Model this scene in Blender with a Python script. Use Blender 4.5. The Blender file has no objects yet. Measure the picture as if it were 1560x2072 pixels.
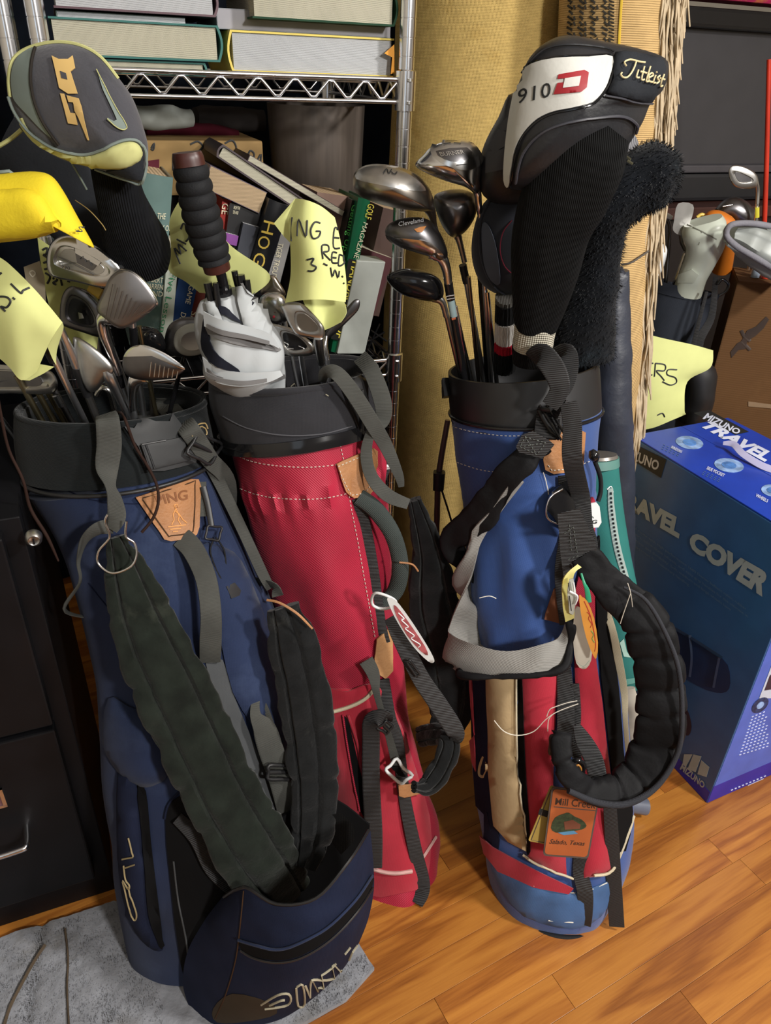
import bpy, bmesh, math, random
from math import radians, sin, cos, pi, tan, atan2, sqrt
from mathutils import Vector, Matrix, noise, geometry
from mathutils.bvhtree import BVHTree
SC = bpy.context.scene
COL = SC.collection
# ---------------------------------------------------------------- camera
F_PX, EYE = 1499.0, Vector((0, 0, 1.25))
_d = Vector((680-780, 3550-1036, F_PX)).normalized()
_y = (Vector((0, 0, 1)) - _d*_d.z).normalized()
_x = _d.cross(_y)
if _x.x < 0: _x = -_x
RX, RY, RZ = _x, _y, -_d                    # world axes seen in camera coordinates (x right, y down, z ahead)
cam_d = bpy.data.cameras.new('camera'); cam = bpy.data.objects.new('camera', cam_d); COL.objects.link(cam)
cam_d.sensor_fit = 'HORIZONTAL'; cam_d.sensor_width = 36; cam_d.lens = 36*F_PX/1560; cam_d.clip_start = .02
cam.matrix_world = Matrix.Translation(EYE) @ Matrix(((RX.x, -RX.y, -RX.z), (RY.x, -RY.y, -RY.z), (RZ.x, -RZ.y, -RZ.z))).to_4x4()
SC.camera = cam
# ---------------------------------------------------------------- world, lamps, exposure
SC.view_settings.view_transform = 'Standard'; SC.view_settings.look = 'None'
SC.view_settings.gamma = 1; SC.view_settings.use_curve_mapping = False
SC.view_settings.exposure = -0.42
wd = bpy.data.worlds.new('world'); SC.world = wd; wd.use_nodes = True
wd.node_tree.nodes['Background'].inputs[0].default_value = (.55, .66, .85, 1)
wd.node_tree.nodes['Background'].inputs[1].default_value = .30
def area_lamp(name, loc, aim, size, power, col):
    l = bpy.data.lights.new(name, 'AREA'); l.shape = 'RECTANGLE' if isinstance(size, tuple) else 'DISK'
    if isinstance(size, tuple): l.size, l.size_y = size
    else: l.size = size
    l.energy = power; l.color = col
    o = bpy.data.objects.new(name, l); COL.objects.link(o); o.location = loc
    o.rotation_euler = (Vector(aim)-Vector(loc)).to_track_quat('-Z', 'Y').to_euler()
    return o
area_lamp('room_lamp', (1.30, -1.0, 1.95), (.2, 1.0, .6), .26, 70, (1, .965, .92))
area_lamp('ceiling_lamp', (1.65, .20, 2.15), (.1, .85, .3), .22, 62, (1, .96, .91))
area_lamp('window_light', (-.7, -1.9, 1.6), (-.1, 1.1, .8), (1.8, 1.5), 12, (.76, .88, 1))
# ---------------------------------------------------------------- pixel of the photograph (1560 x 2072) + real depth -> place in the room
def ray(px, py):
    c = Vector((px-780, py-1036, F_PX))
    return Vector((RX.dot(c), RY.dot(c), RZ.dot(c)))
def at(px, py, Y): r = ray(px, py); return EYE + r*(Y/r.y)
def atz(px, py, Z): r = ray(px, py); return EYE + r*((Z-EYE.z)/r.z)
def cdepth(p): q = p-EYE; c = RX*q.x + RY*q.y + RZ*q.z; return c.z
def pxm(p): return cdepth(p)/F_PX           # metres per pixel at a point
def V(p): return p if isinstance(p, Vector) else at(*p)
class Plane:
    def __init__(s, p0, n): s.p, s.n = Vector(p0), Vector(n).normalized(); s.n = s.n if s.n.dot(EYE-s.p) > 0 else -s.n
    def hit(s, px, py, off=0):
        r = ray(px, py); t = (s.p-EYE).dot(s.n)/r.dot(s.n); return EYE + r*t + s.n*off
class Depth:
    def __init__(s, Y): s.Y = Y
    def hit(s, px, py, off=0): r = ray(px, py); return at(px, py, s.Y) - r.normalized()*off
class Surf:
    def __init__(s, *objs):
        vs, fs = [], []
        for o in objs:
            k = len(vs); b = o.parent.location if o.parent and not o.parent.parent else (o.parent.parent.location if o.parent else Vector())
            b = Vector(b) if o.parent else Vector()
            vs += [v.co + b for v in o.data.vertices]; fs += [[i+k for i in p.vertices] for p in o.data.polygons]
        s.b = BVHTree.FromPolygons(vs, fs); s.last = 1.0
        s.c = sum(vs, Vector())/len(vs)
    def hit(s, px, py, off=0):
        r = ray(px, py).normalized(); l, n, i, d = s.b.ray_cast(EYE, r)
        if l is None:
            p = EYE + r*(s.c-EYE).dot(r)
            for _ in range(4):
                q, n, i, d = s.b.find_nearest(p); p = EYE + r*(q-EYE).dot(r)
            l = q
        if n.dot(r) > 0: n = -n
        return l + (n*.6 - r*.4).normalized()*off
def on(t, px, py, off=.002): return t.hit(px, py, off)
# ---------------------------------------------------------------- splines
def cr(P, n=6, closed=False):
    P = list(P); m = len(P)
    if m < 3 and not closed: return [P[0] + (P[-1]-P[0])*(i/n) for i in range(n+1)]
    out = []
    for i in range(m if closed else m-1):
        a, b, c, d = (P[(i-1) % m], P[i], P[(i+1) % m], P[(i+2) % m]) if closed else (P[max(i-1, 0)], P[i], P[i+1], P[min(i+2, m-1)])
        for k in range(n):
            t = k/n; t2, t3 = t*t, t*t*t
            out.append((b*2 + (c-a)*t + (a*2-b*5+c*4-d)*t2 + (b*3-a-c*3+d)*t3)*.5)
    if not closed: out.append(P[-1])
    return out
def crs(L, n=6): return [v.x for v in cr([Vector((x, 0, 0)) for x in L], n)]
def sm2(poly, n=5, closed=True): return [(v.x, v.y) for v in cr([Vector((p[0], p[1], 0)) for p in poly], n, closed)]
# ---------------------------------------------------------------- objects
def root_loc(o):
    b = Vector()
    while o is not None: b = b + Vector(o.location); o = o.parent
    return b
def mk(name, vs, fs, mat, parent=None, smooth=True, bev=0, sub=0):
    me = bpy.data.meshes.new(name); b = root_loc(parent)
    me.from_pydata([tuple(Vector(v)-b) for v in vs], [], fs); me.materials.append(mat)
    me.validate()
    bm = bmesh.new(); bm.from_mesh(me); bmesh.ops.recalc_face_normals(bm, faces=bm.faces)
    if bev: bmesh.ops.bevel(bm, geom=[e for e in bm.edges if len(e.link_faces) == 2 and e.calc_face_angle(0) > .6], offset=bev, segments=2, affect='EDGES', profile=.6)
    bm.to_mesh(me); bm.free()
    o = bpy.data.objects.new(name, me); COL.objects.link(o)
    if parent: o.parent = parent
    for p in me.polygons: p.use_smooth = smooth
    if smooth: me.set_sharp_from_angle(angle=radians(50))
    return o
def tag(o, label, cat, group=None):
    o['label'] = label; o['category'] = cat
    if group: o['group'] = group
    return o
def thing(name, label, cat, loc=(0, 0, 0), group=None):
    o = bpy.data.objects.new(name, None); COL.objects.link(o); o.empty_display_size = .05; o.location = Vector(loc)
    return tag(o, label, cat, group)
def lab(o, s): o['label'] = s; return o
def stuff(o): o['kind'] = 'stuff'; return o
def top(o, label, cat, group=None):
    """make a parentless mesh a thing with its origin at the bottom of its own bounds"""
    vs = o.data.vertices; c = Vector((sum(v.co.x for v in vs)/len(vs), sum(v.co.y for v in vs)/len(vs), min(v.co.z for v in vs)))
    for v in vs: v.co -= c
    o.location = c
    return tag(o, label, cat, group)
def join(name, parts, mat, parent=None, **k):
    vs, fs = [], []
    for v, f in parts: n = len(vs); vs += v; fs += [[i+n for i in q] for q in f]
    return mk(name, vs, fs, mat, parent, **k)
# ---------------------------------------------------------------- shapes
def boxg(o, X, Y, Z):
    o, X, Y, Z = map(Vector, (o, X, Y, Z))
    v = [o, o+X, o+X+Y, o+Y, o+Z, o+X+Z, o+X+Y+Z, o+Y+Z]
    return v, [(3, 2, 1, 0), (4, 5, 6, 7), (0, 1, 5, 4), (1, 2, 6, 5), (2, 3, 7, 6), (3, 0, 4, 7)]
def ringsg(rings, cap=True, closed=False):
    n = len(rings[0]); vs = [p for r in rings for p in r]; fs = []
    m = len(rings)
    for i in range(m if closed else m-1):
        j = (i+1) % m
        for k in range(n): fs.append((i*n+k, i*n+(k+1) % n, j*n+(k+1) % n, j*n+k))
    if cap and not closed:
        for i in (0, m-1):
            c = len(vs); vs.append(sum(rings[i], Vector())/n)
            for k in range(n): fs.append((i*n+k, i*n+(k+1) % n, c))
    return vs, fs
def sweepg(pts, w, t=None, twist=0, n=6, seg=None, prof=2, disp=None, wm=False, cap=True, closed=False, flat=None):
    """tube/band through pts; w,t full widths in photo pixels at that depth (metres when wm); face turned to the viewer unless twisted; prof = superellipse power"""
    P0 = [V(p) for p in pts]; m = len(P0)
    L = lambda x: list(x) if isinstance(x, (list, tuple)) else [x]*m
    w = L(w); t = w if t is None else L(t); tw = L(twist)
    P = cr(P0, n, closed); 
    if closed: w, t, tw = [crs(q+[q[0]], n)[:-1] for q in (w, t, tw)]
    else: w, t, tw = crs(w, n), crs(t, n), crs(tw, n)
    seg = seg or 12; rings = []; s = 0; N = len(P); side0 = None
    for i, p in enumerate(P):
        a, b = (P[(i-1) % N], P[(i+1) % N]) if closed else (P[max(i-1, 0)], P[min(i+1, N-1)])
        T = (b-a).normalized() if (b-a).length > 1e-9 else Vector((0, 0, 1))
        vw = (EYE-p).normalized(); sd = T.cross(vw)
        if sd.length < .25 and side0 is not None: sd = side0 - T*side0.dot(T)
        sd.normalize(); 
        if side0 is not None and sd.dot(side0) < 0: sd = -sd
        side0 = sd; nr = sd.cross(T).normalized()
        a_ = radians(tw[i]); e1 = sd*cos(a_) + nr*sin(a_); e2 = nr*cos(a_) - sd*sin(a_)
        k = 1 if wm else pxm(p); rx, ry = w[i]*k/2, t[i]*k/2
        if i: s += (p-P[i-1]).length
        r = []
        for j in range(seg):
            u = 2*pi*j/seg; c_, s_ = cos(u), sin(u)
            cx = math.copysign(abs(c_)**(2/prof), c_); sy = math.copysign(abs(s_)**(2/prof), s_)
            q = p + e1*rx*cx + e2*ry*sy
            if disp: q = q + (e1*cx*.3+e2*sy).normalized()*disp(u, s, q, i/(N-1))
            r.append(q)
        rings.append(r)
    return ringsg(rings, cap, closed)
def sweep(name, pts, w, t=None, mat=None, parent=None, **k):
    v, f = sweepg(pts, w, t, **k); return mk(name, v, f, mat, parent)
def band(name, pts, w, mat, parent=None, t=.0018, **k):
    """webbing: w in pixels, thickness in metres"""
    P = [V(p) for p in pts]; L = w if isinstance(w, (list, tuple)) else [w]*len(P)
    wm = [a*pxm(p) for a, p in zip(L, P)]
    k.setdefault('prof', 7); k.setdefault('seg', 12)
    v, f = sweepg(P, wm, [t]*len(P), wm=True, **k); return mk(name, v, f, mat, parent)
def loftg(secs, n=8, seg=48, disp=None, cap=True, full=False, prof=2):
    """body: secs = (px, py, Y of axis, half width px, depth ratio); rings square to the axis, wide across the view"""
    C0 = [at(s[0], s[1], s[2]) for s in secs]; W0 = [s[3]*pxm(c) for s, c in zip(secs, C0)]; R0 = [s[4] for s in secs]
    C = cr(C0, n); W = crs(W0, n); R = crs(R0, n); rings = []; N = len(C)
    A = (C[-1]-C[0]).normalized()
    for i, c in enumerate(C):
        T = (C[min(i+1, N-1)]-C[max(i-1, 0)]).normalized(); T = (T*.5+A*.5).normalized(); T = Vector((T.x, T.y*.62, T.z)).normalized()
        vw = (EYE-c); e1 = T.cross(vw).normalized(); e2 = e1.cross(T).normalized(); r = []
        for j in range(seg):
            u = 2*pi*j/seg; c_, s_ = cos(u), sin(u)
            cx = math.copysign(abs(c_)**(2/prof), c_); sy = math.copysign(abs(s_)**(2/prof), s_)
            q = c + e1*W[i]*cx + e2*W[i]*R[i]*sy
            if disp: q = q + (e1*cx+e2*sy).normalized()*disp(u, i/(N-1), q)
            r.append(q)
        rings.append(r)
    return (rings if full else ringsg(rings, cap))
def loft(name, secs, mat, parent=None, **k):
    v, f = loftg(secs, **k); return mk(name, v, f, mat, parent)
def hollow(name, secs, th, mat, parent=None, **k):
    """open ended tube wall (rim, collar): outer rings then inner rings"""
    R = loftg(secs, full=True, **k); inn = []
    for r in R:
        c = sum(r, Vector())/len(r); inn.append([c+(p-c)*(1-th/(p-c).length) for p in r])
    v, f = ringsg(R+inn[::-1], closed=True); return mk(name, v, f, mat, parent)
def gridg(G, nu=6, nv=6, th=.002, disp=None, closed_v=False):
    """cloth/paper/shell: G rows of control points -> smooth sheet with thickness"""
    G = [[V(p) for p in r] for r in G]
    rows = [cr(r, nv) for r in G]; cols = list(zip(*rows)); cols = [cr(list(c), nu) for c in cols]
    n, m = len(cols), len(cols[0]); P = [[cols[j][i] for j in range(n)] for i in range(m)]
    if disp: P = [[p + (EYE-p).normalized()*disp(i/(m-1), j/(n-1), p) for j, p in enumerate(r)] for i, r in enumerate(P)]
    N = [[None]*n for _ in range(m)]
    for i in range(m):
        for j in range(n):
            a = P[min(i+1, m-1)][j]-P[max(i-1, 0)][j]; b = P[i][min(j+1, n-1)]-P[i][max(j-1, 0)]
            q = a.cross(b); N[i][j] = q.normalized() if q.length > 1e-12 else Vector((0, -1, 0))
    vs = [P[i][j] + N[i][j]*th/2 for i in range(m) for j in range(n)] + [P[i][j] - N[i][j]*th/2 for i in range(m) for j in range(n)]
    k = m*n; fs = []
    for i in range(m-1):
        for j in range(n-1):
            a, b, c, d = i*n+j, i*n+j+1, (i+1)*n+j+1, (i+1)*n+j
            fs += [(a, b, c, d), (d+k, c+k, b+k, a+k)]
    bd = [(0, j) for j in range(n)] + [(i, n-1) for i in range(1, m)] + [(m-1, j) for j in range(n-2, -1, -1)] + [(i, 0) for i in range(m-2, 0, -1)]
    for q in range(len(bd)):
        a = bd[q][0]*n+bd[q][1]; b = bd[(q+1) % len(bd)]; b = b[0]*n+b[1]; fs.append((a, a+k, b+k, b))
    return vs, fs
def sheet(name, G, mat, parent=None, **k):
    v, f = gridg(G, **k); return mk(name, v, f, mat, parent)
def inpoly(p, poly):
    c = False; n = len(poly)
    for i in range(n):
        (x1, y1), (x2, y2) = poly[i], poly[i-1]
        if (y1 > p[1]) != (y2 > p[1]) and p[0] < (x2-x1)*(p[1]-y1)/(y2-y1)+x1: c = not c
    return c
def panelg(poly, tgt, off=.001, th=.003, res=14, smooth=0, puff=0, base=None):
    if smooth: poly = sm2(poly, smooth)
    pts = [];  n = len(poly)
    for i in range(n):
        a, b = Vector(poly[i]), Vector(poly[(i+1) % n]); k = max(1, int((b-a).length/res))
        for j in range(k): pts.append(a+(b-a)*(j/k))
    nb = len(pts); x0, x1 = min(p.x for p in pts), max(p.x for p in pts); y0, y1 = min(p.y for p in pts), max(p.y for p in pts)
    pl = [(p.x, p.y) for p in pts]; inner = []
    y = y0+res/2
    while y < y1:
        x = x0+res/2
        while x < x1:
            if inpoly((x, y), pl) and min((Vector((x, y))-q).length for q in pts) > res*.45: inner.append(Vector((x, y)))
            x += res
        y += res
    vs2, _, fs, *_r = geometry.delaunay_2d_cdt(pts+inner, [], [list(range(nb))], 1, 1e-4)
    dist = lambda p: min((p-q).length for q in pts)
    T = []
    for p in vs2:
        h = 0
        if puff: d = min(dist(p)/puff[1], 1); h = puff[0]*(1-(1-d)**2)
        T.append(tgt.hit(p.x, p.y, off+th+h))
    B = [tgt.hit(p.x, p.y, off if base is None else base) for p in vs2]; k = len(vs2)
    F = [tuple(f) for f in fs] + [tuple(i+k for i in f[::-1]) for f in fs]
    ed = {}
    for f in fs:
        for a, b in zip(f, list(f[1:])+[f[0]]): ed[(a, b)] = 1
    for (a, b) in ed:
        if (b, a) not in ed: F.append((b, a, a+k, b+k))
    return T+B, F
def panel(name, poly, tgt, mat, parent=None, **k):
    bev = k.pop('bev', 0); v, f = panelg(poly, tgt, **k); return mk(name, v, f, mat, parent, bev=bev)
def piping(name, pts, tgt, r, mat, parent=None, off=.001, n=5, seg=6, closed=False):
    """r in pixels (diameter)"""
    P = [tgt.hit(x, y, off) for x, y in sm2(pts, n, closed)]
    v, f = sweepg(P, r, n=1, seg=seg, closed=closed); return mk(name, v, f, mat, parent)
def strokes(name, lines, tgt, w, mat, parent=None, off=.0012, smooth=4, t=.0006, dash=0):
    parts = []
    for l in lines:
        p = sm2(l, smooth, False) if smooth and len(l) > 2 else l
        if dash:
            q = []; 
            for a, b in zip(p, p[1:]):
                k = max(1, int(math.dist(a, b)/2)); q += [(a[0]+(b[0]-a[0])*i/k, a[1]+(b[1]-a[1])*i/k) for i in range(k)]
            step = max(2, int(dash/2)); 
            for i in range(0, len(q)-step, step*2):
                P = [tgt.hit(x, y, off) for x, y in q[i:i+step+1]]; parts.append(sweepg(P, w, n=1, seg=4))
            continue
        P = [tgt.hit(x, y, off) for x, y in p]
        wm = [w*pxm(a) for a in P]; parts.append(sweepg(P, wm, [t]*len(P), wm=True, n=1, seg=6))
    o = join(name, parts, mat, parent)
    if dash: o['kind'] = 'stuff'
    return o
_font = {}
def text(name, s, quad, tgt, mat, parent=None, off=.0012, bold=0, shear=0, step=0, sp=1):
    """flat lettering; quad = pixel corners (bottom left, bottom right, top right, top left) of the word's own bounds"""
    c = bpy.data.curves.new('t', 'FONT'); c.body = s; c.offset = bold; c.shear = shear; c.space_character = sp; c.resolution_u = 3
    o = bpy.data.objects.new('t', c); me = bpy.data.meshes.new_from_object(o)
    bpy.data.objects.remove(o); bpy.data.curves.remove(c)
    bm = bmesh.new(); bm.from_mesh(me); bpy.data.meshes.remove(me)
    xs = [v.co.x for v in bm.verts]; ys = [v.co.y for v in bm.verts]; x0, x1, y0, y1 = min(xs), max(xs), min(ys), max(ys)
    if step:
        x = x0+step
        while x < x1: bmesh.ops.bisect_plane(bm, geom=bm.verts[:]+bm.edges[:]+bm.faces[:], plane_co=(x, 0, 0), plane_no=(1, 0, 0)); x += step
    BL, BR, TR, TL = [Vector(q) for q in quad]; vs = []
    bm.verts.ensure_lookup_table(); bm.verts.index_update()
    for v in bm.verts:
        a, b = (v.co.x-x0)/(x1-x0), (v.co.y-y0)/(y1-y0)
        q = (BL*(1-a)+BR*a)*(1-b) + (TL*(1-a)+TR*a)*b; vs.append(tgt.hit(q.x, q.y, off))
    fs = [[v.index for v in f.verts] for f in bm.faces]; bm.free()
    return mk(name, vs, fs, mat, parent, smooth=False)
# ---------------------------------------------------------------- materials
MATS = {}
def mat(name, base, rough=.7, metal=0, var=.12, vs=18, kind=None, bs=400, bd=.15, spec=.5, dirt=None, dsc=6, dth=.55, sheen=0, coat=0, trans=0, stretch=(1, 1, 1), sss=0):
    if name in MATS: return MATS[name]
    m = bpy.data.materials.new(name); m.use_nodes = True; nt = m.node_tree; N, L = nt.nodes, nt.links
    b = N['Principled BSDF']; b.inputs['Roughness'].default_value = rough; b.inputs['Metallic'].default_value = metal
    b.inputs['Specular IOR Level'].default_value = spec if metal or rough < .65 else .14
    if sheen: b.inputs['Sheen Weight'].default_value = sheen; b.inputs['Sheen Roughness'].default_value = .5
    if coat: b.inputs['Coat Weight'].default_value = coat; b.inputs['Coat Roughness'].default_value = .15
    if trans: b.inputs['Transmission Weight'].default_value = trans
    tc = N.new('ShaderNodeTexCoord'); mp = N.new('ShaderNodeMapping'); mp.inputs['Scale'].default_value = stretch
    L.new(tc.outputs['Object'], mp.inputs[0])
    nz = N.new('ShaderNodeTexNoise'); nz.inputs['Scale'].default_value = vs; nz.inputs['Detail'].default_value = 5; L.new(mp.outputs[0], nz.inputs['Vector'])
    rp = N.new('ShaderNodeValToRGB'); c = Vector(base)
    rp.color_ramp.elements[0].position = .3; rp.color_ramp.elements[1].position = .72
    rp.color_ramp.elements[0].color = (*(c*(1-var)), 1); rp.color_ramp.elements[1].color = (*(c*(1+var)), 1)
    L.new(nz.outputs[0], rp.inputs[0]); colr = rp.outputs[0]
    if dirt:
        n2 = N.new('ShaderNodeTexNoise'); n2.inputs['Scale'].default_value = dsc; n2.inputs['Detail'].default_value = 8; n2.inputs['Roughness'].default_value = .65; L.new(tc.outputs['Object'], n2.inputs['Vector'])
        r2 = N.new('ShaderNodeValToRGB'); r2.color_ramp.elements[0].position = dth; r2.color_ramp.elements[1].position = min(dth+.16, 1); L.new(n2.outputs[0], r2.inputs[0])
        mx = N.new('ShaderNodeMix'); mx.data_type = 'RGBA'; L.new(r2.outputs[0], mx.inputs[0]); L.new(colr, mx.inputs[6]); mx.inputs[7].default_value = (*dirt, 1); colr = mx.outputs[2]
    L.new(colr, b.inputs['Base Color'])
    h = None
    if kind == 'noise':
        q = N.new('ShaderNodeTexNoise'); q.inputs['Scale'].default_value = bs; q.inputs['Detail'].default_value = 3; L.new(mp.outputs[0], q.inputs['Vector']); h = q.outputs[0]
    elif kind in ('weave', 'twill', 'rib', 'vrib', 'knit'):
        def wave(d, s, dist=.4):
            q = N.new('ShaderNodeTexWave'); q.bands_direction = d; q.inputs['Scale'].default_value = s; q.inputs['Distortion'].default_value = dist; q.inputs['Detail Scale'].default_value = 2; L.new(mp.outputs[0], q.inputs['Vector']); return q.outputs['Fac']
        if kind == 'twill': h = wave('DIAGONAL', bs)
        elif kind == 'rib': h = wave('Z', bs)
        elif kind == 'vrib': h = wave('X', bs)
        else:
            mu = N.new('ShaderNodeMath'); mu.operation = 'MULTIPLY' if kind == 'weave' else 'ADD'; L.new(wave('X', bs), mu.inputs[0]); L.new(wave('Z', bs), mu.inputs[1]); h = mu.outputs[0]
    if h is not None:
        bp = N.new('ShaderNodeBump'); bp.inputs['Strength'].default_value = min(1, bd*3); bp.inputs['Distance'].default_value = .0012; L.new(h, bp.inputs['Height']); L.new(bp.outputs[0], b.inputs['Normal'])
    MATS[name] = m; return m
def hexc(h):
    r = [int(h[i:i+2], 16)/255 for i in (0, 2, 4)]; return tuple(x/12.92 if x <= .04045 else ((x+.055)/1.055)**2.4 for x in r)
def wr(amp, sc, seed=0):
    """soft folds"""
    def f(u, t, p):
        q = Vector((p.x*sc[0]+seed, p.y*sc[1], p.z*sc[2])); return amp*(noise.noise(q)+.5*noise.noise(q*2.1+Vector((7, 3, 1))))
    return f
# ---------------------------------------------------------------- palette
H = hexc
chrome = mat('chrome', (.80, .81, .84), .19, 1, var=.04)
shaft_m = mat('shaft_chrome', (.78, .80, .84), .30, 1, var=.05)
steel = mat('satin_steel', (.50, .49, .47), .33, 1, var=.14, vs=40)
steel_lt = mat('bright_steel', (.70, .70, .69), .24, 1, var=.08, vs=40)
steel_dk = mat('dark_steel', (.17, .165, .17), .35, 1, var=.2, vs=30)
bronze = mat('bronze_steel', (.36, .325, .285), .30, 1, var=.16, vs=25)
gunface = mat('grooved_face', (.26, .25, .25), .42, 1, var=.12)
blk_gloss = mat('black_gloss', (.008, .008, .009), .14, 0, var=.1)
blk_plastic = mat('black_plastic', (.012, .012, .013), .45, 0, var=.2)
blk_rubber = mat('black_rubber', (.012, .0125, .014), .66, kind='noise', bs=500, bd=.1)
web_black = mat('black_webbing', (.010, .010, .011), .62, kind='rib', bs=130, bd=.2, dirt=(.06, .058, .05), dsc=14, dth=.72)
web_grey = mat('grey_green_webbing', (.062, .063, .057), .75, kind='rib', bs=200, bd=.12, var=.18)
navy = mat('navy_canvas', (.018, .028, .068), .85, kind='weave', bs=330, bd=.10, var=.22, vs=9, dirt=(.034, .050, .105), dsc=5, dth=.52, sheen=.08)
navy_dk = mat('dark_navy_canvas', (.010, .014, .034), .85, kind='weave', bs=330, bd=.10, var=.2, dirt=(.05, .055, .075), dsc=7, dth=.64)
red = mat('red_twill', (.33, .004, .028), .62, kind='twill', bs=150, bd=.13, var=.16, vs=9, sheen=.08)
red_dk = mat('faded_red_canvas', (.38, .018, .036), .75, kind='weave', bs=300, bd=.12, var=.16, vs=12, sheen=.2)
blue = mat('blue_nylon', (.014, .060, .235), .6, kind='weave', bs=330, bd=.12, var=.2, vs=8, sheen=.25)
blue_wash = mat('washed_blue_nylon', (.045, .115, .27), .62, kind='weave', bs=330, bd=.12, var=.3, vs=14)
fleece_blk = mat('black_fleece', (.0065, .007, .0075), .95, kind='noise', bs=260, bd=.28, var=.35, vs=40, dirt=(.035, .036, .032), dsc=12, dth=.62, sheen=.15)
fleece_grn = mat('worn_green_black_fleece', (.009, .012, .009), .95, kind='noise', bs=200, bd=.3, var=.4, vs=30, dirt=(.032, .036, .027), dsc=9, dth=.6, sheen=.12)
collar_grey = mat('charcoal_neoprene', (.024, .024, .028), .9, kind='weave', bs=300, bd=.1, var=.18, dirt=(.10, .095, .085), dsc=25, dth=.74, sheen=.15)
collar_blk = mat('black_neoprene', (.0075, .0095, .0105), .9, kind='rib', bs=180, bd=.14, var=.25, sheen=.1)
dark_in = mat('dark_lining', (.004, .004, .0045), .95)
leather = mat('tan_leather', (.33, .150, .058), .6, kind='noise', bs=240, bd=.22, var=.2, vs=26, dirt=(.28, .12, .045), dsc=18, dth=.58)
leather_lt = mat('pale_tan_leather', (.40, .21, .09), .6, kind='noise', bs=240, bd=.2, var=.15, vs=26)
stitch_w = mat('white_thread', (.62, .58, .50), .8)
stitch_b = mat('dark_thread', (.05, .025, .012), .8)
note = mat('yellow_note_paper', (.63, .66, .27), .85, var=.035, vs=30, kind='noise', bs=60, bd=.06)
ink = mat('black_marker', (.010, .011, .012), .6)
paper_w = mat('white_page_edges', (.66, .68, .70), .85, var=.05, kind='rib', bs=260, bd=.3)
paper_c = mat('cream_page_edges', (.66, .63, .49), .85, var=.06, kind='rib', bs=260, bd=.3)
paper_o = mat('old_page_edges', (.62, .46, .29), .85, var=.08, kind='rib', bs=260, bd=.3)
white_pl = mat('white_plastic', (.68, .70, .70), .35, var=.04)
cream_cl = mat('cream_cloth', (.56, .49, .35), .85, kind='weave', bs=300, bd=.12, var=.1)
tan_cl = mat('tan_cloth', (.40, .29, .16), .85, kind='noise', bs=120, bd=.15, var=.12)
plate_blk = mat('matte_black_plate', (.016, .017, .018), .62, var=.15)
def flat(name, h, rough=.6, **k): return mat(name, H(h), rough, **k)
# ---------------------------------------------------------------- shelf-aligned frame (the wall runs 22 degrees off the view)
O2 = Vector((.005, 1.38, 0)); AU = Vector((cos(radians(22)), sin(radians(22)), 0)); AB = Vector((-sin(radians(22)), cos(radians(22)), 0)); UP = Vector((0, 0, 1))
def SP(a, b, z): return O2 + AU*a + AB*b + UP*z
def struct(o): o['kind'] = 'structure'; return o
# ================================================================ floor: oak strips, 57 mm wide
def wood_mat():
    m = bpy.data.materials.new('oak_strip'); m.use_nodes = True; nt = m.node_tree; N, L = nt.nodes, nt.links; b = N['Principled BSDF']
    tc = N.new('ShaderNodeTexCoord'); oi = N.new('ShaderNodeObjectInfo'); 
    ad = N.new('ShaderNodeVectorMath'); ad.operation = 'MULTIPLY_ADD'; L.new(oi.outputs['Random'], ad.inputs[0]); ad.inputs[1].default_value = (37, 19, 11); L.new(tc.outputs['Object'], ad.inputs[2])
    mp = N.new('ShaderNodeMapping'); mp.inputs['Scale'].default_value = (1.6, 13, 13); L.new(ad.outputs[0], mp.inputs[0])
    n1 = N.new('ShaderNodeTexNoise'); n1.inputs['Scale'].default_value = 1.5; n1.inputs['Detail'].default_value = 3; n1.inputs['Distortion'].default_value = .5; L.new(mp.outputs[0], n1.inputs['Vector'])
    ml = N.new('ShaderNodeMath'); ml.operation = 'MULTIPLY'; ml.inputs[1].default_value = 19; L.new(n1.outputs[0], ml.inputs[0])
    sn = N.new('ShaderNodeMath'); sn.operation = 'SINE'; L.new(ml.outputs[0], sn.inputs[0])
    mp2 = N.new('ShaderNodeMapping'); mp2.inputs['Scale'].default_value = (12, 260, 40); L.new(ad.outputs[0], mp2.inputs[0])
    n2 = N.new('ShaderNodeTexNoise'); n2.inputs['Scale'].default_value = 1.4; n2.inputs['Detail'].default_value = 4; L.new(mp2.outputs[0], n2.inputs['Vector'])
    mr = N.new('ShaderNodeMapRange'); mr.inputs[1].default_value = -1.2; mr.inputs[2].default_value = 1.2; L.new(sn.outputs[0], mr.inputs[0])
    mx = N.new('ShaderNodeMix'); mx.data_type = 'FLOAT'; mx.inputs[0].default_value = .42; L.new(mr.outputs[0], mx.inputs[2]); L.new(n2.outputs[0], mx.inputs[3])
    rp = N.new('ShaderNodeValToRGB'); e = rp.color_ramp.elements; e[0].position = .18; e[0].color = (*H('80491a'), 1); e[1].position = .8; e[1].color = (*H('b07430'), 1)
    k = rp.color_ramp.elements.new(.45); k.color = (*H('9d6126'), 1); L.new(mx.outputs[0], rp.inputs[0])
    hs = N.new('ShaderNodeHueSaturation'); mv = N.new('ShaderNodeMapRange'); L.new(oi.outputs['Random'], mv.inputs[0]); mv.inputs[3].default_value = .86; mv.inputs[4].default_value = 1.1
    L.new(mv.outputs[0], hs.inputs['Value']); L.new(rp.outputs[0], hs.inputs['Color']); L.new(hs.outputs[0], b.inputs['Base Color'])
    b.inputs['Roughness'].default_value = .34; b.inputs['Coat Weight'].default_value = .25; b.inputs['Coat Roughness'].default_value = .22
    bp = N.new('ShaderNodeBump'); bp.inputs['Strength'].default_value = .12; bp.inputs['Distance'].default_value = .001; L.new(n2.outputs[0], bp.inputs['Height']); L.new(bp.outputs[0], b.inputs['Normal'])
    return m
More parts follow.
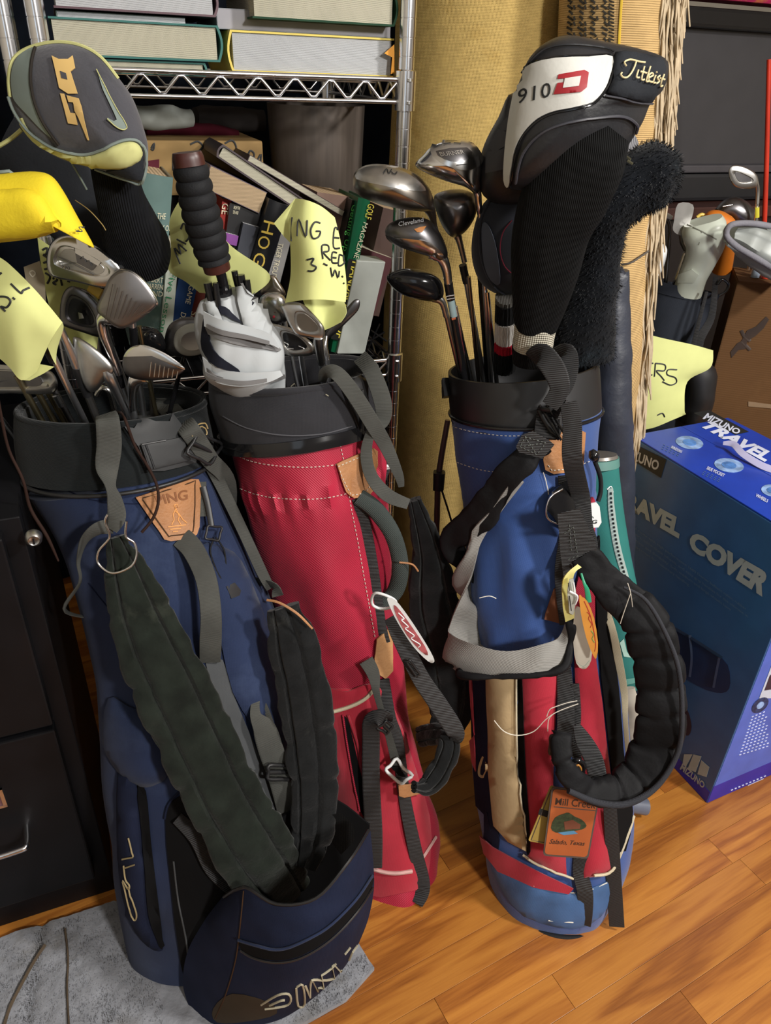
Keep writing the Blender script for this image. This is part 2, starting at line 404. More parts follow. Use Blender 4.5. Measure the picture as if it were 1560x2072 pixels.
oak = wood_mat(); gap = flat('floor_gap', '2a1608', .9)
v, f = boxg(SP(-2.2, -3.6, -.05), AU*4.6, AB*4.75, UP*.040); floor = struct(mk('floor', v, f, gap, smooth=False))
PA = radians(29.5); PU = Vector((cos(PA), sin(PA), 0)); PV = Vector((-sin(PA), cos(PA), 0)); PW = .0575
rnd = random.Random(5); meshes = []
for L_ in (.45, .62, .80, 1.0):
    v, f = boxg((0, -PW/2+.0002, -.010), (L_-.0006, 0, 0), (0, PW-.0004, 0), (0, 0, .010))
    o = mk('plank', v, f, oak, None, smooth=False, bev=.0004); meshes.append((L_, o.data)); bpy.data.objects.remove(o)
org = atz(1433, 1697, 0) - PV*PW*.5       # an end joint of one row
for r_ in range(-14, 26):
    L0 = -2.4 + (rnd.random()*.8); u = L0
    if r_ == 0: u = -.62*3
    while u < 2.1:
        L_, me = rnd.choice(meshes) if r_ else meshes[1]
        p = org + PU*u + PV*(r_*PW); c = p+PU*L_/2; ca, cb = (c-O2).dot(AU), (c-O2).dot(AB)
        if -1.5 < ca < 1.9 and -1.5 < cb < .62 and Vector((c.x-.2, c.y-.9)).length < 1.75:
            o = bpy.data.objects.new('plank', me); COL.objects.link(o); o.parent = floor; o.location = (p.x, p.y, 0); o.rotation_euler = (0, 0, PA)
        u += L_
# ================================================================ walls and ceiling
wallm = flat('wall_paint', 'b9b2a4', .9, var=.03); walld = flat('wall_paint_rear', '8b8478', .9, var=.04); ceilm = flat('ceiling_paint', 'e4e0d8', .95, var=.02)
for nm, g, m_ in (('wall_back', boxg(SP(-2.2, 1.10, 0), AU*4.6, AB*.05, UP*2.5), walld), ('wall_left', boxg(SP(-1.75, -3.6, 0), AU*.05, AB*4.7, UP*2.5), wallm),
               ('wall_right', boxg(SP(2.3, -3.6, 0), AU*.05, AB*4.7, UP*2.5), wallm), ('wall_front', boxg(SP(-2.2, -3.65, 0), AU*4.6, AB*.05, UP*2.5), wallm),
               ('ceiling', boxg(SP(-2.2, -3.6, 2.5), AU*4.6, AB*4.75, UP*.05), ceilm)):
    struct(mk(nm, g[0], g[1], m_, smooth=False))
# ================================================================ file cabinet (square to the shelf)
cb = flat('cabinet_black', '0b0b0e', .5, spec=.25, var=.25, dirt=H('150f0f'), dsc=4, dth=.6)
c0 = atz(235, 1822, 0); CU = Vector((cos(radians(23.5)), sin(radians(23.5)), 0)); CB = Vector((-sin(radians(23.5)), cos(radians(23.5)), 0))
cab = thing('file_cabinet', 'black two-drawer metal file cabinet at left with chrome lock and handle', 'cabinet', c0-CU*.19+CB*.2)
def cbx(a0, a1, b0, b1, z0, z1): return boxg(c0+CU*a0+CB*b0+UP*z0, CU*(a1-a0), CB*(b1-b0), UP*(z1-z0))
g = cbx(-.38, 0, .022, .40, 0, .765); mk('body', *g, cb, cab, smooth=False, bev=.002)
cf = Plane(c0+CB*.0, CB)
for z0, z1 in ((.075, .425), (.435, .750)):
    g = cbx(-.375, -.022, 0, .022, z0, z1); d = mk('drawer', *g, cb, cab, smooth=False, bev=.003)
    h = cf.hit(54, 1676) - CU*.038
    if z1 < .5:
        P = [h+CU*-.05, h+CU*-.05-CB*.03, h+CU*-.04-CB*.036, h+CU*.025-CB*.036, h+CU*.038-CB*.03, h+CU*.038]
        v, f = sweepg(P, .010, .016, wm=True, n=4, seg=10); mk('handle', v, f, chrome, d)
        o_ = cf.hit(16, 1628)-CU*.08-CB*.004
        j = [boxg(o_, CU*.08, CB*.004, UP*.005), boxg(o_+UP*.032, CU*.08, CB*.004, UP*.005), boxg(o_, CU*.005, CB*.004, UP*.037), boxg(o_+CU*.075, CU*.005, CB*.004, UP*.037)]
        join('label_holder', j, chrome, d, smooth=False); g = boxg(o_+CB*.002, CU*.078, CB*.0015, UP*.035); mk('label_card', *g, flat('label_card', '6b4a4c', .7), d, smooth=False)
lk = cf.hit(68, 1085); R_ = []
for r_, d_ in ((.0, .010), (.005, .010), (.0065, .011), (.0095, .008), (.010, 0)):
    R_.append([lk+CU*r_*cos(a)*1+UP*r_*sin(a)-CB*d_ for a in [2*pi*i/24 for i in range(24)]])
mk('lock', *ringsg(R_, cap=False), steel, cab); g = boxg(lk-CU*.001-CB*.0135-UP*.004, CU*.002, CB*.001, UP*.008); mk('keyhole', *g, blk_gloss, cab, smooth=False)

ct = thing('shade_backdrop', 'dark navy cloth hanging behind the wire shelving', 'curtain', SP(-.55, .56, .0))  # dark cloth at far left, widened to stand for shade behind the shelves
cm_ = flat('backdrop_navy', '0d131c', .95, var=.4); G = [[SP(-1.45+.1*i, .56+.012*sin(i*1.7), z) for i in range(18)] for z in (2.3, 1.2, .03)]
mk('cloth', *gridg(G, nu=2, nv=3, th=.003), cm_, ct)
# ================================================================ chrome wire shelving
def tubeg(a, b, d, seg=8): return sweepg([Vector(a), Vector(b)], d, n=1, seg=seg, wm=True)
shelf = thing('wire_shelving', 'chrome wire shelving unit with grooved posts, holding books above and below', 'shelf', SP(-.27, .2, 0))
SW, SD = .537, .43
def post(p, parent, z1=2.0):
    R = []; z = 0
    while z < z1:
        for dz, r in ((0, .0119), (.0003, .0127), (.0240, .0127), (.0243, .0119)):
            R.append([Vector((p.x+r*cos(2*pi*i/20), p.y+r*sin(2*pi*i/20), z+dz)) for i in range(20)])
        z += .0254
    o = mk('post', *ringsg(R), chrome, parent); o.data.set_sharp_from_angle(angle=radians(25)); return o
for a in (0, -SW):
    for b in (0, SD): post(SP(a, b, 0), shelf)
zt, zb = .0, .0
def tier(zt, zb, sub=True):
    S = thing
    j = []
    def side(p, q, nm):
        d = (q-p).normalized(); L = (q-p).length; p = p+d*.012; L -= .024
        mk(nm, *tubeg(p+UP*zt, p+d*L+UP*zt, .0075), chrome, shelf); mk(nm, *tubeg(p+UP*zb, p+d*L+UP*zb, .0065), chrome, shelf)
        n = max(2, round(L/.0555)*2); pts = []
        for i in range(n+1):
            x = L*i/n; top_ = i % 2 == 0
            pts += [p+d*(x-.004)+UP*((zt-.005) if top_ else (zb+.005)), p+d*(x+.004)+UP*((zt-.005) if top_ else (zb+.005))]
        mk('truss_wire', *sweepg(pts, .0045, n=1, seg=8, wm=True), chrome, shelf)
    side(SP(-SW, 0, 0), SP(0, 0, 0), 'front_rail'); side(SP(-SW, SD, 0), SP(0, SD, 0), 'rear_rail')
    side(SP(0, 0, 0), SP(0, SD, 0), 'side_rail'); side(SP(-SW, 0, 0), SP(-SW, SD, 0), 'side_rail')
    x = -SW+.03
    while x < -.01: j.append(tubeg(SP(x, 0, zt), SP(x, SD, zt), .0035, 6)); x += .0254
    stuff(join('deck_wires', j, chrome, shelf))
    for b in (.14, .29): mk('deck_support', *tubeg(SP(-SW, b, zt-.006), SP(0, b, zt-.006), .005), chrome, shelf)
    for a in (0, -SW):
        for b in (0, SD):
            p = SP(a, b, 0); R = []
            for z, r in ((zb-.012, .0135), (zb-.012, .0165), (zt+.012, .0165), (zt+.014, .0135)): R.append([Vector((p.x+r*cos(2*pi*i/24), p.y+r*sin(2*pi*i/24), z)) for i in range(24)])
            mk('collar', *ringsg(R, cap=False), chrome, shelf)
            q = p - AB*.017 if b == 0 else p+AB*.017
            join('collar_weld', [sweepg([q+UP*(zt-.002), q+UP*(zt+.002)], .009, wm=True, n=2, seg=8), sweepg([q+UP*(zb-.002), q+UP*(zb+.002)], .008, wm=True, n=2, seg=8)], steel_lt, shelf)
P0 = Plane(SP(0, 0, 0), AB)
zt1, zb1 = P0.hit(780, 160).z, P0.hit(780, 206).z
tier(zt1, zb1); tier(.772, .742); tier(.18, .15)
op = thing('neighbour_shelf_post', 'chrome post of the next shelving unit, at top left corner', 'post', SP(-SW-.040, .02, 0)); post(SP(-SW-.040, .02, 0), op)
# ================================================================ books
def book(o, S, T, L, cover, page, label, spine_r=.5, soft=False, group=None, name='book', bt=.0026):
    """o: corner; S spine->fore edge, T thickness, L length"""
    o = Vector(o); s, t, l = S.normalized(), T.normalized(), L.normalized(); ls, lt, ll = S.length, T.length, L.length
    bt = min(.0006 if soft else bt, lt*.2); ins = .0004 if soft else .0035
    b0 = o + S/2 + T/2 + L/2; zm = min((o+S*i+T*j+L*k).z for i in (0, 1) for j in (0, 1) for k in (0, 1)); R = thing(name, label, 'book', (b0.x, b0.y, zm), group)
    prof = []; bul = 0 if soft else min(.16*lt, .006); m = 8
    outer = [(ls, 0)] + [(-bul*sin(pi*i/m)+.001, lt*i/m) for i in range(m+1)] + [(ls, lt)]
    inner = [(ls, lt-bt)] + [(bt-bul*sin(pi*i/m)*.9+.001, bt+(lt-2*bt)*(1-i/m)) for i in range(m+1)] + [(ls, bt)]
    pr = outer+inner; n = len(pr); ringA = [o+s*a+t*b for a, b in pr]; ringB = [p+L for p in ringA]; vs = ringA+ringB
    fs = [(i, (i+1) % n, n+(i+1) % n, n+i) for i in range(n)]; h = len(outer)
    for i in range(h-1):
        a, b, c, d = i, i+1, n-2-i, n-1-i
        fs += [(a, b, c, d), (a+n, d+n, c+n, b+n)]
    cv = mk('cover', vs, fs, cover, R, smooth=not soft)
    v, f = boxg(o+s*(bt+.0015)+t*(bt+.0002)+l*ins, s*(ls-ins-bt-.0015), t*(lt-2*bt-.0004), l*(ll-2*ins)); mk('pages', v, f, page, R, smooth=False)
    return R
def lying(x0, x1, yt, yb, b, depth, cover, page, label, soft=False, spine='r', grp=None, yb2=None):
    pl = Plane(SP(0, b, 0), AB); br = pl.hit(x1, yb); bl = pl.hit(x0, yb); tr = pl.hit(x1, yt)
    w = (br-bl).dot(AU); h = tr.z-br.z
    if spine == 'r': return book(br, -AU*w, UP*h, AB*depth, cover, page, label, soft=soft, group=grp)
    return book(br-AU*w, AU*w, UP*h, AB*depth, cover, page, label, soft=soft, group=grp)
def spine(q, b, cover, page, label, depth=.11, soft=True, grp=None, db=0):
    pl = Plane(SP(0, b, 0), AB); bl, br, tr, tl = [pl.hit(*p) for p in q]
    T = ((br-bl)+(tr-tl))/2; L = ((tl-bl)+(tr-br))/2; L = L - T*(L.dot(T)/T.length_squared); c = (bl+br+tr+tl)/4
    return book(c-T/2-L/2, AB*depth, T, L, cover, page, label, soft=soft, group=grp)
def txt(name, s, q, b, m, par, off=.0045, **k):
    # q: text quad on the plane of the spines
    return text(name, s, q, Plane(SP(0, b, 0), AB), m, par, off=off, **k)
gS = 'books stacked on the top shelf'; zs = zt1+.003
ctl, cgr, cmr, cgy = flat('cloth_teal', '3f6b66', .7), flat('cloth_dark_green', '24402f', .7), flat('cover_maroon', '4a2a35', .5), flat('cover_grey', '9aa0a6', .6)
yel = flat('cover_yellow', 'd8c25a', .6)
def yz(y, x=600): return y
lying(116, 418, 127, 155, .02, .22, flat('board_teal2', '48716c', .7), paper_c, 'cream-paged book with thin teal boards, bottom of the left stack', grp=gS, soft=False)
lying(112, 447, 52, 126, .012, .24, ctl, paper_c, 'thick teal hardback with cream pages in the left stack on top shelf', grp=gS)
lying(116, 376, 36, 51, .03, .2, flat('cover_grey_green', '8b9a92', .7), paper_w, 'thin grey-white paperback between teal and maroon books on top shelf', soft=True, spine='l', grp=gS)
lying(112, 438, -24, 35, .016, .23, cmr, paper_w, 'maroon-covered book with blue-white pages, top of the left stack', grp=gS)
lying(470, 795, 78, 157, .03, .2, yel, paper_w, 'very thick book with white pages and yellow cover, right stack on top shelf', soft=False, grp=gS, spine='l')
lying(440, 790, 38, 77, .05, .2, cgy, flat('page_shade', '9b9aa0', .8), 'grey-paged book with curled corner above the thick yellow-covered one', soft=True, grp=gS, spine='l')
lying(512, 799, -14, 54, .012, .22, cgr, paper_c, 'dark green hardback with cream pages, top of right stack', grp=gS)
lying(446, 560, -60, -15, .06, .2, flat('cover_brown', '5b4a44', .6), paper_c, 'brown book just cut by the top of the frame', grp=gS)
tb = thing('page_flag', 'orange paper flag sticking out of the thick white-paged book', 'bookmark', Plane(SP(0, .02, 0), AB).hit(790, 130))
v, f = panelg([(777, 108), (797, 90), (798, 148), (790, 150), (793, 116)], Plane(SP(0, .018, 0), AB), th=.0006, res=10); mk('flag', v, f, flat('flag_orange', 'd9921f', .6), tb)
# lower tier
gL = 'books jumbled on the lower shelf'
R = spine([(252, 700), (317, 700), (359, 365), (292, 345)], .02, flat('jacket_teal_grey', '5f7673', .25, dirt=H('8f9d95'), dsc=8, dth=.6), paper_o, 'wide grey-green jacketed book with cream title, behind the iron heads', depth=.17, soft=False, grp=gL)
cream_t = flat('cream_print', 'd9d2b4', .6)
txt('title', 'THE', [(316, 441), (333, 442), (335, 430), (318, 429)], .02, cream_t, R, off=.0085); txt('title', 'STORY OF', [(303, 462), (344, 466), (345, 455), (305, 451)], .02, cream_t, R, off=.0085)
for i, s in enumerate(('HERBERT', 'WARREN', 'WIND')): txt('author', s, [(288, 567+i*14), (328, 570+i*14), (329, 560+i*14), (290, 556+i*14)], .02, cream_t, R, off=.0085)
R = spine([(315, 705), (336, 706), (373, 505), (349, 500)], .006, flat('spine_white', 'c4cdc0', .6), paper_c, 'slim white book with green title reading down the spine', grp=gL)
txt('title', 'Five Lessons', [(345, 548), (319, 680), (331, 683), (357, 551)], .006, flat('green_print', '2f8a5c', .6), R)
R = spine([(338, 705), (372, 700), (404, 560), (362, 535)], .016, flat('spine_blue', '133a6e', .45), paper_w, 'dark blue book beside the slim white one', grp=gL)
txt('title', 'GAME', [(382, 575), (374, 612), (384, 615), (392, 578)], .016, cream_t, R); txt('title', 'DE', [(366, 630), (362, 646), (372, 649), (376, 633)], .016, cream_t, R)
R = spine([(374, 705), (398, 705), (422, 575), (398, 568)], .03, flat('spine_rust', '6b2a1e', .5), paper_o, 'rust-red book right of the dark blue book', grp=gL)
txt('title', 'SA', [(386, 628), (383, 650), (397, 652), (400, 630)], .03, cream_t, R)
def fore(q, b, cover, page, label, depth=.13, soft=True, flip=False):   # page edge to the front, spine at one end
    pl = Plane(SP(0, b, 0), AB); bl, br, tr, tl = [pl.hit(*p) for p in q]
    S = ((br-bl)+(tr-tl))/2; T = ((tl-bl)+(tr-br))/2; T = T-S*(T.dot(S)/S.length_squared); c = (bl+br+tr+tl)/4
    if flip: return book(c+S/2-T/2, -S, T, AB*depth, cover, page, label, soft=soft, group=gL)
    return book(c-S/2-T/2, S, T, AB*depth, cover, page, label, soft=soft, group=gL)
fore([(424, 390), (529, 430), (536, 392), (410, 322)], .03, flat('cover_mauve', '6f6373', .4), paper_o, 'thick old paperback with peach page edges right of the umbrella grip')
fore([(462, 330), (640, 455), (662, 432), (425, 277)], .035, flat('cover_dark_mauve', '3d3136', .5), paper_c, 'dark-covered book with cream pages leaning down towards the note', soft=False)
fore([(508, 326), (690, 440), (700, 425), (496, 311)], .05, flat('cover_plum', '4b3a42', .5), paper_c, 'thinner cream-paged book lying on the leaning dark one', soft=True)
R = spine([(446, 470), (463, 474), (467, 405), (447, 402)], .05, flat('spine_red', 'a8261c', .45), paper_c, 'small bright red book beside the umbrella grip', grp=gL)
txt('title', 'GE', [(449, 410), (447, 432), (460, 434), (462, 412)], .05, cream_t, R)
R = spine([(452, 500), (514, 510), (530, 425), (468, 412)], .036, flat('cover_black', '17171a', .4), paper_c, 'black paperback under the peach-paged one', grp=gL)
txt('small_print', 'FROM THE\nTEE AND', [(470, 432), (483, 434), (486, 418), (473, 416)], .036, cream_t, R, off=.002)
spine([(452, 492), (480, 498), (482, 478), (454, 470)], .026, flat('cover_purple', '7b3f8a', .45), paper_w, 'purple book corner beside the umbrella grip', grp=gL)
spine([(476, 560), (506, 568), (524, 460), (486, 450)], .022, flat('cover_slate', '3c3f48', .4), paper_w, 'slate book leaning left of the black gold-lettered one', grp=gL)
R = spine([(500, 590), (536, 600), (580, 416), (536, 398)], .012, flat('cover_jet', '0e0f13', .35), paper_w, 'jet black book with large gold letters on the spine', soft=False, grp=gL)
gold = flat('gold_print', 'c9ae4e', .35)
for s, y, x in (('H', 444, 533), ('O', 474, 524), ('G', 508, 515), ('A', 540, 508)):
    txt('title', s, [(x, y), (x-6, y+25), (x+17, y+31), (x+23, y+6)], .012, gold, R, off=.0055)
R = spine([(538, 580), (566, 586), (588, 480), (558, 470)], .02, flat('spine_grey', '8e8d8c', .5), paper_w, 'grey book right of the gold-lettered black one', grp=gL)
txt('title', 'TIGER TROUT', [(563, 490), (548, 560), (558, 563), (573, 493)], .02, cream_t, R, off=.002)
spine([(628, 520), (690, 520), (708, 402), (642, 385)], .06, flat('cover_pinkbrown', '8d7265', .6), paper_o, 'pinkish-brown book behind the front note', grp=gL)
R = spine([(652, 712), (664, 712), (729, 410), (706, 402)], .03, flat('cover_black_b', '101412', .4), paper_w, 'black book with bright green title left of the green handbook', grp=gL)
txt('title', 'Getting Up and Down', [(709, 412), (670, 600), (683, 604), (722, 416)], .03, flat('lime_print', '59c05a', .5), R, off=.002)
R = spine([(665, 712), (680, 712), (763, 408), (731, 400)], .015, flat('cover_green', '0d5c3c', .35), paper_w, 'green golf handbook with yellow title leaning by the shelf post', soft=False, grp=gL)
ypr = flat('yellow_print', 'e3d552', .5)
txt('title', 'GOLF', [(743, 411), (736, 441), (749, 444), (756, 414)], .015, ypr, R, off=.0048); txt('title', "MAGAZINE'S", [(734, 448), (711, 530), (721, 533), (743, 452)], .015, cream_t, R, off=.0048)
v, f = panelg([(704, 522), (732, 528), (696, 690), (668, 684)], Plane(SP(0, .015, 0), AB), off=.0045, th=.0005, res=20); mk('title_band', v, f, flat('band_black', '11130f', .5), R)
txt('title', 'HANDBOOK OF', [(711, 527), (677, 680), (690, 684), (726, 531)], .015, ypr, R, off=.0056, bold=.01)
wb = thing('white_box', 'blank pale grey-white box leaning against the shelf post', 'box', SP(-.05, .02, .775))
pl = Plane(SP(0, .006, 0), AB); q = [pl.hit(*p) for p in ((682, 716), (738, 716), (777, 537), (722, 527))]
T = q[1]-q[0]; L = q[3]-q[0]; v, f = boxg(q[0], T, L, AB*.05); mk('box_body', v, f, flat('box_white', 'b4bab4', .55), wb, smooth=False, bev=.002)
spine([(690, 640), (768, 640), (782, 532), (728, 486)], .065, flat('cover_wine', '5a3237', .5), paper_c, 'wine-red book behind the pale box', grp=gL)
spine([(742, 640), (784, 640), (800, 430), (760, 412)], .09, flat('cover_cocoa', '54403a', .5), paper_o, 'cocoa-brown book standing behind the post', grp=gL)
v, f = [], []
wv = thing('cross_wire_bookend', 'black wire bookend with crossed bars beside the shelf post', 'bookend', SP(-.01, .07, .775)); pl = Plane(SP(0, .07, 0), AB)
join('wires', [sweepg([pl.hit(*p) for p in l], 4, n=1, seg=6) for l in ([(745, 705), (768, 655)], [(750, 668), (782, 690)], [(748, 690), (778, 672)], [(744, 650), (742, 720)], [(742, 720), (790, 720)])], blk_gloss, wv)
# storage bin, kraft box and cloths behind the books
def bx_thing(name, a0, a1, b0, b1, z0, z1, m, label, cat, bev=.004):
    t = thing(name, label, cat, SP((a0+a1)/2, (b0+b1)/2, z0)); v, f = boxg(SP(a0, b0, z0), AU*(a1-a0), AB*(b1-b0), UP*(z1-z0)); mk('body', v, f, m, t, smooth=False, bev=bev); return t
bx_thing('shade_block', -.51, -.025, .03, .40, .186, .70, flat('block_black', '08080a', .9), 'black storage crate in deep shadow on the lowest shelf tier', 'crate', .01)  # added, unseen: darkens the low tier and blocks light from behind
sb = bx_thing('storage_bin', -.50, -.19, .19, .41, .775, 1.045, flat('bin_black', '0d0d0f', .8), 'black fabric storage bin behind the jumbled books', 'bin', .008)
kb = bx_thing('kraft_box', -.50, -.20, .17, .40, 1.047, 1.135, flat('kraft', '94794f', .7), 'kraft cardboard box with black brush marks lying on the bin', 'box')
kp = Plane(SP(0, .17, 0), AB)
strokes('brush_marks', [[(385, 292), (400, 286), (410, 296), (402, 306)], [(430, 300), (445, 296), (450, 310)], [(455, 290), (470, 284), (478, 300), (468, 312)], [(500, 318), (506, 305), (514, 312), (510, 330)], [(520, 325), (528, 312), (526, 335)], [(306, 300), (312, 290), (310, 303), (305, 301)], [(440, 318), (452, 316)], [(350, 318), (350, 345)]], kp, 3.5, ink, kb)
panel('wine_patch', [(300, 325), (322, 322), (322, 345), (300, 350)], kp, flat('wine_patch', '54202c', .7), kb, res=12, th=.0004); panel('wine_patch', [(352, 320), (375, 318), (378, 345), (352, 345)], kp, MATS['wine_patch'], kb, res=12, th=.0004)
def cloth(name, pts, w, t, m, label, cat='cloth', seed=0, n=8, seg=24):
    d = wr(.006, (25, 25, 25), seed); o = sweep(name, pts, w, t, m, None, n=n, seg=seg, disp=lambda u, s, q, f_: d(u, 0, q)); return top(o, label, cat)
cloth('white_towel', [(270, 236, 1.47), (330, 238, 1.5), (384, 240, 1.53)], [44, 46, 40], [60, 60, 50], flat('towel_white', 'aeb3ae', .95), 'rolled off-white towel under the top shelf', 'towel')
cloth('wine_cloth', [(290, 262, 1.50), (380, 262, 1.54), (478, 272, 1.58)], [26, 34, 22], [60, 70, 50], flat('cloth_wine', '42101c', .9), 'crumpled wine-red cloth on the kraft box', seed=3)
cloth('grey_cloth', [(395, 238, 1.62), (460, 240, 1.65), (535, 245, 1.67)], [40, 48, 40], [60, 70, 60], flat('cloth_greybrown', '3a3635', .9), 'dark grey crumpled cloth in the shadow under the top shelf', seed=5)
wbn = thing('waste_bin', 'grey-brown glossy cylindrical bin standing behind the shelf post', 'bin', SP(-.075, .31, .776)); R = []
for z, r in ((.776, .066), (.778, .078), (1.19, .094), (1.19, .091), (.785, .070), (.785, .0)):
    p = SP(-.066, .29, z); R.append([p+Vector((r*cos(2*pi*i/48), r*sin(2*pi*i/48), 0)) for i in range(48)])
mk('wall', *ringsg(R, cap=False), flat('bin_taupe', '574f49', .3, var=.15, stretch=(6, 6, .4)), wbn)
# books left of the navy bag on the cabinet
pc = c0-CU*.29
for i, (z0, z1, col, lb, dx) in enumerate(((.767, .80, '8f8f8f', 'grey magazine pile on the file cabinet', 0), (.801, .822, 'b9bab6', 'white book with red-edged cover on the grey pile', .006), (.823, .955, 'a9a590', 'cream box standing on the white book at left edge', -.008))):
    v, f = boxg(c0-CU*(.36)+CB*.03+UP*z0, CU*(.215+dx), CB*.2, UP*(z1-z0)); top(mk(('magazine_pile', 'white_book', 'cream_box')[i], v, f, flat('cabtop%d' % i, col, .7), None, smooth=False, bev=.002), lb, ('magazines', 'book', 'box')[i])
# ================================================================ rolled rugs
yrug = mat('yellow_rug_backing', H('c2a666'), .9, kind='weave', bs=150, bd=.3, var=.10, vs=60, dirt=H('a07c34'), dsc=5, dth=.6)
yr = thing('rolled_rug', 'tall golden-yellow rolled rug standing behind the blue bag', 'rug', at(985, 0, 1.63)*1); yr.location.z = 0
c_ = at(985, 0, 1.63); d = wr(.004, (7, 7, 2.5))
R = []
for i in range(60):
    z = 1.75*i/59; r = []
    for k in range(72):
        u = 2*pi*k/72; q = Vector((c_.x+.166*cos(u), c_.y+.166*sin(u), z)); r.append(q+Vector((cos(u), sin(u), 0))*(d(u, 0, q)))
    R.append(r)
mk('roll', *ringsg(R), yrug, yr)
grug = mat('golden_kilim', H('bd9e6c'), .9, kind='rib', bs=105, bd=.3, var=.12, vs=40)
pr = thing('fringed_rug', 'rolled patterned rug with long beige fringe beside the yellow roll', 'rug', atz(1085, 1560, 0))
P = [(1262, -260, 1.46, 119, 1), (1246, 100, 1.45, 116, 1), (1208, 500, 1.43, 106, 1), (1168, 950, 1.40, 96, 1), (1060, 1500, 1.41, 94, 1)]
prr = loft('roll', P, grug, pr, n=10, seg=56, disp=wr(.003, (6, 6, 4), 4)); ps = Surf(prr)
band('ribbed_edge', [on(ps, 1262, -60, .002), on(ps, 1254, 60, .002), on(ps, 1248, 200, .002)], 5, flat('yellow_stripe', 'c9a93c', .8), pr)
for r_ in range(-2, 9):
    y = r_*11; l = []
    for x in (1150, 1172, 1196, 1220):
        s = random.Random(r_*7+x); k = s.random()
        l.append([(x+s.uniform(-3, 3), y), (x+8, y+4+3*k), (x+2+s.uniform(0, 9), y+8)]); 
        if k > .4: l.append([(x+12, y), (x+14, y+8)])
    if r_ < 8: strokes('woven_motif', l, ps, 4, flat('motif_dark', '33302a', .9), pr, smooth=0, off=.0016)
strokes('woven_border', [[(1232, -20+i*7), (1243, -16+i*7)] for i in range(16)], ps, 2.6, MATS['motif_dark'], pr, smooth=0, off=.0016)
fr = mat('beige_fringe', H('b8a78c'), .95, var=.2, vs=60); rnd = random.Random(3); L_ = []
for i in range(900):
    y = -160 + i*1.4 + rnd.uniform(-6, 6); xe = 1362-(y*.10) if y < 480 else 1314-(y-480)*.095
    xe += rnd.uniform(-26, 14); Yd = 1.40+rnd.uniform(-.02, .02); ln = rnd.uniform(90, 170); k = rnd.uniform(-9, 15); w0 = rnd.uniform(-4, 4)
    if y+ln > 1015: ln = max(20, 1015-y)
    L_.append(sweepg([(xe-8, y, Yd), (xe+2+k*.2, y+ln*.2, Yd-.012), (xe+k*.5+w0, y+ln*.6, Yd-.018), (xe+k*.9-5-w0, y+ln, Yd-.015)], [6, 6.5, 6, 3], n=3, seg=5))
stuff(join('fringe', L_, fr, pr))
cd = thing('thin_cord', 'thin grey cord tied round the fringed rug', 'cord', at(1300, 540, 1.36)); sweep('cord', [(1248, 537, 1.34), (1275, 532, 1.33), (1295, 520, 1.34), (1312, 508, 1.36)], 4, None, flat('cord_grey', '55504b', .8), cd, n=6, seg=6)
# ================================================================ television on its stand, far right
tb_ = .50; TP = Plane(SP(0, tb_, 0), AB)
tvm = flat('tv_screen', '3a393c', .35, var=.06); tvb = flat('tv_bezel', '0f0e10', .3)
def pr_box(name, x0, x1, yt, yb, b0, depth, m, parent, bev=.004):
    pl = Plane(SP(0, b0, 0), AB); a, c = pl.hit(x0, yb), pl.hit(x1, yb); zt_, zb_ = pl.hit((x0+x1)/2, yt).z, pl.hit((x0+x1)/2, yb).z
    a0, a1 = (a-O2).dot(AU), (c-O2).dot(AU); v, f = boxg(SP(a0, b0, zb_), AU*(a1-a0), AB*depth, UP*(zt_-zb_)); return mk(name, v, f, m, parent, smooth=False, bev=bev)
tv = thing('television', 'flat dark grey television screen behind the putter bag', 'television', TP.hit(1480, 405))
pr_box('screen', 1225, 1800, 62, 334, .505, .03, tvm, tv); pr_box('lower_bezel', 1225, 1800, 334, 349, .495, .05, flat('bezel_grey', '454347', .4), tv); pr_box('frame', 1215, 1810, 20, 62, .47, .10, tvb, tv, bev=.008)
pr_box('back_shell', 1235, 1790, 55, 345, .537, .05, tvb, tv); pr_box('speaker_bar', 1230, 1800, 350, 405, .50, .07, flat('bar_black', '1b1b1e', .5), tv, bev=.01)
mg = thing('magenta_cloth', 'magenta patterned cloth lying on top of the television', 'cloth', TP.hit(1480, 18)); o = pr_box('cloth', 1372, 1800, -12, 11, .48, .08, flat('cloth_magenta', '8f1f45', .8, dirt=H('a0602c'), dsc=30, dth=.55), mg, bev=.006)
st = thing('media_stand', 'dark red-brown wooden stand under the television', 'cabinet', SP(1.15, .7, 0)); zz = TP.hit(1500, 407).z
g = boxg(SP(.55, .42, zz-.03), AU*1.3, AB*.55, UP*.03); mk('stand_top', *g, flat('stand_wood', '3b201b', .45), st, smooth=False, bev=.003)
g = boxg(SP(.57, .44, 0), AU*1.26, AB*.5, UP*(zz-.032)); mk('stand_body', *g, flat('stand_body', '150d0c', .5), st, smooth=False, bev=.003)
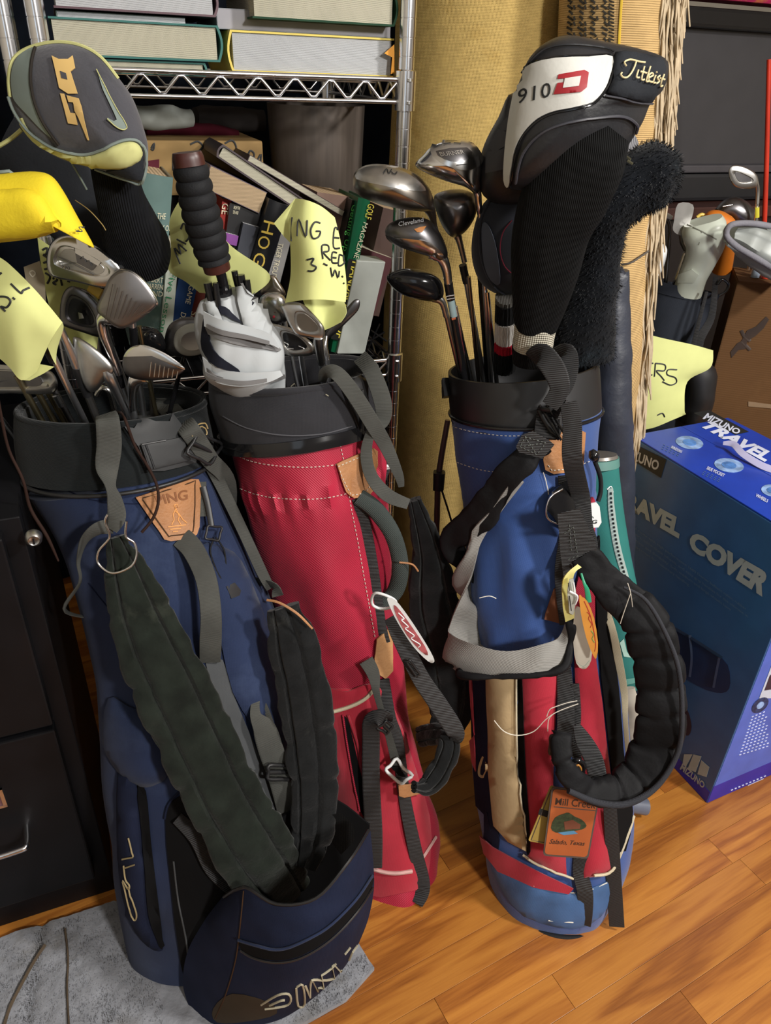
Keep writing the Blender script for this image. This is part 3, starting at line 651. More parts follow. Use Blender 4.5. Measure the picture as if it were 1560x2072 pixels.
# ================================================================ cardboard box
kr = mat('cardboard', H('5d4229'), .85, var=.06, vs=10, kind='rib', bs=60, bd=.05, dirt=H('6b4d31'), dsc=3, dth=.6)
cbx_ = thing('cardboard_box', 'tall brown cardboard box with torn dark tape at right edge', 'box', atz(1520, 905, .0)); BY = 1.66
kp = Plane(at(1492, 572, 1.66), Vector((-.30, -1, 0))); e0 = kp.hit(1492, 570); e1 = kp.hit(1640, 580); d = Vector((e1.x-e0.x, e1.y-e0.y, 0)).normalized(); nb = Vector((-d.y, d.x, 0)); 
cbx_.location = (e0.x+d.x*.3+nb.x*.2, e0.y+d.y*.3+nb.y*.2, 0)
g = boxg(Vector((e0.x, e0.y, 0)), d*.55, nb*.15, UP*e0.z); bb = mk('body', *g, kr, cbx_, smooth=False, bev=.003)
for k in (0, 1): g = boxg(Vector((e0.x, e0.y, e0.z-.002))+nb*(.0+.075*k)+d*.002, d*.545, nb*.073, UP*.004); mk('flap', *g, kr, cbx_, smooth=False)
tp_ = flat('torn_tape', '33251b', .5, var=.3)
panel('torn_tape', [(1478, 712), (1492, 694), (1500, 690), (1512, 668), (1530, 660), (1550, 640), (1556, 646), (1545, 664), (1528, 680), (1512, 690), (1508, 706), (1494, 708), (1480, 724)], kp, tp_, cbx_, res=12, th=.0004)
strokes('tape_scrap', [[(1500, 668), (1506, 680), (1518, 690)], [(1500, 690), (1518, 708)]], kp, 6, tp_, cbx_)
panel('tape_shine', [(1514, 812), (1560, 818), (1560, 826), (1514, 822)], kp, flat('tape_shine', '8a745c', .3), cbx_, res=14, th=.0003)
# ================================================================ putter bag and what stands in it
pbm = flat('bag_charcoal', '282c34', .8, kind='weave', bs=260, bd=.1)
pb = thing('putter_bag', 'charcoal golf bag holding putters in front of the television', 'golf bag', atz(1290, 1180, 0))
pbd = wr(.004, (9, 9, 5), 2)
hollow('rim', [(1381, 578, 1.74, 74, .9), (1374, 600, 1.735, 72, .9)], .006, pbm, pb, n=2)
body = loft('body', [(1378, 590, 1.737, 71, .9), (1350, 690, 1.71, 62, .9), (1335, 800, 1.69, 64, .9), (1300, 1000, 1.66, 66, .9), (1270, 1190, 1.64, 62, .9)], pbm, pb, disp=pbd)
pb.location = at(1270, 1190, 1.64); pb.location.z = 0
for o in pb.children:
    for v in o.data.vertices: v.co += atz(1290, 1180, 0) - Vector(pb.location)
band('strap', [(1448, 560, 1.64), (1440, 640, 1.62), (1412, 700, 1.60), (1420, 780, 1.60), (1410, 850, 1.60)], [10, 14, 20, 26, 22], web_black, pb)
band('strap', [(1430, 590, 1.63), (1412, 660, 1.61), (1398, 720, 1.60)], [6, 8, 10], web_black, pb)
sweep('side_pouch', [(1402, 720, 1.62), (1420, 780, 1.61), (1400, 850, 1.62)], [46, 60, 50], [50, 60, 50], blk_plastic, pb, disp=lambda u, s, q, f_: .006*noise.noise(q*22))
sweep('clip', [(1452, 575, 1.63), (1462, 565, 1.63), (1474, 575, 1.63), (1468, 590, 1.63), (1455, 598, 1.63)], 6, None, blk_gloss, pb, n=5, seg=8)
nt_ = sheet('paper_note', [[(1278, 668, 1.56), (1340, 684, 1.55), (1400, 697, 1.555), (1443, 709, 1.56)], [(1276, 720, 1.55), (1335, 730, 1.545), (1395, 742, 1.55), (1437, 744, 1.56)], [(1276, 780, 1.55), (1330, 780, 1.54), (1370, 776, 1.55), (1391, 772, 1.56)], [(1278, 850, 1.55), (1320, 842, 1.545), (1360, 832, 1.55), (1385, 826, 1.555)], [(1280, 872, 1.55), (1320, 866, 1.55), (1360, 850, 1.55), (1388, 838, 1.56)]], note, None, th=.0006)
ns = Surf(nt_); top(nt_, 'yellow note lettered ERS lying on the putter bag above the blue box', 'note')
strokes('lettering', [[(1304, 732), (1298, 740), (1298, 755), (1308, 762), (1320, 758)], [(1306, 733), (1322, 735)], [(1326, 735), (1324, 762)], [(1326, 735), (1345, 738), (1344, 750), (1328, 750), (1338, 762), (1344, 770)], [(1370, 748), (1352, 748), (1350, 758), (1366, 764), (1368, 774), (1356, 779), (1340, 772)], [(1330, 840), (1340, 836), (1345, 844)]], ns, 2.6, ink, nt_, off=.001)
def shaftg(a, b, d=8, ext=.25, m=None):
    A, B = V(a), V(b); C = B+(B-A).normalized()*ext; w0 = d*pxm(B)
    return sweepg([A, (A+C)/2, C], [w0, w0*1.05, w0*1.1], wm=True, n=2, seg=14)
Yp = 1.72
# left putter
pt = thing('mallet_putter', 'grey bent-hosel putter standing left of the white headcover', 'golf club', at(1375, 560, Yp))
panel('head', [(1372, 412), (1402, 414), (1400, 440), (1386, 470), (1376, 476), (1362, 466), (1364, 446)], Depth(Yp-.03), steel, pt, res=10, th=.02, smooth=3); sweep('neck', [(1378, 472, Yp-.02), (1380, 490, Yp-.01), (1388, 508, Yp), (1384, 520, Yp)], 9, None, steel, pt, seg=12)
mk('shaft', *shaftg((1386, 512, Yp), (1370, 560, Yp), 10), chrome, pt)
pt = thing('blade_putter', 'slim dark-shafted putter with white tip beside the fringe', 'golf club', at(1350, 560, Yp)); sweep('head', [(1336, 428, Yp), (1345, 434, Yp), (1357, 440, Yp)], [10, 11, 9], [30, 30, 20], white_pl, pt, prof=4); mk('shaft', *shaftg((1356, 470, Yp), (1348, 560, Yp), 7), steel_dk, pt)
sweep('neck', [(1346, 436, Yp), (1354, 452, Yp), (1356, 472, Yp)], 7, None, steel_dk, pt)
ft = thing('white_ball_marker', 'white and blue rounded grip end beside the fringe', 'grip', at(1330, 560, 1.7)); sweep('cap', [(1322, 554, 1.68), (1330, 530, 1.68), (1338, 505, 1.68), (1340, 494, 1.68)], [26, 30, 24, 8], None, white_pl, ft, seg=16); band('blue_line', [(1318, 536, 1.655), (1320, 552, 1.655), (1328, 562, 1.655)], 5, flat('line_blue', '20388a', .5), ft)
wc_ = mat('cream_vinyl', H('b4bbae'), .38, var=.05)
hc = thing('white_headcover', 'cream vinyl putter headcover pointing up from the putter bag', 'headcover', at(1400, 560, Yp))
hb_ = sweep('body', [(1422, 446, Yp-.06), (1424, 462, Yp-.06), (1428, 490, Yp-.06), (1418, 525, Yp-.05), (1402, 560, Yp-.04), (1392, 590, Yp-.03)], [72, 84, 76, 62, 56, 60], [60, 80, 74, 60, 54, 56], wc_, hc, n=6, seg=28, prof=2.6)
hs_ = Surf(hb_); strokes('seam', [[(1390, 455), (1420, 468), (1450, 484)], [(1420, 468), (1414, 495)]], hs_, 2, flat('seam_grey', '7d8076', .7), hc); panel('base_panel', [(1374, 556), (1400, 544), (1414, 556), (1404, 572), (1372, 572)], hs_, wc_, hc, res=12, th=.002)
hc = thing('orange_headcover', 'bright orange headcover behind the cream one', 'headcover', at(1440, 560, 1.8)); sweep('body', [(1425, 446, 1.78), (1440, 440, 1.77), (1460, 448, 1.76), (1475, 466, 1.76), (1460, 545, 1.8)], [14, 28, 34, 30, 40], [20, 50, 50, 40, 40], flat('orange_cloth', 'c06a12', .6), hc, seg=20); sweep('tip', [(1410, 440, 1.77), (1420, 434, 1.77), (1430, 440, 1.77)], 7, None, gold, hc)
hc = thing('silver_headcover', 'silver quilted headcover with grey trim at right edge', 'headcover', at(1540, 560, 1.6))
qm = mat('silver_quilt', H('8f9491'), .42, .1, var=.08); q = sweep('body', [(1478, 474, 1.60), (1510, 485, 1.60), (1560, 512, 1.59), (1620, 545, 1.58)], [40, 66, 82, 84], [40, 70, 90, 90], qm, hc, seg=28, n=8, disp=lambda u, s, q_, f_: .004*sin(u*6)-.0015*abs(sin(s*90)))
sweep('trim', [(1560, 458, 1.585), (1520, 452, 1.575), (1480, 455, 1.57), (1470, 476, 1.57), (1490, 498, 1.56), (1530, 522, 1.555), (1580, 552, 1.55)], 12, None, flat('trim_grey', '77767d', .9, kind='noise', bs=200, bd=.3), hc, seg=12)
# ---- iron-like heads (shared builder used for every bag)
def blade(parent, outline, Y, th=.012, m=steel, cav=None, cm=None, name='head', tilt=(0, 0), sm=4, dip=.004, bev=.14):
    """club head: rounded slab from its outline, with a recessed back cavity when cav is given. tilt = depth change per px (x, y)"""
    o = sm2(outline, sm); cx, cy = sum(p[0] for p in o)/len(o), sum(p[1] for p in o)/len(o)
    def P(x, y, d=0): p = at(x, y, Y + (x-cx)*tilt[0] + (y-cy)*tilt[1]); return p + ray(x, y).normalized()*d
    def ring(k, d): return [P(cx+(x-cx)*k, cy+(y-cy)*k, d) for x, y in o]
    b = bev; R = [ring(1-b*1.1, th), ring(1-b*.35, th*.86), ring(1, th*.5), ring(1-b*.3, th*.14), ring(1-b, 0)]
    if cav:
        c = sm2(cav, sm); n = len(o)   # resample cavity outline to n points by angle order
        def res(c, n):
            L = [0]; 
            for a, b_ in zip(c, c[1:]+c[:1]): L.append(L[-1]+math.dist(a, b_))
            T = L[-1]; out = []; k = 0
            for i in range(n):
                s = T*i/n
                while L[k+1] < s: k += 1
                u = (s-L[k])/max(1e-9, L[k+1]-L[k]); a, b_ = c[k], c[(k+1) % len(c)]; out.append((a[0]+(b_[0]-a[0])*u, a[1]+(b_[1]-a[1])*u))
            return out
        rc = res(c, n); a0 = atan2(o[0][1]-cy, o[0][0]-cx); ccx, ccy = sum(p[0] for p in rc)/n, sum(p[1] for p in rc)/n
        j = min(range(n), key=lambda i: abs((atan2(rc[i][1]-ccy, rc[i][0]-ccx)-a0+pi) % (2*pi)-pi)); rc = rc[j:]+rc[:j]
        if (sum((p[0]*q_[1]-q_[0]*p[1]) for p, q_ in zip(rc, rc[1:]+rc[:1])) > 0) != (sum((p[0]*q_[1]-q_[0]*p[1]) for p, q_ in zip(o, o[1:]+o[:1])) > 0): rc = [rc[0]]+rc[:0:-1]
        R += [[P(x, y, 0) for x, y in rc], [P(ccx+(x-ccx)*.93, ccy+(y-ccy)*.93, dip) for x, y in rc]]
        h = mk(name, *ringsg(R), m, parent)
        if cm: mk('cavity_plate', *ringsg([[P(ccx+(x-ccx)*.8, ccy+(y-ccy)*.8, dip+.0005) for x, y in rc], [P(ccx+(x-ccx)*.78, ccy+(y-ccy)*.78, dip-.0012) for x, y in rc]]), cm, parent)
        return h, P
    return mk(name, *ringsg(R), m, parent), P
ir = thing('iron_club', 'lone cavity-back iron standing up left of the red pole', 'golf club', at(1530, 560, 1.75), )
blade(ir, [(1474, 345), (1485, 334), (1508, 338), (1530, 352), (1534, 372), (1520, 382), (1492, 380), (1478, 366)], 1.74, m=steel, cav=[(1484, 346), (1502, 350), (1524, 362), (1520, 370), (1496, 370), (1486, 358)], cm=steel_dk)
sweep('hosel', [(1530, 366, 1.745), (1533, 385, 1.75), (1532, 412, 1.75)], [8, 8, 8], None, steel, ir); band('ferrule', [(1532, 420, 1.742), (1532, 440, 1.742)], 8, flat('ferrule_yellow', 'd2c93c', .4), ir, t=.008); mk('shaft', *shaftg((1532, 410, 1.75), (1527, 470, 1.75), 7), chrome, ir)
ir = thing('mallet_head_club', 'wide dark mallet club head behind the orange headcover', 'golf club', at(1500, 560, 1.78)); sweep('head', [(1452, 434, 1.80), (1480, 424, 1.80), (1510, 440, 1.80), (1530, 456, 1.80)], [24, 48, 40, 16], [40, 60, 60, 20], steel_dk, ir, seg=20); sweep('rim', [(1462, 418, 1.775), (1490, 415, 1.775), (1515, 430, 1.775), (1525, 446, 1.775), (1505, 456, 1.775)], 3, None, steel_lt, ir); mk('shaft', *shaftg((1522, 446, 1.78), (1518, 500, 1.78), 7), chrome, ir)
# red pole
rp = thing('red_pole', 'thin bright red fibreglass pole standing at right edge', 'pole', at(1527, 1070, 1.86)); rpm = flat('red_pole', 'b8321f', .3)
sweep('pole', [(1556, 120, 1.86), (1550, 360, 1.86), (1541, 600, 1.86), (1530, 1000, 1.86)], [9, 9.5, 10, 11], None, rpm, rp, seg=12)

# bits above the cardboard box
for i, (x, c_, l_) in enumerate(((1531, '9fb0c4', 'small clear blue bottle on the cardboard box'), (1552, 'b33a26', 'red bottle on the cardboard box at right edge'))):
    p = kp.hit(x, 574)+nb*.05; p.z = e0.z+.003; t = thing('small_bottle', l_, 'bottle', p); rr = .009
    R = [[p+Vector((r*cos(2*pi*k/16), r*sin(2*pi*k/16), z)) for k in range(16)] for r, z in ((rr, 0), (rr, .022), (rr*.5, .028), (rr*.5, .034), (rr*.7, .034), (rr*.7, .042))]; mk('bottle_body', *ringsg(R), flat('bottle%d' % i, c_, .3), t)
# ================================================================ navy golf bag
nb_ = thing('golf_bag', 'navy canvas golf bag with charcoal collar and open front pocket on the grey mat', 'golf bag', atz(412, 1890, 0))
NS = [(247, 945, .93, 182, .9), (292, 1050, .91, 168, .85), (348, 1200, .872, 180, .76), (390, 1350, .832, 190, .70), (414, 1500, .79, 198, .66), (432, 1650, .755, 198, .70), (425, 1790, .735, 176, .8), (414, 1885, .705, 150, .8)]
fold = wr(.006, (9, 9, 5), 11)
nbody = loft('body', NS, navy, nb_, n=10, seg=72, disp=lambda u, t, p: fold(u, t, p)*min(1, t*6)*1.2); ns = Surf(nbody)
ncol = hollow('collar', [(232, 818, .958, 184, .95), (238, 880, .947, 188, .95), (246, 934, .937, 188, .93)], .010, collar_blk, nb_, n=5, seg=72, disp=wr(.003, (12, 12, 12), 5)); nc = Surf(ncol)
sweep('collar_rim', [Vector(p) for p in loftg([(232, 818, .958, 180, .95), (238, 880, .947, 188, .95)], full=True, n=2, seg=30)[0]], 13, None, collar_blk, nb_, closed=True, n=3, seg=10)
rg = loftg([(246, 928, .936, 190, .95), (248, 942, .934, 190, .95)], full=True, n=2, seg=36)[1]
sweep('collar_piping', rg, 9, None, blk_plastic, nb_, closed=True, n=3, seg=10)
panel('collar_plate', [(250, 846), (333, 832), (372, 872), (392, 925), (384, 938), (306, 952), (280, 905)], nc, plate_blk, nb_, off=.001, th=.004, res=14, smooth=3)
pl_ = panel('collar_buckle', [(283, 899), (364, 884), (380, 930), (300, 950)], nc, plate_blk, nb_, off=.006, th=.005, res=12, bev=.0015)
for q in ([(284, 900), (300, 948)], [(292, 898), (308, 946)], [(284, 899), (330, 890)]): strokes('buckle_rib', [q], nc, 4, blk_plastic, nb_, off=.012, t=.003)
# webbing over the collar
P = [(214, 838, .85), (218, 852, .828), (221, 900, .822), (217, 948, .814), (224, 985, .80)]
band('webbing', P+[(232, 1012, .796), (236, 1045, .792), (226, 1072, .786)], [42, 46, 48, 44, 26, 30, 36, 26], web_grey, nb_, twist=[0, 0, 0, 10, 40, 10, 0, -30], seg=10)
band('webbing_tail', [on(ns, 232, 1055, .024), on(ns, 206, 1056, .03), on(ns, 184, 1080, .03), on(ns, 178, 1125, .03), on(ns, 182, 1170, .028), on(ns, 165, 1225, .03), on(ns, 154, 1262, .03)], [30, 30, 26, 14, 10, 12, 5], web_grey, nb_, twist=[0, 30, 55, 65, 65, 60, 60])
P = [on(nc, 336, 806, .0), on(nc, 345, 822, .009), on(nc, 368, 860, .010), on(nc, 392, 900, .014), on(nc, 412, 930, .014), on(ns, 440, 985, .022), on(ns, 490, 1065, .03), on(ns, 524, 1110, .035), on(ns, 538, 1148, .035), on(ns, 526, 1190, .03), on(ns, 536, 1214, .03)]
band('webbing', P, [40, 42, 42, 40, 36, 32, 32, 32, 28, 20, 24], web_grey, nb_, twist=[0, 0, 0, 0, 0, 10, 10, 0, -40, -55, 0])
band('webbing', [on(nc, 410, 925, .010), on(ns, 436, 990, .014), on(ns, 478, 1080, .018), on(ns, 512, 1160, .02), on(ns, 530, 1196, .02)], [30, 24, 22, 22, 18], web_grey, nb_)
def buckle(name, cx, cy, w, h, ang, tgt, m, parent, off=.012, r=5, bar=True):
    ca, sa = cos(radians(ang)), sin(radians(ang)); q = lambda x, y: on(tgt, cx+x*ca-y*sa, cy+x*sa+y*ca, off)
    pts = [q(-w/2, -h/2), q(0, -h/2), q(w/2, -h/2), q(w/2, 0), q(w/2, h/2), q(0, h/2), q(-w/2, h/2), q(-w/2, 0)]
    o = sweep(name, pts, r, None, m, parent, closed=True, n=3, seg=8)
    if bar: sweep(name+'_bar', [q(-w/2, 0), q(w/2, 0)], r*1.2, None, m, parent, n=1, seg=8)
    return o
buckle('strap_buckle', 398, 908, 46, 42, 28, nc, blk_plastic, nb_, off=.02, r=7); strokes('frayed_thread', [[(372, 880), (382, 862), (396, 858), (402, 870)], [(374, 884), (380, 872), (392, 864), (400, 876), (398, 884)]], nc, 2.5, flat('old_brass', '8f7a50', .5), nb_, off=.022)
# leather patch
lp = panel('leather_patch', [(274, 1005), (290, 1000), (384, 969), (398, 970), (403, 984), (401, 1066), (396, 1082), (380, 1090), (345, 1095), (332, 1091), (324, 1078)], ns, leather, nb_, off=.002, th=.004, res=10, smooth=0)
ls_ = Surf(lp); em = flat('embossed_leather', '7a4a25', .6)
strokes('edge_stitching', [[(288, 1008), (384, 977), (394, 982), (392, 1064), (384, 1078), (346, 1084), (336, 1078), (288, 1010)]], ls_, 2.6, stitch_b, nb_, off=.0006, smooth=2)
text('emboss_lettering', 'PING', [(320, 1022), (380, 1011), (379, 990), (312, 1003)], ls_, em, nb_, off=.0008, bold=.02)
gl = flat('emboss_light', 'cf8f4e', .55)
strokes('emboss_golfer', [[(352, 1022), (358, 1020), (360, 1026), (354, 1028), (352, 1022)], [(356, 1028), (350, 1040), (352, 1052), (347, 1062)], [(356, 1030), (362, 1044), (360, 1052), (366, 1062)], [(354, 1034), (362, 1040), (370, 1052), (378, 1058)], [(340, 1066), (376, 1062)], [(344, 1071), (366, 1069)], [(350, 1076), (360, 1075)]], ls_, 2, gl, nb_, off=.0007, smooth=0)
# body seams, pockets
panel('side_pocket', [(400, 1108), (470, 1118), (510, 1190), (548, 1300), (580, 1430), (590, 1540), (580, 1590), (560, 1600), (530, 1500), (470, 1400), (436, 1250)], ns, navy, nb_, off=.001, th=.004, res=22, smooth=3, puff=(.012, 60))
sp_ = Surf(nb_.children[-1], nbody)
panel('gusset_strip', [(415, 1338), (450, 1335), (470, 1400), (520, 1520), (575, 1650), (548, 1650), (500, 1560), (445, 1430)], sp_, flat('gusset_grey', '4a4c4e', .9, kind='weave', bs=300, bd=.1), nb_, off=.001, th=.002, res=20, smooth=2)
strokes('seam_stitching', [[(476, 1200), (498, 1300), (520, 1420), (545, 1540)]], sp_, 2, stitch_b, nb_, dash=5, off=.0015); strokes('seam_stitching', [[(75, 962), (180, 1010), (300, 1020)], [(180, 1180), (260, 1300), (300, 1500)]], ns, 2, flat('navy_thread', '141a30', .9), nb_)
piping('pocket_edge', [(528, 1250), (556, 1330), (584, 1480), (592, 1560)], sp_, 5, navy_dk, nb_, off=.003)
band('grab_handle', [on(sp_, 366, 1088, .004), on(sp_, 385, 1115, .02), on(sp_, 404, 1170, .034), on(sp_, 416, 1235, .036), on(sp_, 420, 1295, .026), on(sp_, 424, 1338, .006)], [44, 44, 42, 42, 44, 42], web_grey, nb_, t=.003)
sweep('zipper_pull', [on(ns, 405, 985, .008), on(ns, 412, 1020, .012), on(ns, 420, 1065, .014)], [14, 12, 12], [10, 8, 8], blk_plastic, nb_, prof=4); band('zipper_tab', [on(ns, 404, 975, .006), on(ns, 408, 1045, .006)], 18, web_grey, nb_)
buckle('cord_clip', 424, 1080, 26, 26, 10, ns, blk_plastic, nb_, off=.014, r=5, bar=False)
for q in ([(426, 1092), (420, 1120), (440, 1170), (460, 1186)], [(430, 1088), (446, 1115), (452, 1150), (462, 1184)]): sweep('drawcord', [on(sp_, x, y, .012) for x, y in q], 3.5, None, blk_rubber, nb_, seg=6)
panel('cord_lock', [(450, 1188), (466, 1180), (478, 1196), (476, 1206), (460, 1212)], sp_, blk_plastic, nb_, off=.006, th=.009, res=8)
panel('hip_crumple', [(222, 1412), (262, 1428), (325, 1462), (340, 1560), (318, 1585), (285, 1590), (240, 1560), (211, 1500)], ns, navy, nb_, off=.0, th=.004, res=16, smooth=3, puff=(.014, 45))
sd = panel('side_pouch', [(240, 1560), (276, 1582), (292, 1650), (300, 1760), (318, 1880), (330, 1920), (300, 1912), (265, 1862), (243, 1760)], ns, navy_dk, nb_, off=.0, th=.004, res=16, smooth=3, puff=(.012, 30)); sds = Surf(sd, nbody)
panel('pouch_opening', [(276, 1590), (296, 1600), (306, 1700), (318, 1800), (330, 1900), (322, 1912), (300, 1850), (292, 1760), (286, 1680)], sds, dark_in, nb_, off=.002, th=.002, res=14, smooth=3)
strokes('pouch_script', [[(261, 1694), (266, 1712), (270, 1732)], [(249, 1738), (270, 1733)], [(252, 1756), (273, 1748)], [(252, 1750), (256, 1778), (264, 1790), (262, 1798), (250, 1780), (255, 1800), (262, 1830), (270, 1856), (276, 1858), (277, 1845), (266, 1812), (262, 1792)]], sds, 3, flat('script_tan', '8a7c5c', .7), nb_, off=.003)
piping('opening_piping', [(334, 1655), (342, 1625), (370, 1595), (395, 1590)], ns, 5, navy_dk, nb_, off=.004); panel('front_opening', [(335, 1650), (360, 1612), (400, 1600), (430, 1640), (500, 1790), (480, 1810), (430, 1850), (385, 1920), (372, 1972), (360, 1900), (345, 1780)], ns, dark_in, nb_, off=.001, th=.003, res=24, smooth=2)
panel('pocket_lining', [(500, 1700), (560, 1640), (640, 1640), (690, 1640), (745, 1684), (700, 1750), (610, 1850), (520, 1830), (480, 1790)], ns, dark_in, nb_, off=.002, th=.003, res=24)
piping('lining_seam', [(352, 1740), (362, 1820), (378, 1900), (384, 1960)], ns, 4, MATS['gusset_grey'], nb_, off=.004)
band('lining_strap', [on(ns, 360, 1650, .01), on(ns, 400, 1690, .012), on(ns, 430, 1750, .01), on(ns, 470, 1790, .012), on(ns, 500, 1812, .02)], [24, 30, 32, 28, 26], web_black, nb_)
# open front pocket shell
pk = [[(452, 1818, .625), (495, 1796, .595), (560, 1832, .565), (640, 1818, .565), (705, 1745, .595), (746, 1680, .655)],
      [(415, 1866, .615), (488, 1855, .575), (560, 1885, .548), (645, 1870, .550), (716, 1800, .585), (752, 1745, .65)],
      [(382, 1925, .608), (480, 1930, .565), (562, 1950, .538), (645, 1925, .545), (718, 1850, .58), (753, 1800, .645)],
      [(373, 1990, .600), (462, 2008, .555), (562, 2012, .540), (638, 1972, .550), (705, 1915, .58), (742, 1858, .63)],
      [(390, 2048, .580), (448, 2074, .558), (552, 2064, .560), (628, 2020, .570), (690, 1960, .59), (724, 1905, .62)]]
def pd(v, u, p): return .004*noise.noise(p*22)+.0035*noise.noise(Vector((p.x*10, p.y*10, p.z*45)))*(1-v)
pshell = sheet('front_pocket', pk, navy_dk, nb_, nu=8, nv=8, th=.005, disp=pd); pks = Surf(pshell)
bt_ = [[Vector(p) for p in [at(*q) for q in pk[4]]], [at(x, y-12, Y+.03) for x, y, Y in pk[4]], [at(x+5, y-30, Y+.07) for x, y, Y in pk[4]]]
for r in bt_:
    for p in r: p.z = max(p.z, .006)
sheet('pocket_base', bt_, blk_rubber, nb_, nu=3, nv=6, th=.004)
piping('pocket_rim', [(455, 1816), (495, 1797), (560, 1832), (640, 1819), (705, 1746), (745, 1682)], pks, 7, blk_plastic, nb_, off=.002)
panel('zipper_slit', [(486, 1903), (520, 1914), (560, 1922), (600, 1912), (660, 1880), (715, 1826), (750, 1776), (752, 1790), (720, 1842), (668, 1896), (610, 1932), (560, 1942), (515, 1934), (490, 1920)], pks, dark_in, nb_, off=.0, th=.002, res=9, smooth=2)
piping('zipper_edge', [(484, 1900), (520, 1911), (560, 1919), (600, 1909), (660, 1876), (715, 1822), (750, 1772)], pks, 6, navy, nb_, off=.003); piping('zipper_edge', [(488, 1922), (515, 1937), (560, 1946), (610, 1936), (668, 1900), (720, 1846), (752, 1796)], pks, 5, blk_plastic, nb_, off=.002)
strokes('gusset_seam', [[(494, 1802), (487, 1870), (478, 1940), (458, 2010), (436, 2060)]], pks, 2.5, stitch_b, nb_)
strokes('outlined_logo', [[(528, 2032), (562, 2012), (584, 2010), (588, 2024), (576, 2034), (536, 2040)], [(545, 2033), (568, 2023), (576, 2022)], [(599, 1998), (603, 2034), (616, 2030), (612, 1992), (600, 1996)], [(628, 2028), (628, 1990), (634, 1981), (660, 1982), (683, 1975), (690, 1962)], [(643, 2022), (644, 1998), (662, 1998), (686, 1984), (694, 1972)], [(705, 1942), (712, 1926), (722, 1912)], [(712, 1950), (722, 1932)]], pks, 4.5, flat('logo_cream', '9b947f', .8), nb_, smooth=3, off=.0015, t=.0015)
panel('dusty_patch', [(432, 2040), (470, 2010), (540, 2026), (560, 2050), (500, 2066), (440, 2068)], pks, flat('dust_brown', '3a3228', .9), nb_, off=.0004, th=.0006, res=14, smooth=3)
sheet('pocket_back', [[(480, 1740, .66), (560, 1660, .70), (660, 1612, .735), (748, 1668, .725)], [(440, 1850, .64), (540, 1820, .665), (650, 1790, .70), (742, 1760, .71)], [(392, 2030, .60), (540, 2020, .62), (640, 1980, .64), (728, 1890, .66)]], dark_in, nb_, nu=5, nv=5, th=.003)
panel('mesh_divider', [(664, 1650), (690, 1645), (715, 1668), (718, 1700), (690, 1730), (668, 1700)], Depth(.70), flat('mesh_black', '101112', .8, kind='weave', bs=200, bd=.5), nb_, th=.003, res=10)
# padded shoulder straps
def padded(name, pts, w, t, m, parent, seams=(-.33, .33), q=.0, pk_=.007, sp=75, seg=72, n=14, seed=0, twist=0, seam_m=None, prof=3.2):
    def d(u, s, p, f):
        v = cos(u); h = 0
        for c in seams: h -= .0075*math.exp(-((v-c)/.055)**2)
        h -= pk_*.8*max(0, sin(s*sp+3*noise.noise(p*16)))**5 * (.3+.7*abs(v)); return h + .004*noise.noise(p*26+Vector((seed, 0, 0)))+.002*noise.noise(p*70)
    P = [V(p) for p in pts]; wm = [a*pxm(p) for a, p in zip(w, P)]; v, f = sweepg(P, wm, t, wm=True, disp=d, n=n, seg=seg, prof=prof, twist=twist); return mk(name, v, f, m, parent)
P = [on(ns, 238, 1078, .024), on(ns, 262, 1150, .026), on(ns, 298, 1250, .03), on(ns, 345, 1370, .034), on(ns, 402, 1500, .036), on(ns, 455, 1610, .04), on(ns, 515, 1720, .044), on(ns, 566, 1800, .03)]
padded('shoulder_strap', P, [38, 84, 128, 150, 152, 150, 148, 104], [.014, .018, .022, .024, .024, .024, .024, .018], fleece_grn, nb_)
P = [(572, 1228, .80), (594, 1305, .785), (614, 1400, .765), (628, 1500, .745), (636, 1600, .715), (632, 1690, .69), (616, 1755, .665)]
padded('shoulder_strap', P, [66, 104, 108, 106, 98, 84, 50], [.012, .02, .024, .024, .024, .02, .014], fleece_blk, nb_, seams=(-.1, .45), seed=4)
band('strap_edging', [(540, 1214, .79), (566, 1220, .785), (602, 1242, .78), (632, 1272, .778)], [5, 5, 5, 4], leather, nb_)
# hanging adjuster strap
A = [on(sp_, 516, 1402, .006), on(sp_, 508, 1440, .02), on(sp_, 524, 1470, .022), on(sp_, 538, 1510, .022), on(sp_, 552, 1556, .022), on(sp_, 566, 1610, .02), on(sp_, 578, 1660, .01), on(sp_, 576, 1690, .01)]
band('adjuster_strap', A, [16, 22, 46, 50, 48, 44, 36, 14], web_grey, nb_, t=.0022); band('adjuster_loop', [on(sp_, 516, 1404, .008), on(sp_, 530, 1430, .014), on(sp_, 545, 1470, .016)], [14, 12, 8], web_grey, nb_)
buckle('adjuster_buckle', 555, 1553, 48, 28, 4, sp_, blk_plastic, nb_, off=.03, r=8)
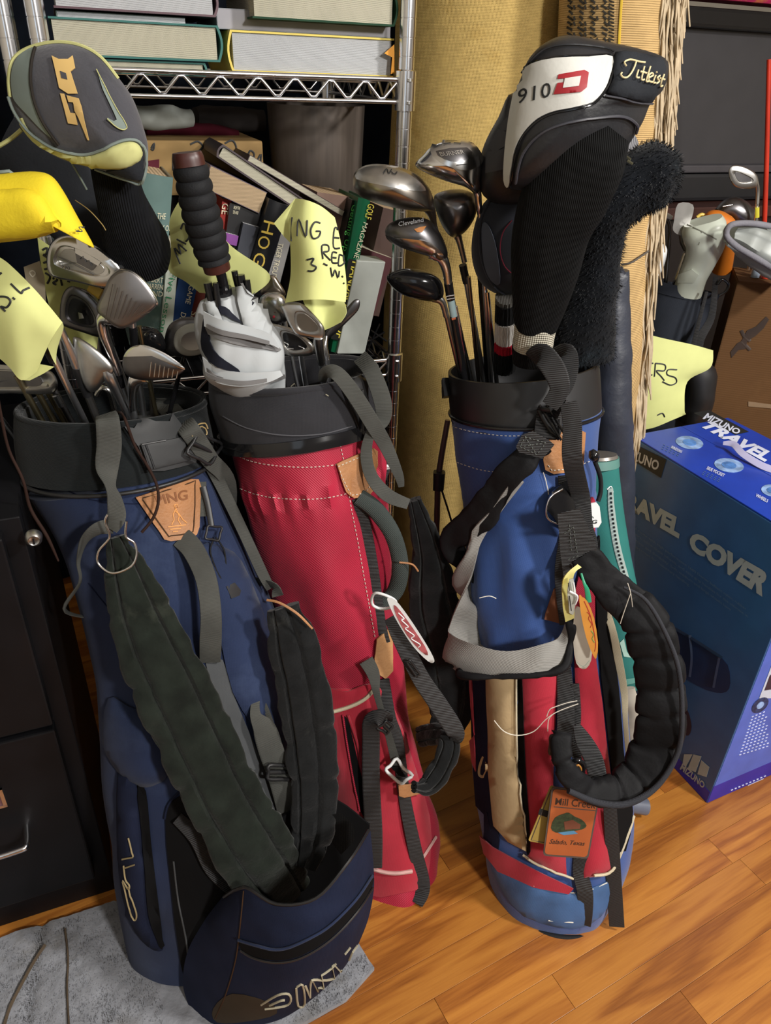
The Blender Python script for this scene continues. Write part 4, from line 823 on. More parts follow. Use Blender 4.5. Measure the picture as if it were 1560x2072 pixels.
# wire hook, laces
wh = thing('wire_hook', 'bent steel wire hook hanging on the grey webbing of the navy bag', 'hook', at(250, 1148, .80))
sweep('wire', [on(ns, x, y, .05) for x, y in ((222, 1020), (221, 1034), (232, 1066), (219, 1092), (222, 1122), (248, 1148), (274, 1138), (283, 1112), (274, 1082), (260, 1066), (257, 1036))], 5, None, steel_lt, wh, n=6, seg=8)
lc = flat('lace_brown', '2c1d18', .8)
t = thing('brown_lace', 'thin brown lace looped over the navy bag collar, end hanging on the leather patch', 'lace', on(ns, 288, 1070, .03)); sweep('lace', [on(nc, x, y, .015) for x, y in ((196, 846), (228, 838), (250, 856), (270, 900), (290, 935))]+[on(ns, x, y, .026) for x, y in ((308, 972), (313, 1008), (305, 1042), (287, 1070))], 6, None, lc, t, n=6, seg=8)
t = thing('brown_lace', 'dark brown lace dangling from the irons at left edge to the cabinet', 'lace', at(118, 1130, .79)); sweep('lace', [(-10, 770, .80), (2, 840, .80), (18, 910, .80), (46, 970, .79), (62, 1030, .79), (95, 1085, .78), (118, 1135, .78)], [6, 6, 6, 6, 7, 7, 4], None, lc, t, n=6, seg=8)

lin = loftg([(236, 868, .95, 182, .95), (237, 872, .949, 182, .95)], full=True, n=2, seg=40); mk('collar_lining', *ringsg(lin), dark_in, nb_)
# ================================================================ red golf bag
rb = thing('golf_bag', 'red ribbed golf bag with charcoal collar, middle bag, holding the umbrella', 'golf bag', atz(790, 1785, 0))
RS = [(613, 878, .993, 158, .9), (624, 940, .98, 152, .88), (634, 1000, .965, 143, .86), (657, 1100, .955, 136, .8), (680, 1220, .94, 122, .8), (708, 1350, .925, 106, .8), (732, 1450, .91, 94, .85), (762, 1590, .885, 102, .85), (780, 1700, .86, 110, .82), (788, 1785, .826, 100, .85)]
fr_ = lambda u, t, p, w1=wr(.007, (12, 12, 5), 21), w2=wr(.013, (11, 11, 8), 25): w1(u, t, p)+w2(u, t, Vector((p.x+p.z*.45, p.y, p.z*.35)))
rbody = loft('body', RS, red, rb, n=10, seg=72, disp=lambda u, t, p: fr_(u, t, p)+(.0045*sin(u*26)*math.exp(-((t-.17)/.05)**2))); rs = Surf(rbody)
rcol = hollow('collar', [(596, 756, 1.018, 170, .95), (600, 800, 1.011, 174, .95), (610, 860, 1.002, 166, .93)], .010, collar_grey, rb, n=5, seg=72, disp=wr(.005, (12, 12, 12), 9)); rc = Surf(rcol)
rgs = loftg([(596, 756, 1.018, 164, .95), (600, 800, 1.011, 174, .95)], full=True, n=2, seg=30)[0]; sweep('collar_rim', rgs, 16, None, collar_grey, rb, closed=True, n=3, seg=10)
hollow('collar_ring', [(610, 855, 1.002, 170, .95), (612, 869, .999, 170, .95), (614, 884, .995, 167, .95)], .008, blk_gloss, rb, n=3, seg=72)
rb_low = Surf(rbody)
strokes('top_stitching', [[(455, 905), (500, 930), (560, 942), (630, 945), (700, 936), (742, 915)], [(478, 985), (530, 1003), (600, 1010), (670, 1006), (745, 985)], [(688, 900), (700, 960), (706, 1010), (722, 1090), (738, 1180), (758, 1290)]], rs, 1.7, stitch_w, rb, dash=5, off=.0015)
piping('waist_seam', [(600, 1392), (660, 1395), (720, 1395), (772, 1380)], rs, 8, red_dk, rb, off=.001)
lowp = panel('lower_pocket', [(600, 1400), (700, 1398), (760, 1380), (798, 1440), (840, 1560), (866, 1650), (868, 1740), (840, 1800), (700, 1800), (650, 1640)], rs, red_dk, rb, off=.001, th=.004, res=22, smooth=2, puff=(.008, 40)); rs2 = Surf(lowp, rbody)
piping('cream_piping', [(640, 1446), (665, 1441), (705, 1430), (740, 1412), (764, 1384)], rs2, 8, cream_cl, rb, off=.002); piping('cream_piping', [(742, 1752), (770, 1762), (800, 1766), (834, 1762)], rs2, 8, flat('piping_pink', 'c9a09a', .8), rb, off=.002); piping('cream_piping', [(852, 1738), (866, 1716), (880, 1694)], rs2, 7, MATS['piping_pink'], rb, off=.002)
panel('zipper_opening', [(697, 1448), (708, 1470), (722, 1530), (738, 1600), (742, 1648), (730, 1640), (714, 1560), (704, 1500)], rs2, dark_in, rb, off=.001, th=.002, res=9, smooth=2); piping('opening_edge', [(694, 1446), (702, 1500), (712, 1560), (728, 1640)], rs2, 5, red, rb, off=.002); piping('opening_edge', [(704, 1446), (722, 1500), (734, 1560), (746, 1640)], rs2, 6, red_dk, rb, off=.002)
# straps and hardware
lp = panel('leather_patch', [(679, 938), (690, 932), (752, 906), (760, 912), (758, 980), (744, 1002), (716, 1007), (704, 1004), (688, 966)], rs, leather, rb, off=.002, th=.004, res=9); strokes('patch_stitching', [[(684, 944), (752, 914), (752, 978), (738, 998), (710, 1002), (692, 966), (684, 944)]], Surf(lp), 1.6, stitch_w, rb, dash=5, off=.0008, smooth=0)
band('zip_tape', [on(rs, 722, 1008, .003), on(rs, 738, 1070, .003), on(rs, 752, 1150, .003), on(rs, 768, 1260, .003), on(rs, 776, 1300, .003)], [22, 24, 24, 22, 24], web_black, rb)
sweep('grab_handle', [on(rs, 724, 1004, .004), on(rs, 745, 1030, .022), on(rs, 768, 1080, .034), on(rs, 782, 1140, .034), on(rs, 782, 1190, .022), on(rs, 768, 1222, .006)], [34, 36, 34, 34, 34, 26], [10, 18, 20, 20, 18, 8], flat('handle_green_grey', '3c4240', .8, kind='twill', bs=200, bd=.2), rb, seg=16)
panel('leather_tab', [(760, 1292), (784, 1270), (790, 1290), (792, 1356), (778, 1372), (762, 1360), (756, 1330)], rs2, leather_lt, rb, off=.003, th=.003, res=9)
band('front_webbing', [on(rs2, 774, 1372, .005), on(rs2, 788, 1450, .006), on(rs2, 802, 1500, .006), on(rs2, 815, 1610, .006), on(rs2, 836, 1715, .006), on(rs2, 852, 1790, .006), on(rs, 856, 1838, .006)], [24, 24, 24, 25, 28, 30, 26], web_black, rb)
band('loop_webbing', [on(rs2, 786, 1455, .008), on(rs2, 772, 1440, .022), on(rs2, 754, 1446, .024), on(rs2, 750, 1490, .016), on(rs2, 752, 1580, .012), on(rs2, 756, 1680, .01), on(rs2, 758, 1750, .01)], [14, 28, 34, 36, 36, 36, 34], web_black, rb, twist=[50, 30, 0, 0, 0, 0, 0])
band('thin_webbing', [on(rs2, 738, 1330, .012), on(rs2, 752, 1358, .014), on(rs2, 762, 1400, .016), on(rs2, 780, 1470, .018), on(rs2, 796, 1540, .02)], [30, 26, 14, 14, 20], web_grey, rb)
buckle('ladder_buckle', 776, 1462, 20, 18, 40, rs2, blk_plastic, rb, off=.02, r=6)
buckle('white_buckle', 797, 1551, 40, 26, 48, rs2, white_pl, rb, off=.028, r=7, bar=False); panel('buckle_core', [(784, 1540), (800, 1540), (812, 1562), (798, 1560)], rs2, dark_in, rb, off=.022, th=.003, res=8)
panel('leather_tab', [(798, 1580), (838, 1580), (846, 1600), (812, 1607), (800, 1602)], rs2, leather, rb, off=.016, th=.004, res=8, bev=.001)
padded('shoulder_pad', [(838, 1592, .745), (866, 1590, .755), (892, 1555, .77), (908, 1510, .79), (898, 1488, .81), (870, 1486, .84), (850, 1490, .86)], [20, 40, 50, 46, 40, 44, 40], [.012, .018, .02, .02, .018, .018, .014], fleece_blk, rb, sp=120, n=8)
band('lower_webbing', [(788, 1250, .83), (810, 1290, .82), (850, 1370, .81), (890, 1430, .80), (922, 1482, .79), (920, 1500, .79)], [22, 34, 36, 38, 36, 20], web_black, rb); buckle('slide_buckle', 836, 1352, 34, 8, 55, Depth(.81), blk_plastic, rb, off=.008, r=5, bar=False)
padded('rear_strap', [(838, 1010, 1.0), (868, 1120, .99), (880, 1230, .98), (905, 1330, .97), (912, 1430, .95), (890, 1500, .93)], [30, 70, 110, 110, 90, 50], [.02, .03, .03, .03, .03, .02], fleece_blk, rb, seed=7)
band('side_webbing', [(652, 772, .935), (658, 754, .92), (682, 756, .912), (718, 800, .908), (758, 864, .915), (782, 905, .93), (806, 960, .93), (812, 985, .93)], [16, 24, 30, 32, 32, 28, 20, 12], web_grey, rb)
band('side_webbing', [(728, 722, .98), (752, 752, .95), (774, 812, .935), (774, 850, .93), (750, 876, .92), (741, 920, .915), (752, 965, .905), (784, 1002, .905), (826, 1020, .915)], [32, 34, 36, 30, 20, 24, 26, 28, 22], web_grey, rb)
panel('collar_tab', [(690, 776), (724, 752), (742, 772), (742, 862), (724, 872)], rc, blk_plastic, rb, off=.001, th=.004, res=12, bev=.001)
sweep('tab_frame', [on(rc, 724, 790, .012), on(rc, 728, 868, .012)], 8, None, blk_plastic, rb); 
buckle('white_clip', 804, 966, 14, 40, -22, rs, white_pl, rb, off=.03, r=6, bar=False); band('clip_tongue', [on(rs, 790, 930, .02), on(rs, 806, 985, .022), on(rs, 812, 1040, .022), on(rs, 812, 1110, .022)], [20, 30, 40, 40], web_black, rb)
panel('leather_tab', [(800, 992), (824, 990), (830, 1010), (826, 1024), (806, 1016)], rs, leather, rb, off=.02, th=.004, res=8)
sweep('side_buckle', [on(rs, 800, 1086, .03), on(rs, 826, 1084, .03), on(rs, 828, 1128, .03), on(rs, 802, 1134, .03)], 9, None, blk_plastic, rb, closed=True, n=3, seg=8); band('buckle_web', [on(rs, 812, 1080, .026), on(rs, 815, 1150, .026)], 40, web_black, rb); piping('leather_edging', [(808, 1138), (834, 1142), (846, 1156)], Depth(.88), 4, leather, rb)
# oval tag on its ring
tg = thing('oval_tag', 'white oval plastic tag with red print hanging on a ring from the red bag', 'tag', at(875, 1338, .80))
rgm = sweep('ring', [(752, 1212, .815), (760, 1200, .805), (784, 1206, .80), (800, 1216, .80), (798, 1226, .81), (776, 1232, .82), (756, 1226, .82)], 6, None, white_pl, tg, closed=True, n=4, seg=10)
oc = [(784, 1210), (800, 1214), (828, 1250), (858, 1296), (876, 1328), (878, 1340), (866, 1338), (836, 1308), (806, 1262), (788, 1226)]
panel('tag_plate', oc, Depth(.80), white_pl, tg, off=0, th=.004, res=10, smooth=3); panel('tag_print', [(797, 1224), (810, 1236), (836, 1272), (860, 1308), (866, 1326), (852, 1318), (824, 1286), (802, 1246)], Depth(.80), flat('tag_red', 'a8555a', .5, var=.3, vs=120), tg, off=.0045, th=.0004, res=9, smooth=2)
strokes('tag_script', [[(806, 1240), (818, 1252), (812, 1254), (826, 1268), (820, 1272), (838, 1286), (832, 1292), (850, 1304), (846, 1310)]], Depth(.80), 2.2, white_pl, tg, off=.0052)

lin = loftg([(602, 800, 1.01, 168, .95), (603, 804, 1.009, 168, .95)], full=True, n=2, seg=40); mk('collar_lining', *ringsg(lin), dark_in, rb)
strokes('collar_seam', [[(452, 842), (500, 866), (570, 880), (650, 878), (712, 862)]], rc, 2.5, flat('seam_collar', '4a4a4e', .8), rb, off=.0015)
strokes('lint', [[(588, 782), (596, 776), (600, 784), (606, 778)], [(658, 798), (664, 802)]], rc, 2, flat('lint', '8f8a78', .9), rb, off=.003)
# ================================================================ blue golf bag
bb_ = thing('golf_bag', 'blue golf bag with black plastic collar and red and tan pockets', 'golf bag', atz(1112, 1800, 0))
BS = [(1062, 830, 1.062, 150, .92), (1062, 900, 1.05, 141, .9), (1066, 980, 1.035, 132, .9), (1076, 1100, 1.01, 134, .88), (1090, 1250, .97, 140, .85), (1106, 1400, .93, 148, .82), (1114, 1550, .89, 156, .8), (1122, 1680, .85, 148, .82), (1116, 1780, .815, 126, .85), (1114, 1822, .80, 108, .85)]
fb = lambda u, t, p, w1=wr(.006, (11, 11, 4), 31), w2=wr(.005, (20, 20, 6), 35): w1(u, t, p)+w2(u, t, p)
bbody = loft('body', BS, blue, bb_, n=10, seg=72, disp=lambda u, t, p: fb(u, t, p)*min(1, t*8)+.0025*sin(u*9+p.z*14)*(1 if .25 < t < .6 else 0)); bs = Surf(bbody)
bcol = hollow('collar', [(1057, 740, 1.081, 150, .95), (1059, 790, 1.073, 151, .95), (1062, 834, 1.066, 150, .95)], .004, blk_plastic, bb_, n=4, seg=72); bc = Surf(bcol)
rgb_ = loftg([(1062, 826, 1.066, 151, .97), (1062, 836, 1.064, 151, .97)], full=True, n=2, seg=36)[1]; sweep('collar_bead', rgb_, 8, None, blk_gloss, bb_, closed=True, n=3, seg=10)
panel('collar_lug', [(898, 770), (908, 764), (912, 800), (902, 806)], bc, blk_plastic, bb_, off=.001, th=.012, res=8)
strokes('top_stitching', [[(914, 862), (960, 874), (1030, 882), (1090, 878)], [(925, 935), (980, 952), (1050, 957)], [(1175, 860), (1212, 842)], [(1150, 950), (1205, 928)]], bs, 1.5, stitch_w, bb_, dash=5, off=.0015)
strokes('loose_thread', [[(1098, 955), (1104, 975), (1108, 1000)], [(985, 1370), (985, 1350), (990, 1330)]], bs, 1.8, stitch_w, bb_, off=.004)
lp = panel('leather_patch', [(1108, 876), (1170, 868), (1182, 874), (1178, 940), (1166, 952), (1118, 958), (1102, 950), (1098, 930)], bs, leather, bb_, off=.002, th=.003, res=10); strokes('patch_stitching', [[(1112, 884), (1174, 874), (1172, 938), (1160, 948), (1116, 952), (1104, 934)]], Surf(lp), 2, stitch_w, bb_, dash=5, off=.0008, smooth=0)
# lower pockets: each panel a part of its own
panel('dark_side_panel', [(958, 1320), (992, 1340), (1000, 1480), (998, 1600), (1012, 1700), (1000, 1740), (974, 1690), (960, 1560), (956, 1430)], bs, navy_dk, bb_, off=.001, th=.003, res=18, smooth=2)
panel('red_sliver', [(948, 1330), (956, 1340), (962, 1460), (966, 1560), (958, 1540), (950, 1440)], bs, red_dk, bb_, off=.003, th=.003, res=10)
rd = panel('red_front_panel', [(1050, 1340), (1128, 1340), (1122, 1500), (1118, 1600), (1142, 1700), (1146, 1770), (1070, 1735), (1064, 1600), (1056, 1450)], bs, red_dk, bb_, off=.002, th=.004, res=18, puff=(.008, 30))
rs_r = panel('red_side_panel', [(1160, 1290), (1196, 1290), (1216, 1420), (1232, 1560), (1246, 1640), (1240, 1765), (1180, 1775), (1176, 1600), (1164, 1420)], bs, red_dk, bb_, off=.002, th=.004, res=18, puff=(.008, 30))
panel('red_upper_sliver', [(1176, 1020), (1216, 1010), (1222, 1090), (1200, 1170), (1198, 1290), (1164, 1300), (1160, 1200), (1180, 1110)], bs, red, bb_, off=.002, th=.004, res=16, smooth=2)
panel('red_bottom_band', [(976, 1690), (1000, 1712), (1060, 1745), (1100, 1766), (1160, 1795), (1150, 1806), (1080, 1792), (1010, 1760), (984, 1726)], bs, red_dk, bb_, off=.004, th=.003, res=12)
cp = panel('tan_zip_flap', [(988, 1336), (1048, 1340), (1046, 1440), (1048, 1560), (1060, 1640), (1068, 1720), (1030, 1700), (1002, 1668), (992, 1560), (990, 1440)], bs, tan_cl, bb_, off=.005, th=.003, res=16, smooth=0, puff=(.006, 20)); bsp = Surf(*[o for o in bb_.children if o.name.split('.')[0] in ('body', 'red_front_panel', 'red_side_panel', 'tan_zip_flap', 'red_bottom_band')])
panel('zip_opening', [(1046, 1345), (1056, 1350), (1060, 1450), (1066, 1580), (1072, 1660), (1074, 1722), (1066, 1720), (1058, 1640), (1050, 1560), (1046, 1440)], bsp, dark_in, bb_, off=.002, th=.002, res=9, smooth=2); piping('zip_edge', [(1044, 1360), (1044, 1460), (1048, 1570), (1058, 1650), (1066, 1716)], bsp, 4, cream_cl, bb_, off=.004)
piping('cream_piping', [(1060, 1728), (1100, 1752), (1160, 1776)], bsp, 5, cream_cl, bb_, off=.005); piping('cream_piping', [(1200, 1768), (1236, 1758), (1262, 1700), (1278, 1650)], bsp, 6, cream_cl, bb_, off=.005)
panel('side_opening', [(1200, 1110), (1216, 1090), (1226, 1180), (1236, 1300), (1250, 1420), (1262, 1560), (1276, 1640), (1262, 1720), (1244, 1700), (1240, 1600), (1222, 1440), (1206, 1290)], bsp, dark_in, bb_, off=.003, th=.003, res=16, smooth=2)
band('cream_zip_tape', [on(bsp, 1208, 1002, .012), on(bsp, 1220, 1060, .012), on(bsp, 1228, 1140, .012), on(bsp, 1236, 1200, .012), on(bsp, 1226, 1260, .012), on(bsp, 1240, 1330, .012), on(bsp, 1252, 1400, .012), on(bsp, 1256, 1460, .012), on(bsp, 1264, 1560, .012)], [12, 18, 20, 20, 14, 16, 14, 10, 10], cream_cl, bb_)
bw = panel('base_panel', [(990, 1735), (1060, 1770), (1160, 1808), (1234, 1780), (1232, 1830), (1190, 1872), (1130, 1876), (1060, 1852), (1016, 1800)], bs, blue_wash, bb_, off=.0, th=.002, res=14, smooth=2, puff=(.005, 18)); strokes('base_stitching', [[(1080, 1792), (1130, 1796), (1160, 1794)], [(1110, 1862), (1160, 1866)], [(1196, 1800), (1228, 1786)]], Surf(bw), 2, stitch_w, bb_, off=.001)
rgb_ = loftg([(1114, 1812, .805, 116, .86), (1113, 1824, .80, 114, .86)], full=True, n=2, seg=36)[1]; sweep('base_rim', rgb_, 14, None, blk_rubber, bb_, closed=True, n=3, seg=10)
panel('leather_triangle', [(1120, 1190), (1132, 1184), (1140, 1250), (1140, 1262), (1100, 1252), (1102, 1240)], bs, flat('leather_dark', '6b3a1a', .6), bb_, off=.004, th=.003, res=9)
strokes('pocket_initial', [[(980, 1530), (974, 1545), (972, 1565), (980, 1570), (988, 1555), (986, 1540)]], bsp, 5, tan_cl, bb_, off=.004)
# webbing and padded double strap
P = [(1078, 730, .955), (1096, 718, .935), (1122, 750, .922), (1132, 788, .918), (1112, 822, .915)]
band('webbing', P, [42, 46, 46, 40, 34], web_black, bb_, twist=0); band('webbing', [(1124, 722, .97), (1146, 714, .95), (1151, 744, .94), (1142, 782, .932), (1120, 812, .926)], [34, 38, 38, 34, 26], web_black, bb_, twist=0)
mn = [(1150, 814, .917), (1158, 860, .908), (1158, 930, .898), on(bs, 1158, 1000, .028), on(bs, 1158, 1060, .03), on(bs, 1164, 1100, .034), on(bs, 1158, 1150, .036)]
band('main_webbing', mn, [34, 38, 40, 38, 42, 50, 50], web_black, bb_, t=.003)
sweep('slide_buckle', [on(bc, 1104, 826, .03), on(bs, 1130, 850, .034), on(bs, 1118, 878, .034), on(bs, 1090, 860, .03)], 10, None, blk_plastic, bb_, closed=True, n=3, seg=8); band('buckle_web', [on(bc, 1128, 826, .028), on(bs, 1112, 856, .03), on(bs, 1096, 880, .03)], [42, 44, 46], web_black, bb_, t=.004)
for k in range(4): strokes('buckle_tooth', [[(1092+k*9, 862-k*9), (1120+k*8, 880-k*10)]], bs, 5, blk_gloss, bb_, off=.04, t=.004)
P = [on(bs, 1092, 886, .034), on(bs, 1070, 910, .036), on(bs, 1030, 962, .034), on(bs, 990, 1030, .032), on(bs, 955, 1100, .04), on(bs, 930, 1180, .05), on(bs, 918, 1250, .06), on(bs, 935, 1315, .07), on(bs, 985, 1345, .07), on(bs, 1050, 1350, .065), on(bs, 1110, 1335, .06), on(bs, 1142, 1290, .05), on(bs, 1146, 1230, .045)]
wS = [46, 50, 60, 66, 52, 26, 18, 16, 14, 14, 16, 16, 26]
padded('shoulder_strap', P, wS, [.014]*13, blk_plastic if 0 else mat('black_padding', (.008, .008, .009), .66, kind='noise', bs=220, bd=.12, var=.3, dirt=(.045, .045, .045), dsc=10, dth=.82), bb_, seams=(), n=8)
gl_ = mat('grey_strap_lining', H('8d8b87'), .85, kind='rib', bs=170, bd=.2, var=.08)
G = [[(1040, 955), (1052, 962), (1060, 966)], [(1008, 1020), (1000, 1040), (1022, 1024)], [(975, 1080), (968, 1110), (985, 1090)], [(940, 1150), (950, 1180), (968, 1160)], [(918, 1220), (938, 1240), (962, 1210)], [(915, 1268), (940, 1285), (948, 1246)], [(930, 1310), (955, 1318), (950, 1268)], [(975, 1345), (985, 1330), (990, 1292)], [(1040, 1352), (1040, 1330), (1045, 1300)], [(1090, 1345), (1090, 1320), (1098, 1288)], [(1128, 1318), (1120, 1300), (1120, 1276)], [(1142, 1280), (1138, 1262), (1140, 1250)]]
offs = [.040, .036, .036, .044, .054, .062, .070, .070, .066, .060, .054, .048]
sheet('strap_lining', [[on(bs, *p, offs[i]-(0, .004, .016)[j]) for j, p in enumerate(r)] for i, r in enumerate(G)], gl_, bb_, nu=5, nv=6, th=.003, disp=lambda u, v, p: .0025*noise.noise(p*35)); 
panel('stitched_tab', [(1056, 880), (1078, 872), (1110, 890), (1122, 900), (1098, 928), (1050, 915), (1044, 904)], Depth(.90), web_black, bb_, off=.003, th=.004, res=12); strokes('box_stitching', [[(1062, 884), (1104, 896), (1086, 920), (1052, 904), (1062, 884)], [(1062, 884), (1086, 920)], [(1104, 896), (1052, 904)]], Depth(.90), 1.8, flat('thread_grey', '5c605c', .8), bb_, smooth=0, off=.0078, dash=5)
panel('yoke', [(1128, 1040), (1172, 1028), (1206, 1098), (1208, 1120), (1180, 1134), (1140, 1166), (1134, 1120)], Depth(.875), web_black, bb_, off=0, th=.006, res=14); strokes('yoke_stitching', [[(1142, 1080), (1160, 1066), (1164, 1072)], [(1152, 1062), (1156, 1120)], [(1160, 1066), (1168, 1122)], [(1150, 1132), (1178, 1122)]], Depth(.875), 1.8, MATS['thread_grey'], bb_, smooth=0, off=.007, dash=5)
bpad = MATS['black_padding']
padded('strap_joint', [(1180, 1120, .875), (1215, 1165, .865), (1250, 1200, .86), (1285, 1235, .855)], [56, 64, 76, 84], [.010, .012, .014, .016], bpad, bb_, seams=(), pk_=0)
P = [(1250, 1200, .865), (1290, 1235, .85), (1318, 1290, .835), (1334, 1370, .82), (1338, 1450, .80), (1322, 1520, .785), (1284, 1576, .765), (1230, 1602, .75), (1180, 1592, .745), (1146, 1560, .75), (1136, 1520, .765), (1138, 1480, .785)]
padded('shoulder_strap', P, [60, 84, 100, 100, 98, 92, 76, 62, 50, 46, 44, 40], [.018, .026, .03, .03, .03, .03, .028, .026, .024, .022, .02, .014], bpad, bb_, seams=(), pk_=.011, sp=125, n=12, seg=28)
edg = [(1262, 1188, .84), (1306, 1214, .828), (1344, 1276, .812), (1372, 1350, .795), (1380, 1440, .775), (1372, 1520, .762), (1330, 1590, .742), (1270, 1626, .725), (1210, 1624, .72), (1150, 1600, .72)]
sweep('strap_edge', edg, [6, 8, 9, 10, 10, 11, 12, 14, 14, 12], None, flat('edge_charcoal', '34353a', .8, kind='weave', bs=260, bd=.2), bb_, n=6, seg=10)
band('loop_webbing', [on(bsp, 1134, 1300, .01), on(bsp, 1138, 1360, .012), on(bsp, 1142, 1430, .014), on(bsp, 1142, 1500, .016)], [26, 30, 34, 34], web_black, bb_); band('loop_webbing', [on(bsp, 1168, 1380, .012), on(bsp, 1164, 1440, .014), on(bsp, 1160, 1500, .016), on(bsp, 1176, 1560, .02)], [16, 14, 18, 20], web_black, bb_)
buckle('strap_buckle', 1130, 1508, 32, 36, 4, Depth(.79), blk_plastic, bb_, off=.004, r=7); sweep('buckle_hood', [(1120, 1525, .775), (1134, 1530, .77), (1150, 1532, .775)], [30, 44, 30], [12, 16, 12], blk_plastic, bb_, seg=16); band('cross_webbing', [(1166, 1466, .80), (1182, 1500, .79), (1202, 1540, .78), (1212, 1590, .765)], [14, 34, 38, 36], web_black, bb_)
sweep('snap_hook', [(1150, 1545, .77), (1168, 1538, .765), (1182, 1548, .765), (1176, 1566, .765), (1166, 1580, .765)], 9, None, blk_gloss, bb_); sweep('brass_ring', [(1162, 1556, .758), (1170, 1548, .758), (1176, 1558, .758), (1168, 1572, .758)], 4, None, flat('brass', '9c6a2e', .3), bb_, closed=True, n=4)
band('base_webbing', [on(bsp, 1180, 1700, .004), on(bsp, 1180, 1760, .006), on(bs, 1182, 1800, .008), on(bs, 1182, 1840, .006), on(bs, 1180, 1868, .004)], [26, 30, 32, 30, 28], web_black, bb_); band('hanging_webbing', [(1234, 1634, .775), (1238, 1700, .762), (1242, 1780, .748), (1248, 1875, .73)], [26, 28, 30, 30], web_black, bb_)
strokes('loose_threads', [[(1000, 1458), (1020, 1480), (1048, 1488), (1080, 1480), (1104, 1456), (1128, 1440), (1170, 1424)], [(1106, 1450), (1112, 1436), (1124, 1430), (1148, 1422), (1168, 1418)], [(1108, 1480), (1110, 1456), (1120, 1444)]], Depth(.80), 1.8, stitch_w, bb_)
strokes('loose_threads', [[(1270, 1180), (1276, 1200), (1280, 1228)], [(1276, 1200), (1262, 1240), (1255, 1262)], [(970, 1210), (990, 1206), (1004, 1211)]], Depth(.835), 1.6, stitch_w, bb_)
sweep('ball_retriever_ring', [on(bs, 1128, 985, .02), on(bs, 1106, 1000, .022), on(bs, 1098, 1030, .022), on(bs, 1108, 1050, .02), on(bs, 1128, 1060, .018)], 4, None, chrome, bb_, n=6, seg=8); panel('ring_disc', [(1120, 980), (1146, 972), (1150, 1070), (1122, 1056), (1102, 1030), (1104, 1000)], bs, blk_gloss, bb_, off=.016, th=.004, res=10, smooth=2)
band('dark_gap_strap', [on(bs, 1136, 960, .008), on(bs, 1142, 1060, .01), on(bs, 1134, 1160, .012), on(bs, 1142, 1260, .012)], [24, 30, 30, 24], web_black, bb_)
# stand legs behind
sweep('stand_leg', [(906, 850, 1.17), (888, 960, 1.16), (884, 1050, 1.15), (880, 1170, 1.14), (872, 1330, 1.12)], [11, 12, 12, 12, 12], None, flat('leg_mauve', '5f4a48', .35, metal=.3), bb_, seg=10); sweep('leg_joint', [(889, 955, 1.155), (887, 990, 1.152)], [24, 22], None, blk_plastic, bb_, prof=4); sweep('leg_brace', [(890, 980, 1.15), (912, 1050, 1.14), (924, 1100, 1.13)], 4, None, blk_plastic, bb_)
# ball-shaped toggle with cord, tags
sweep('elastic_cord', [on(bs, 1188, 922, .02), on(bs, 1196, 960, .022), on(bs, 1198, 990, .022), on(bs, 1192, 1010, .022)], 9, None, blk_rubber, bb_, seg=10); sweep('cord_toggle', [on(bs, 1184, 906, .018), on(bs, 1187, 916, .022), on(bs, 1190, 926, .02)], [10, 22, 14], None, blk_gloss, bb_, seg=16)
pt_ = thing('luggage_tag', 'white plastic tag with golfer figure and black lettering beside the teal tube', 'tag', on(bs, 1196, 1066, .02)); tgD = Plane(on(bs, 1196, 1040, .026), (0.2, -1, .15))
panel('plate', [(1180, 1020), (1206, 1016), (1212, 1024), (1216, 1056), (1210, 1066), (1182, 1068), (1170, 1044)], tgD, white_pl, pt_, off=0, th=.002, res=9); tp = Plane(tgD.p, tgD.n)
text('lettering', 'PING', [(1172, 1061), (1208, 1058), (1207, 1050), (1171, 1052)], tgD, ink, pt_, off=.0026, bold=.03, shear=.2); strokes('golfer', [[(1189, 1026), (1192, 1024), (1193, 1030), (1190, 1036), (1184, 1048)], [(1193, 1032), (1194, 1040), (1200, 1047)], [(1186, 1046), (1190, 1038), (1198, 1046)]], tgD, 1.4, flat('golfer_grey', '6d736f', .6), pt_, off=.0026, smooth=0)
og = thing('oval_tag', 'orange oval wooden tag hanging edge-on from the blue bag yoke', 'tag', at(1200, 1330, .83)); orm = flat('tag_orange', 'c98a3c', .5)
panel('plate', [(1172, 1204), (1178, 1208), (1188, 1216), (1202, 1250), (1210, 1300), (1207, 1332), (1200, 1326), (1186, 1290), (1175, 1240)], Depth(.835), orm, og, th=.004, res=9, smooth=2); panel('inset', [(1184, 1220), (1196, 1246), (1204, 1290), (1204, 1316), (1194, 1290), (1186, 1250)], Depth(.835), flat('tag_peach', 'd9b07c', .5), og, off=.0045, th=.0004, res=8, smooth=2); strokes('print', [[(1182, 1216), (1196, 1250), (1205, 1300), (1203, 1318)], [(1188, 1238), (1193, 1244), (1191, 1252), (1197, 1262), (1194, 1270)]], Depth(.835), 1.8, flat('print_red', 'a83a2a', .5), og, off=.0052); strokes('print', [[(1196, 1276), (1201, 1284), (1198, 1292), (1203, 1300)]], Depth(.835), 1.8, flat('print_green', '6a8a4a', .5), og, off=.0052)
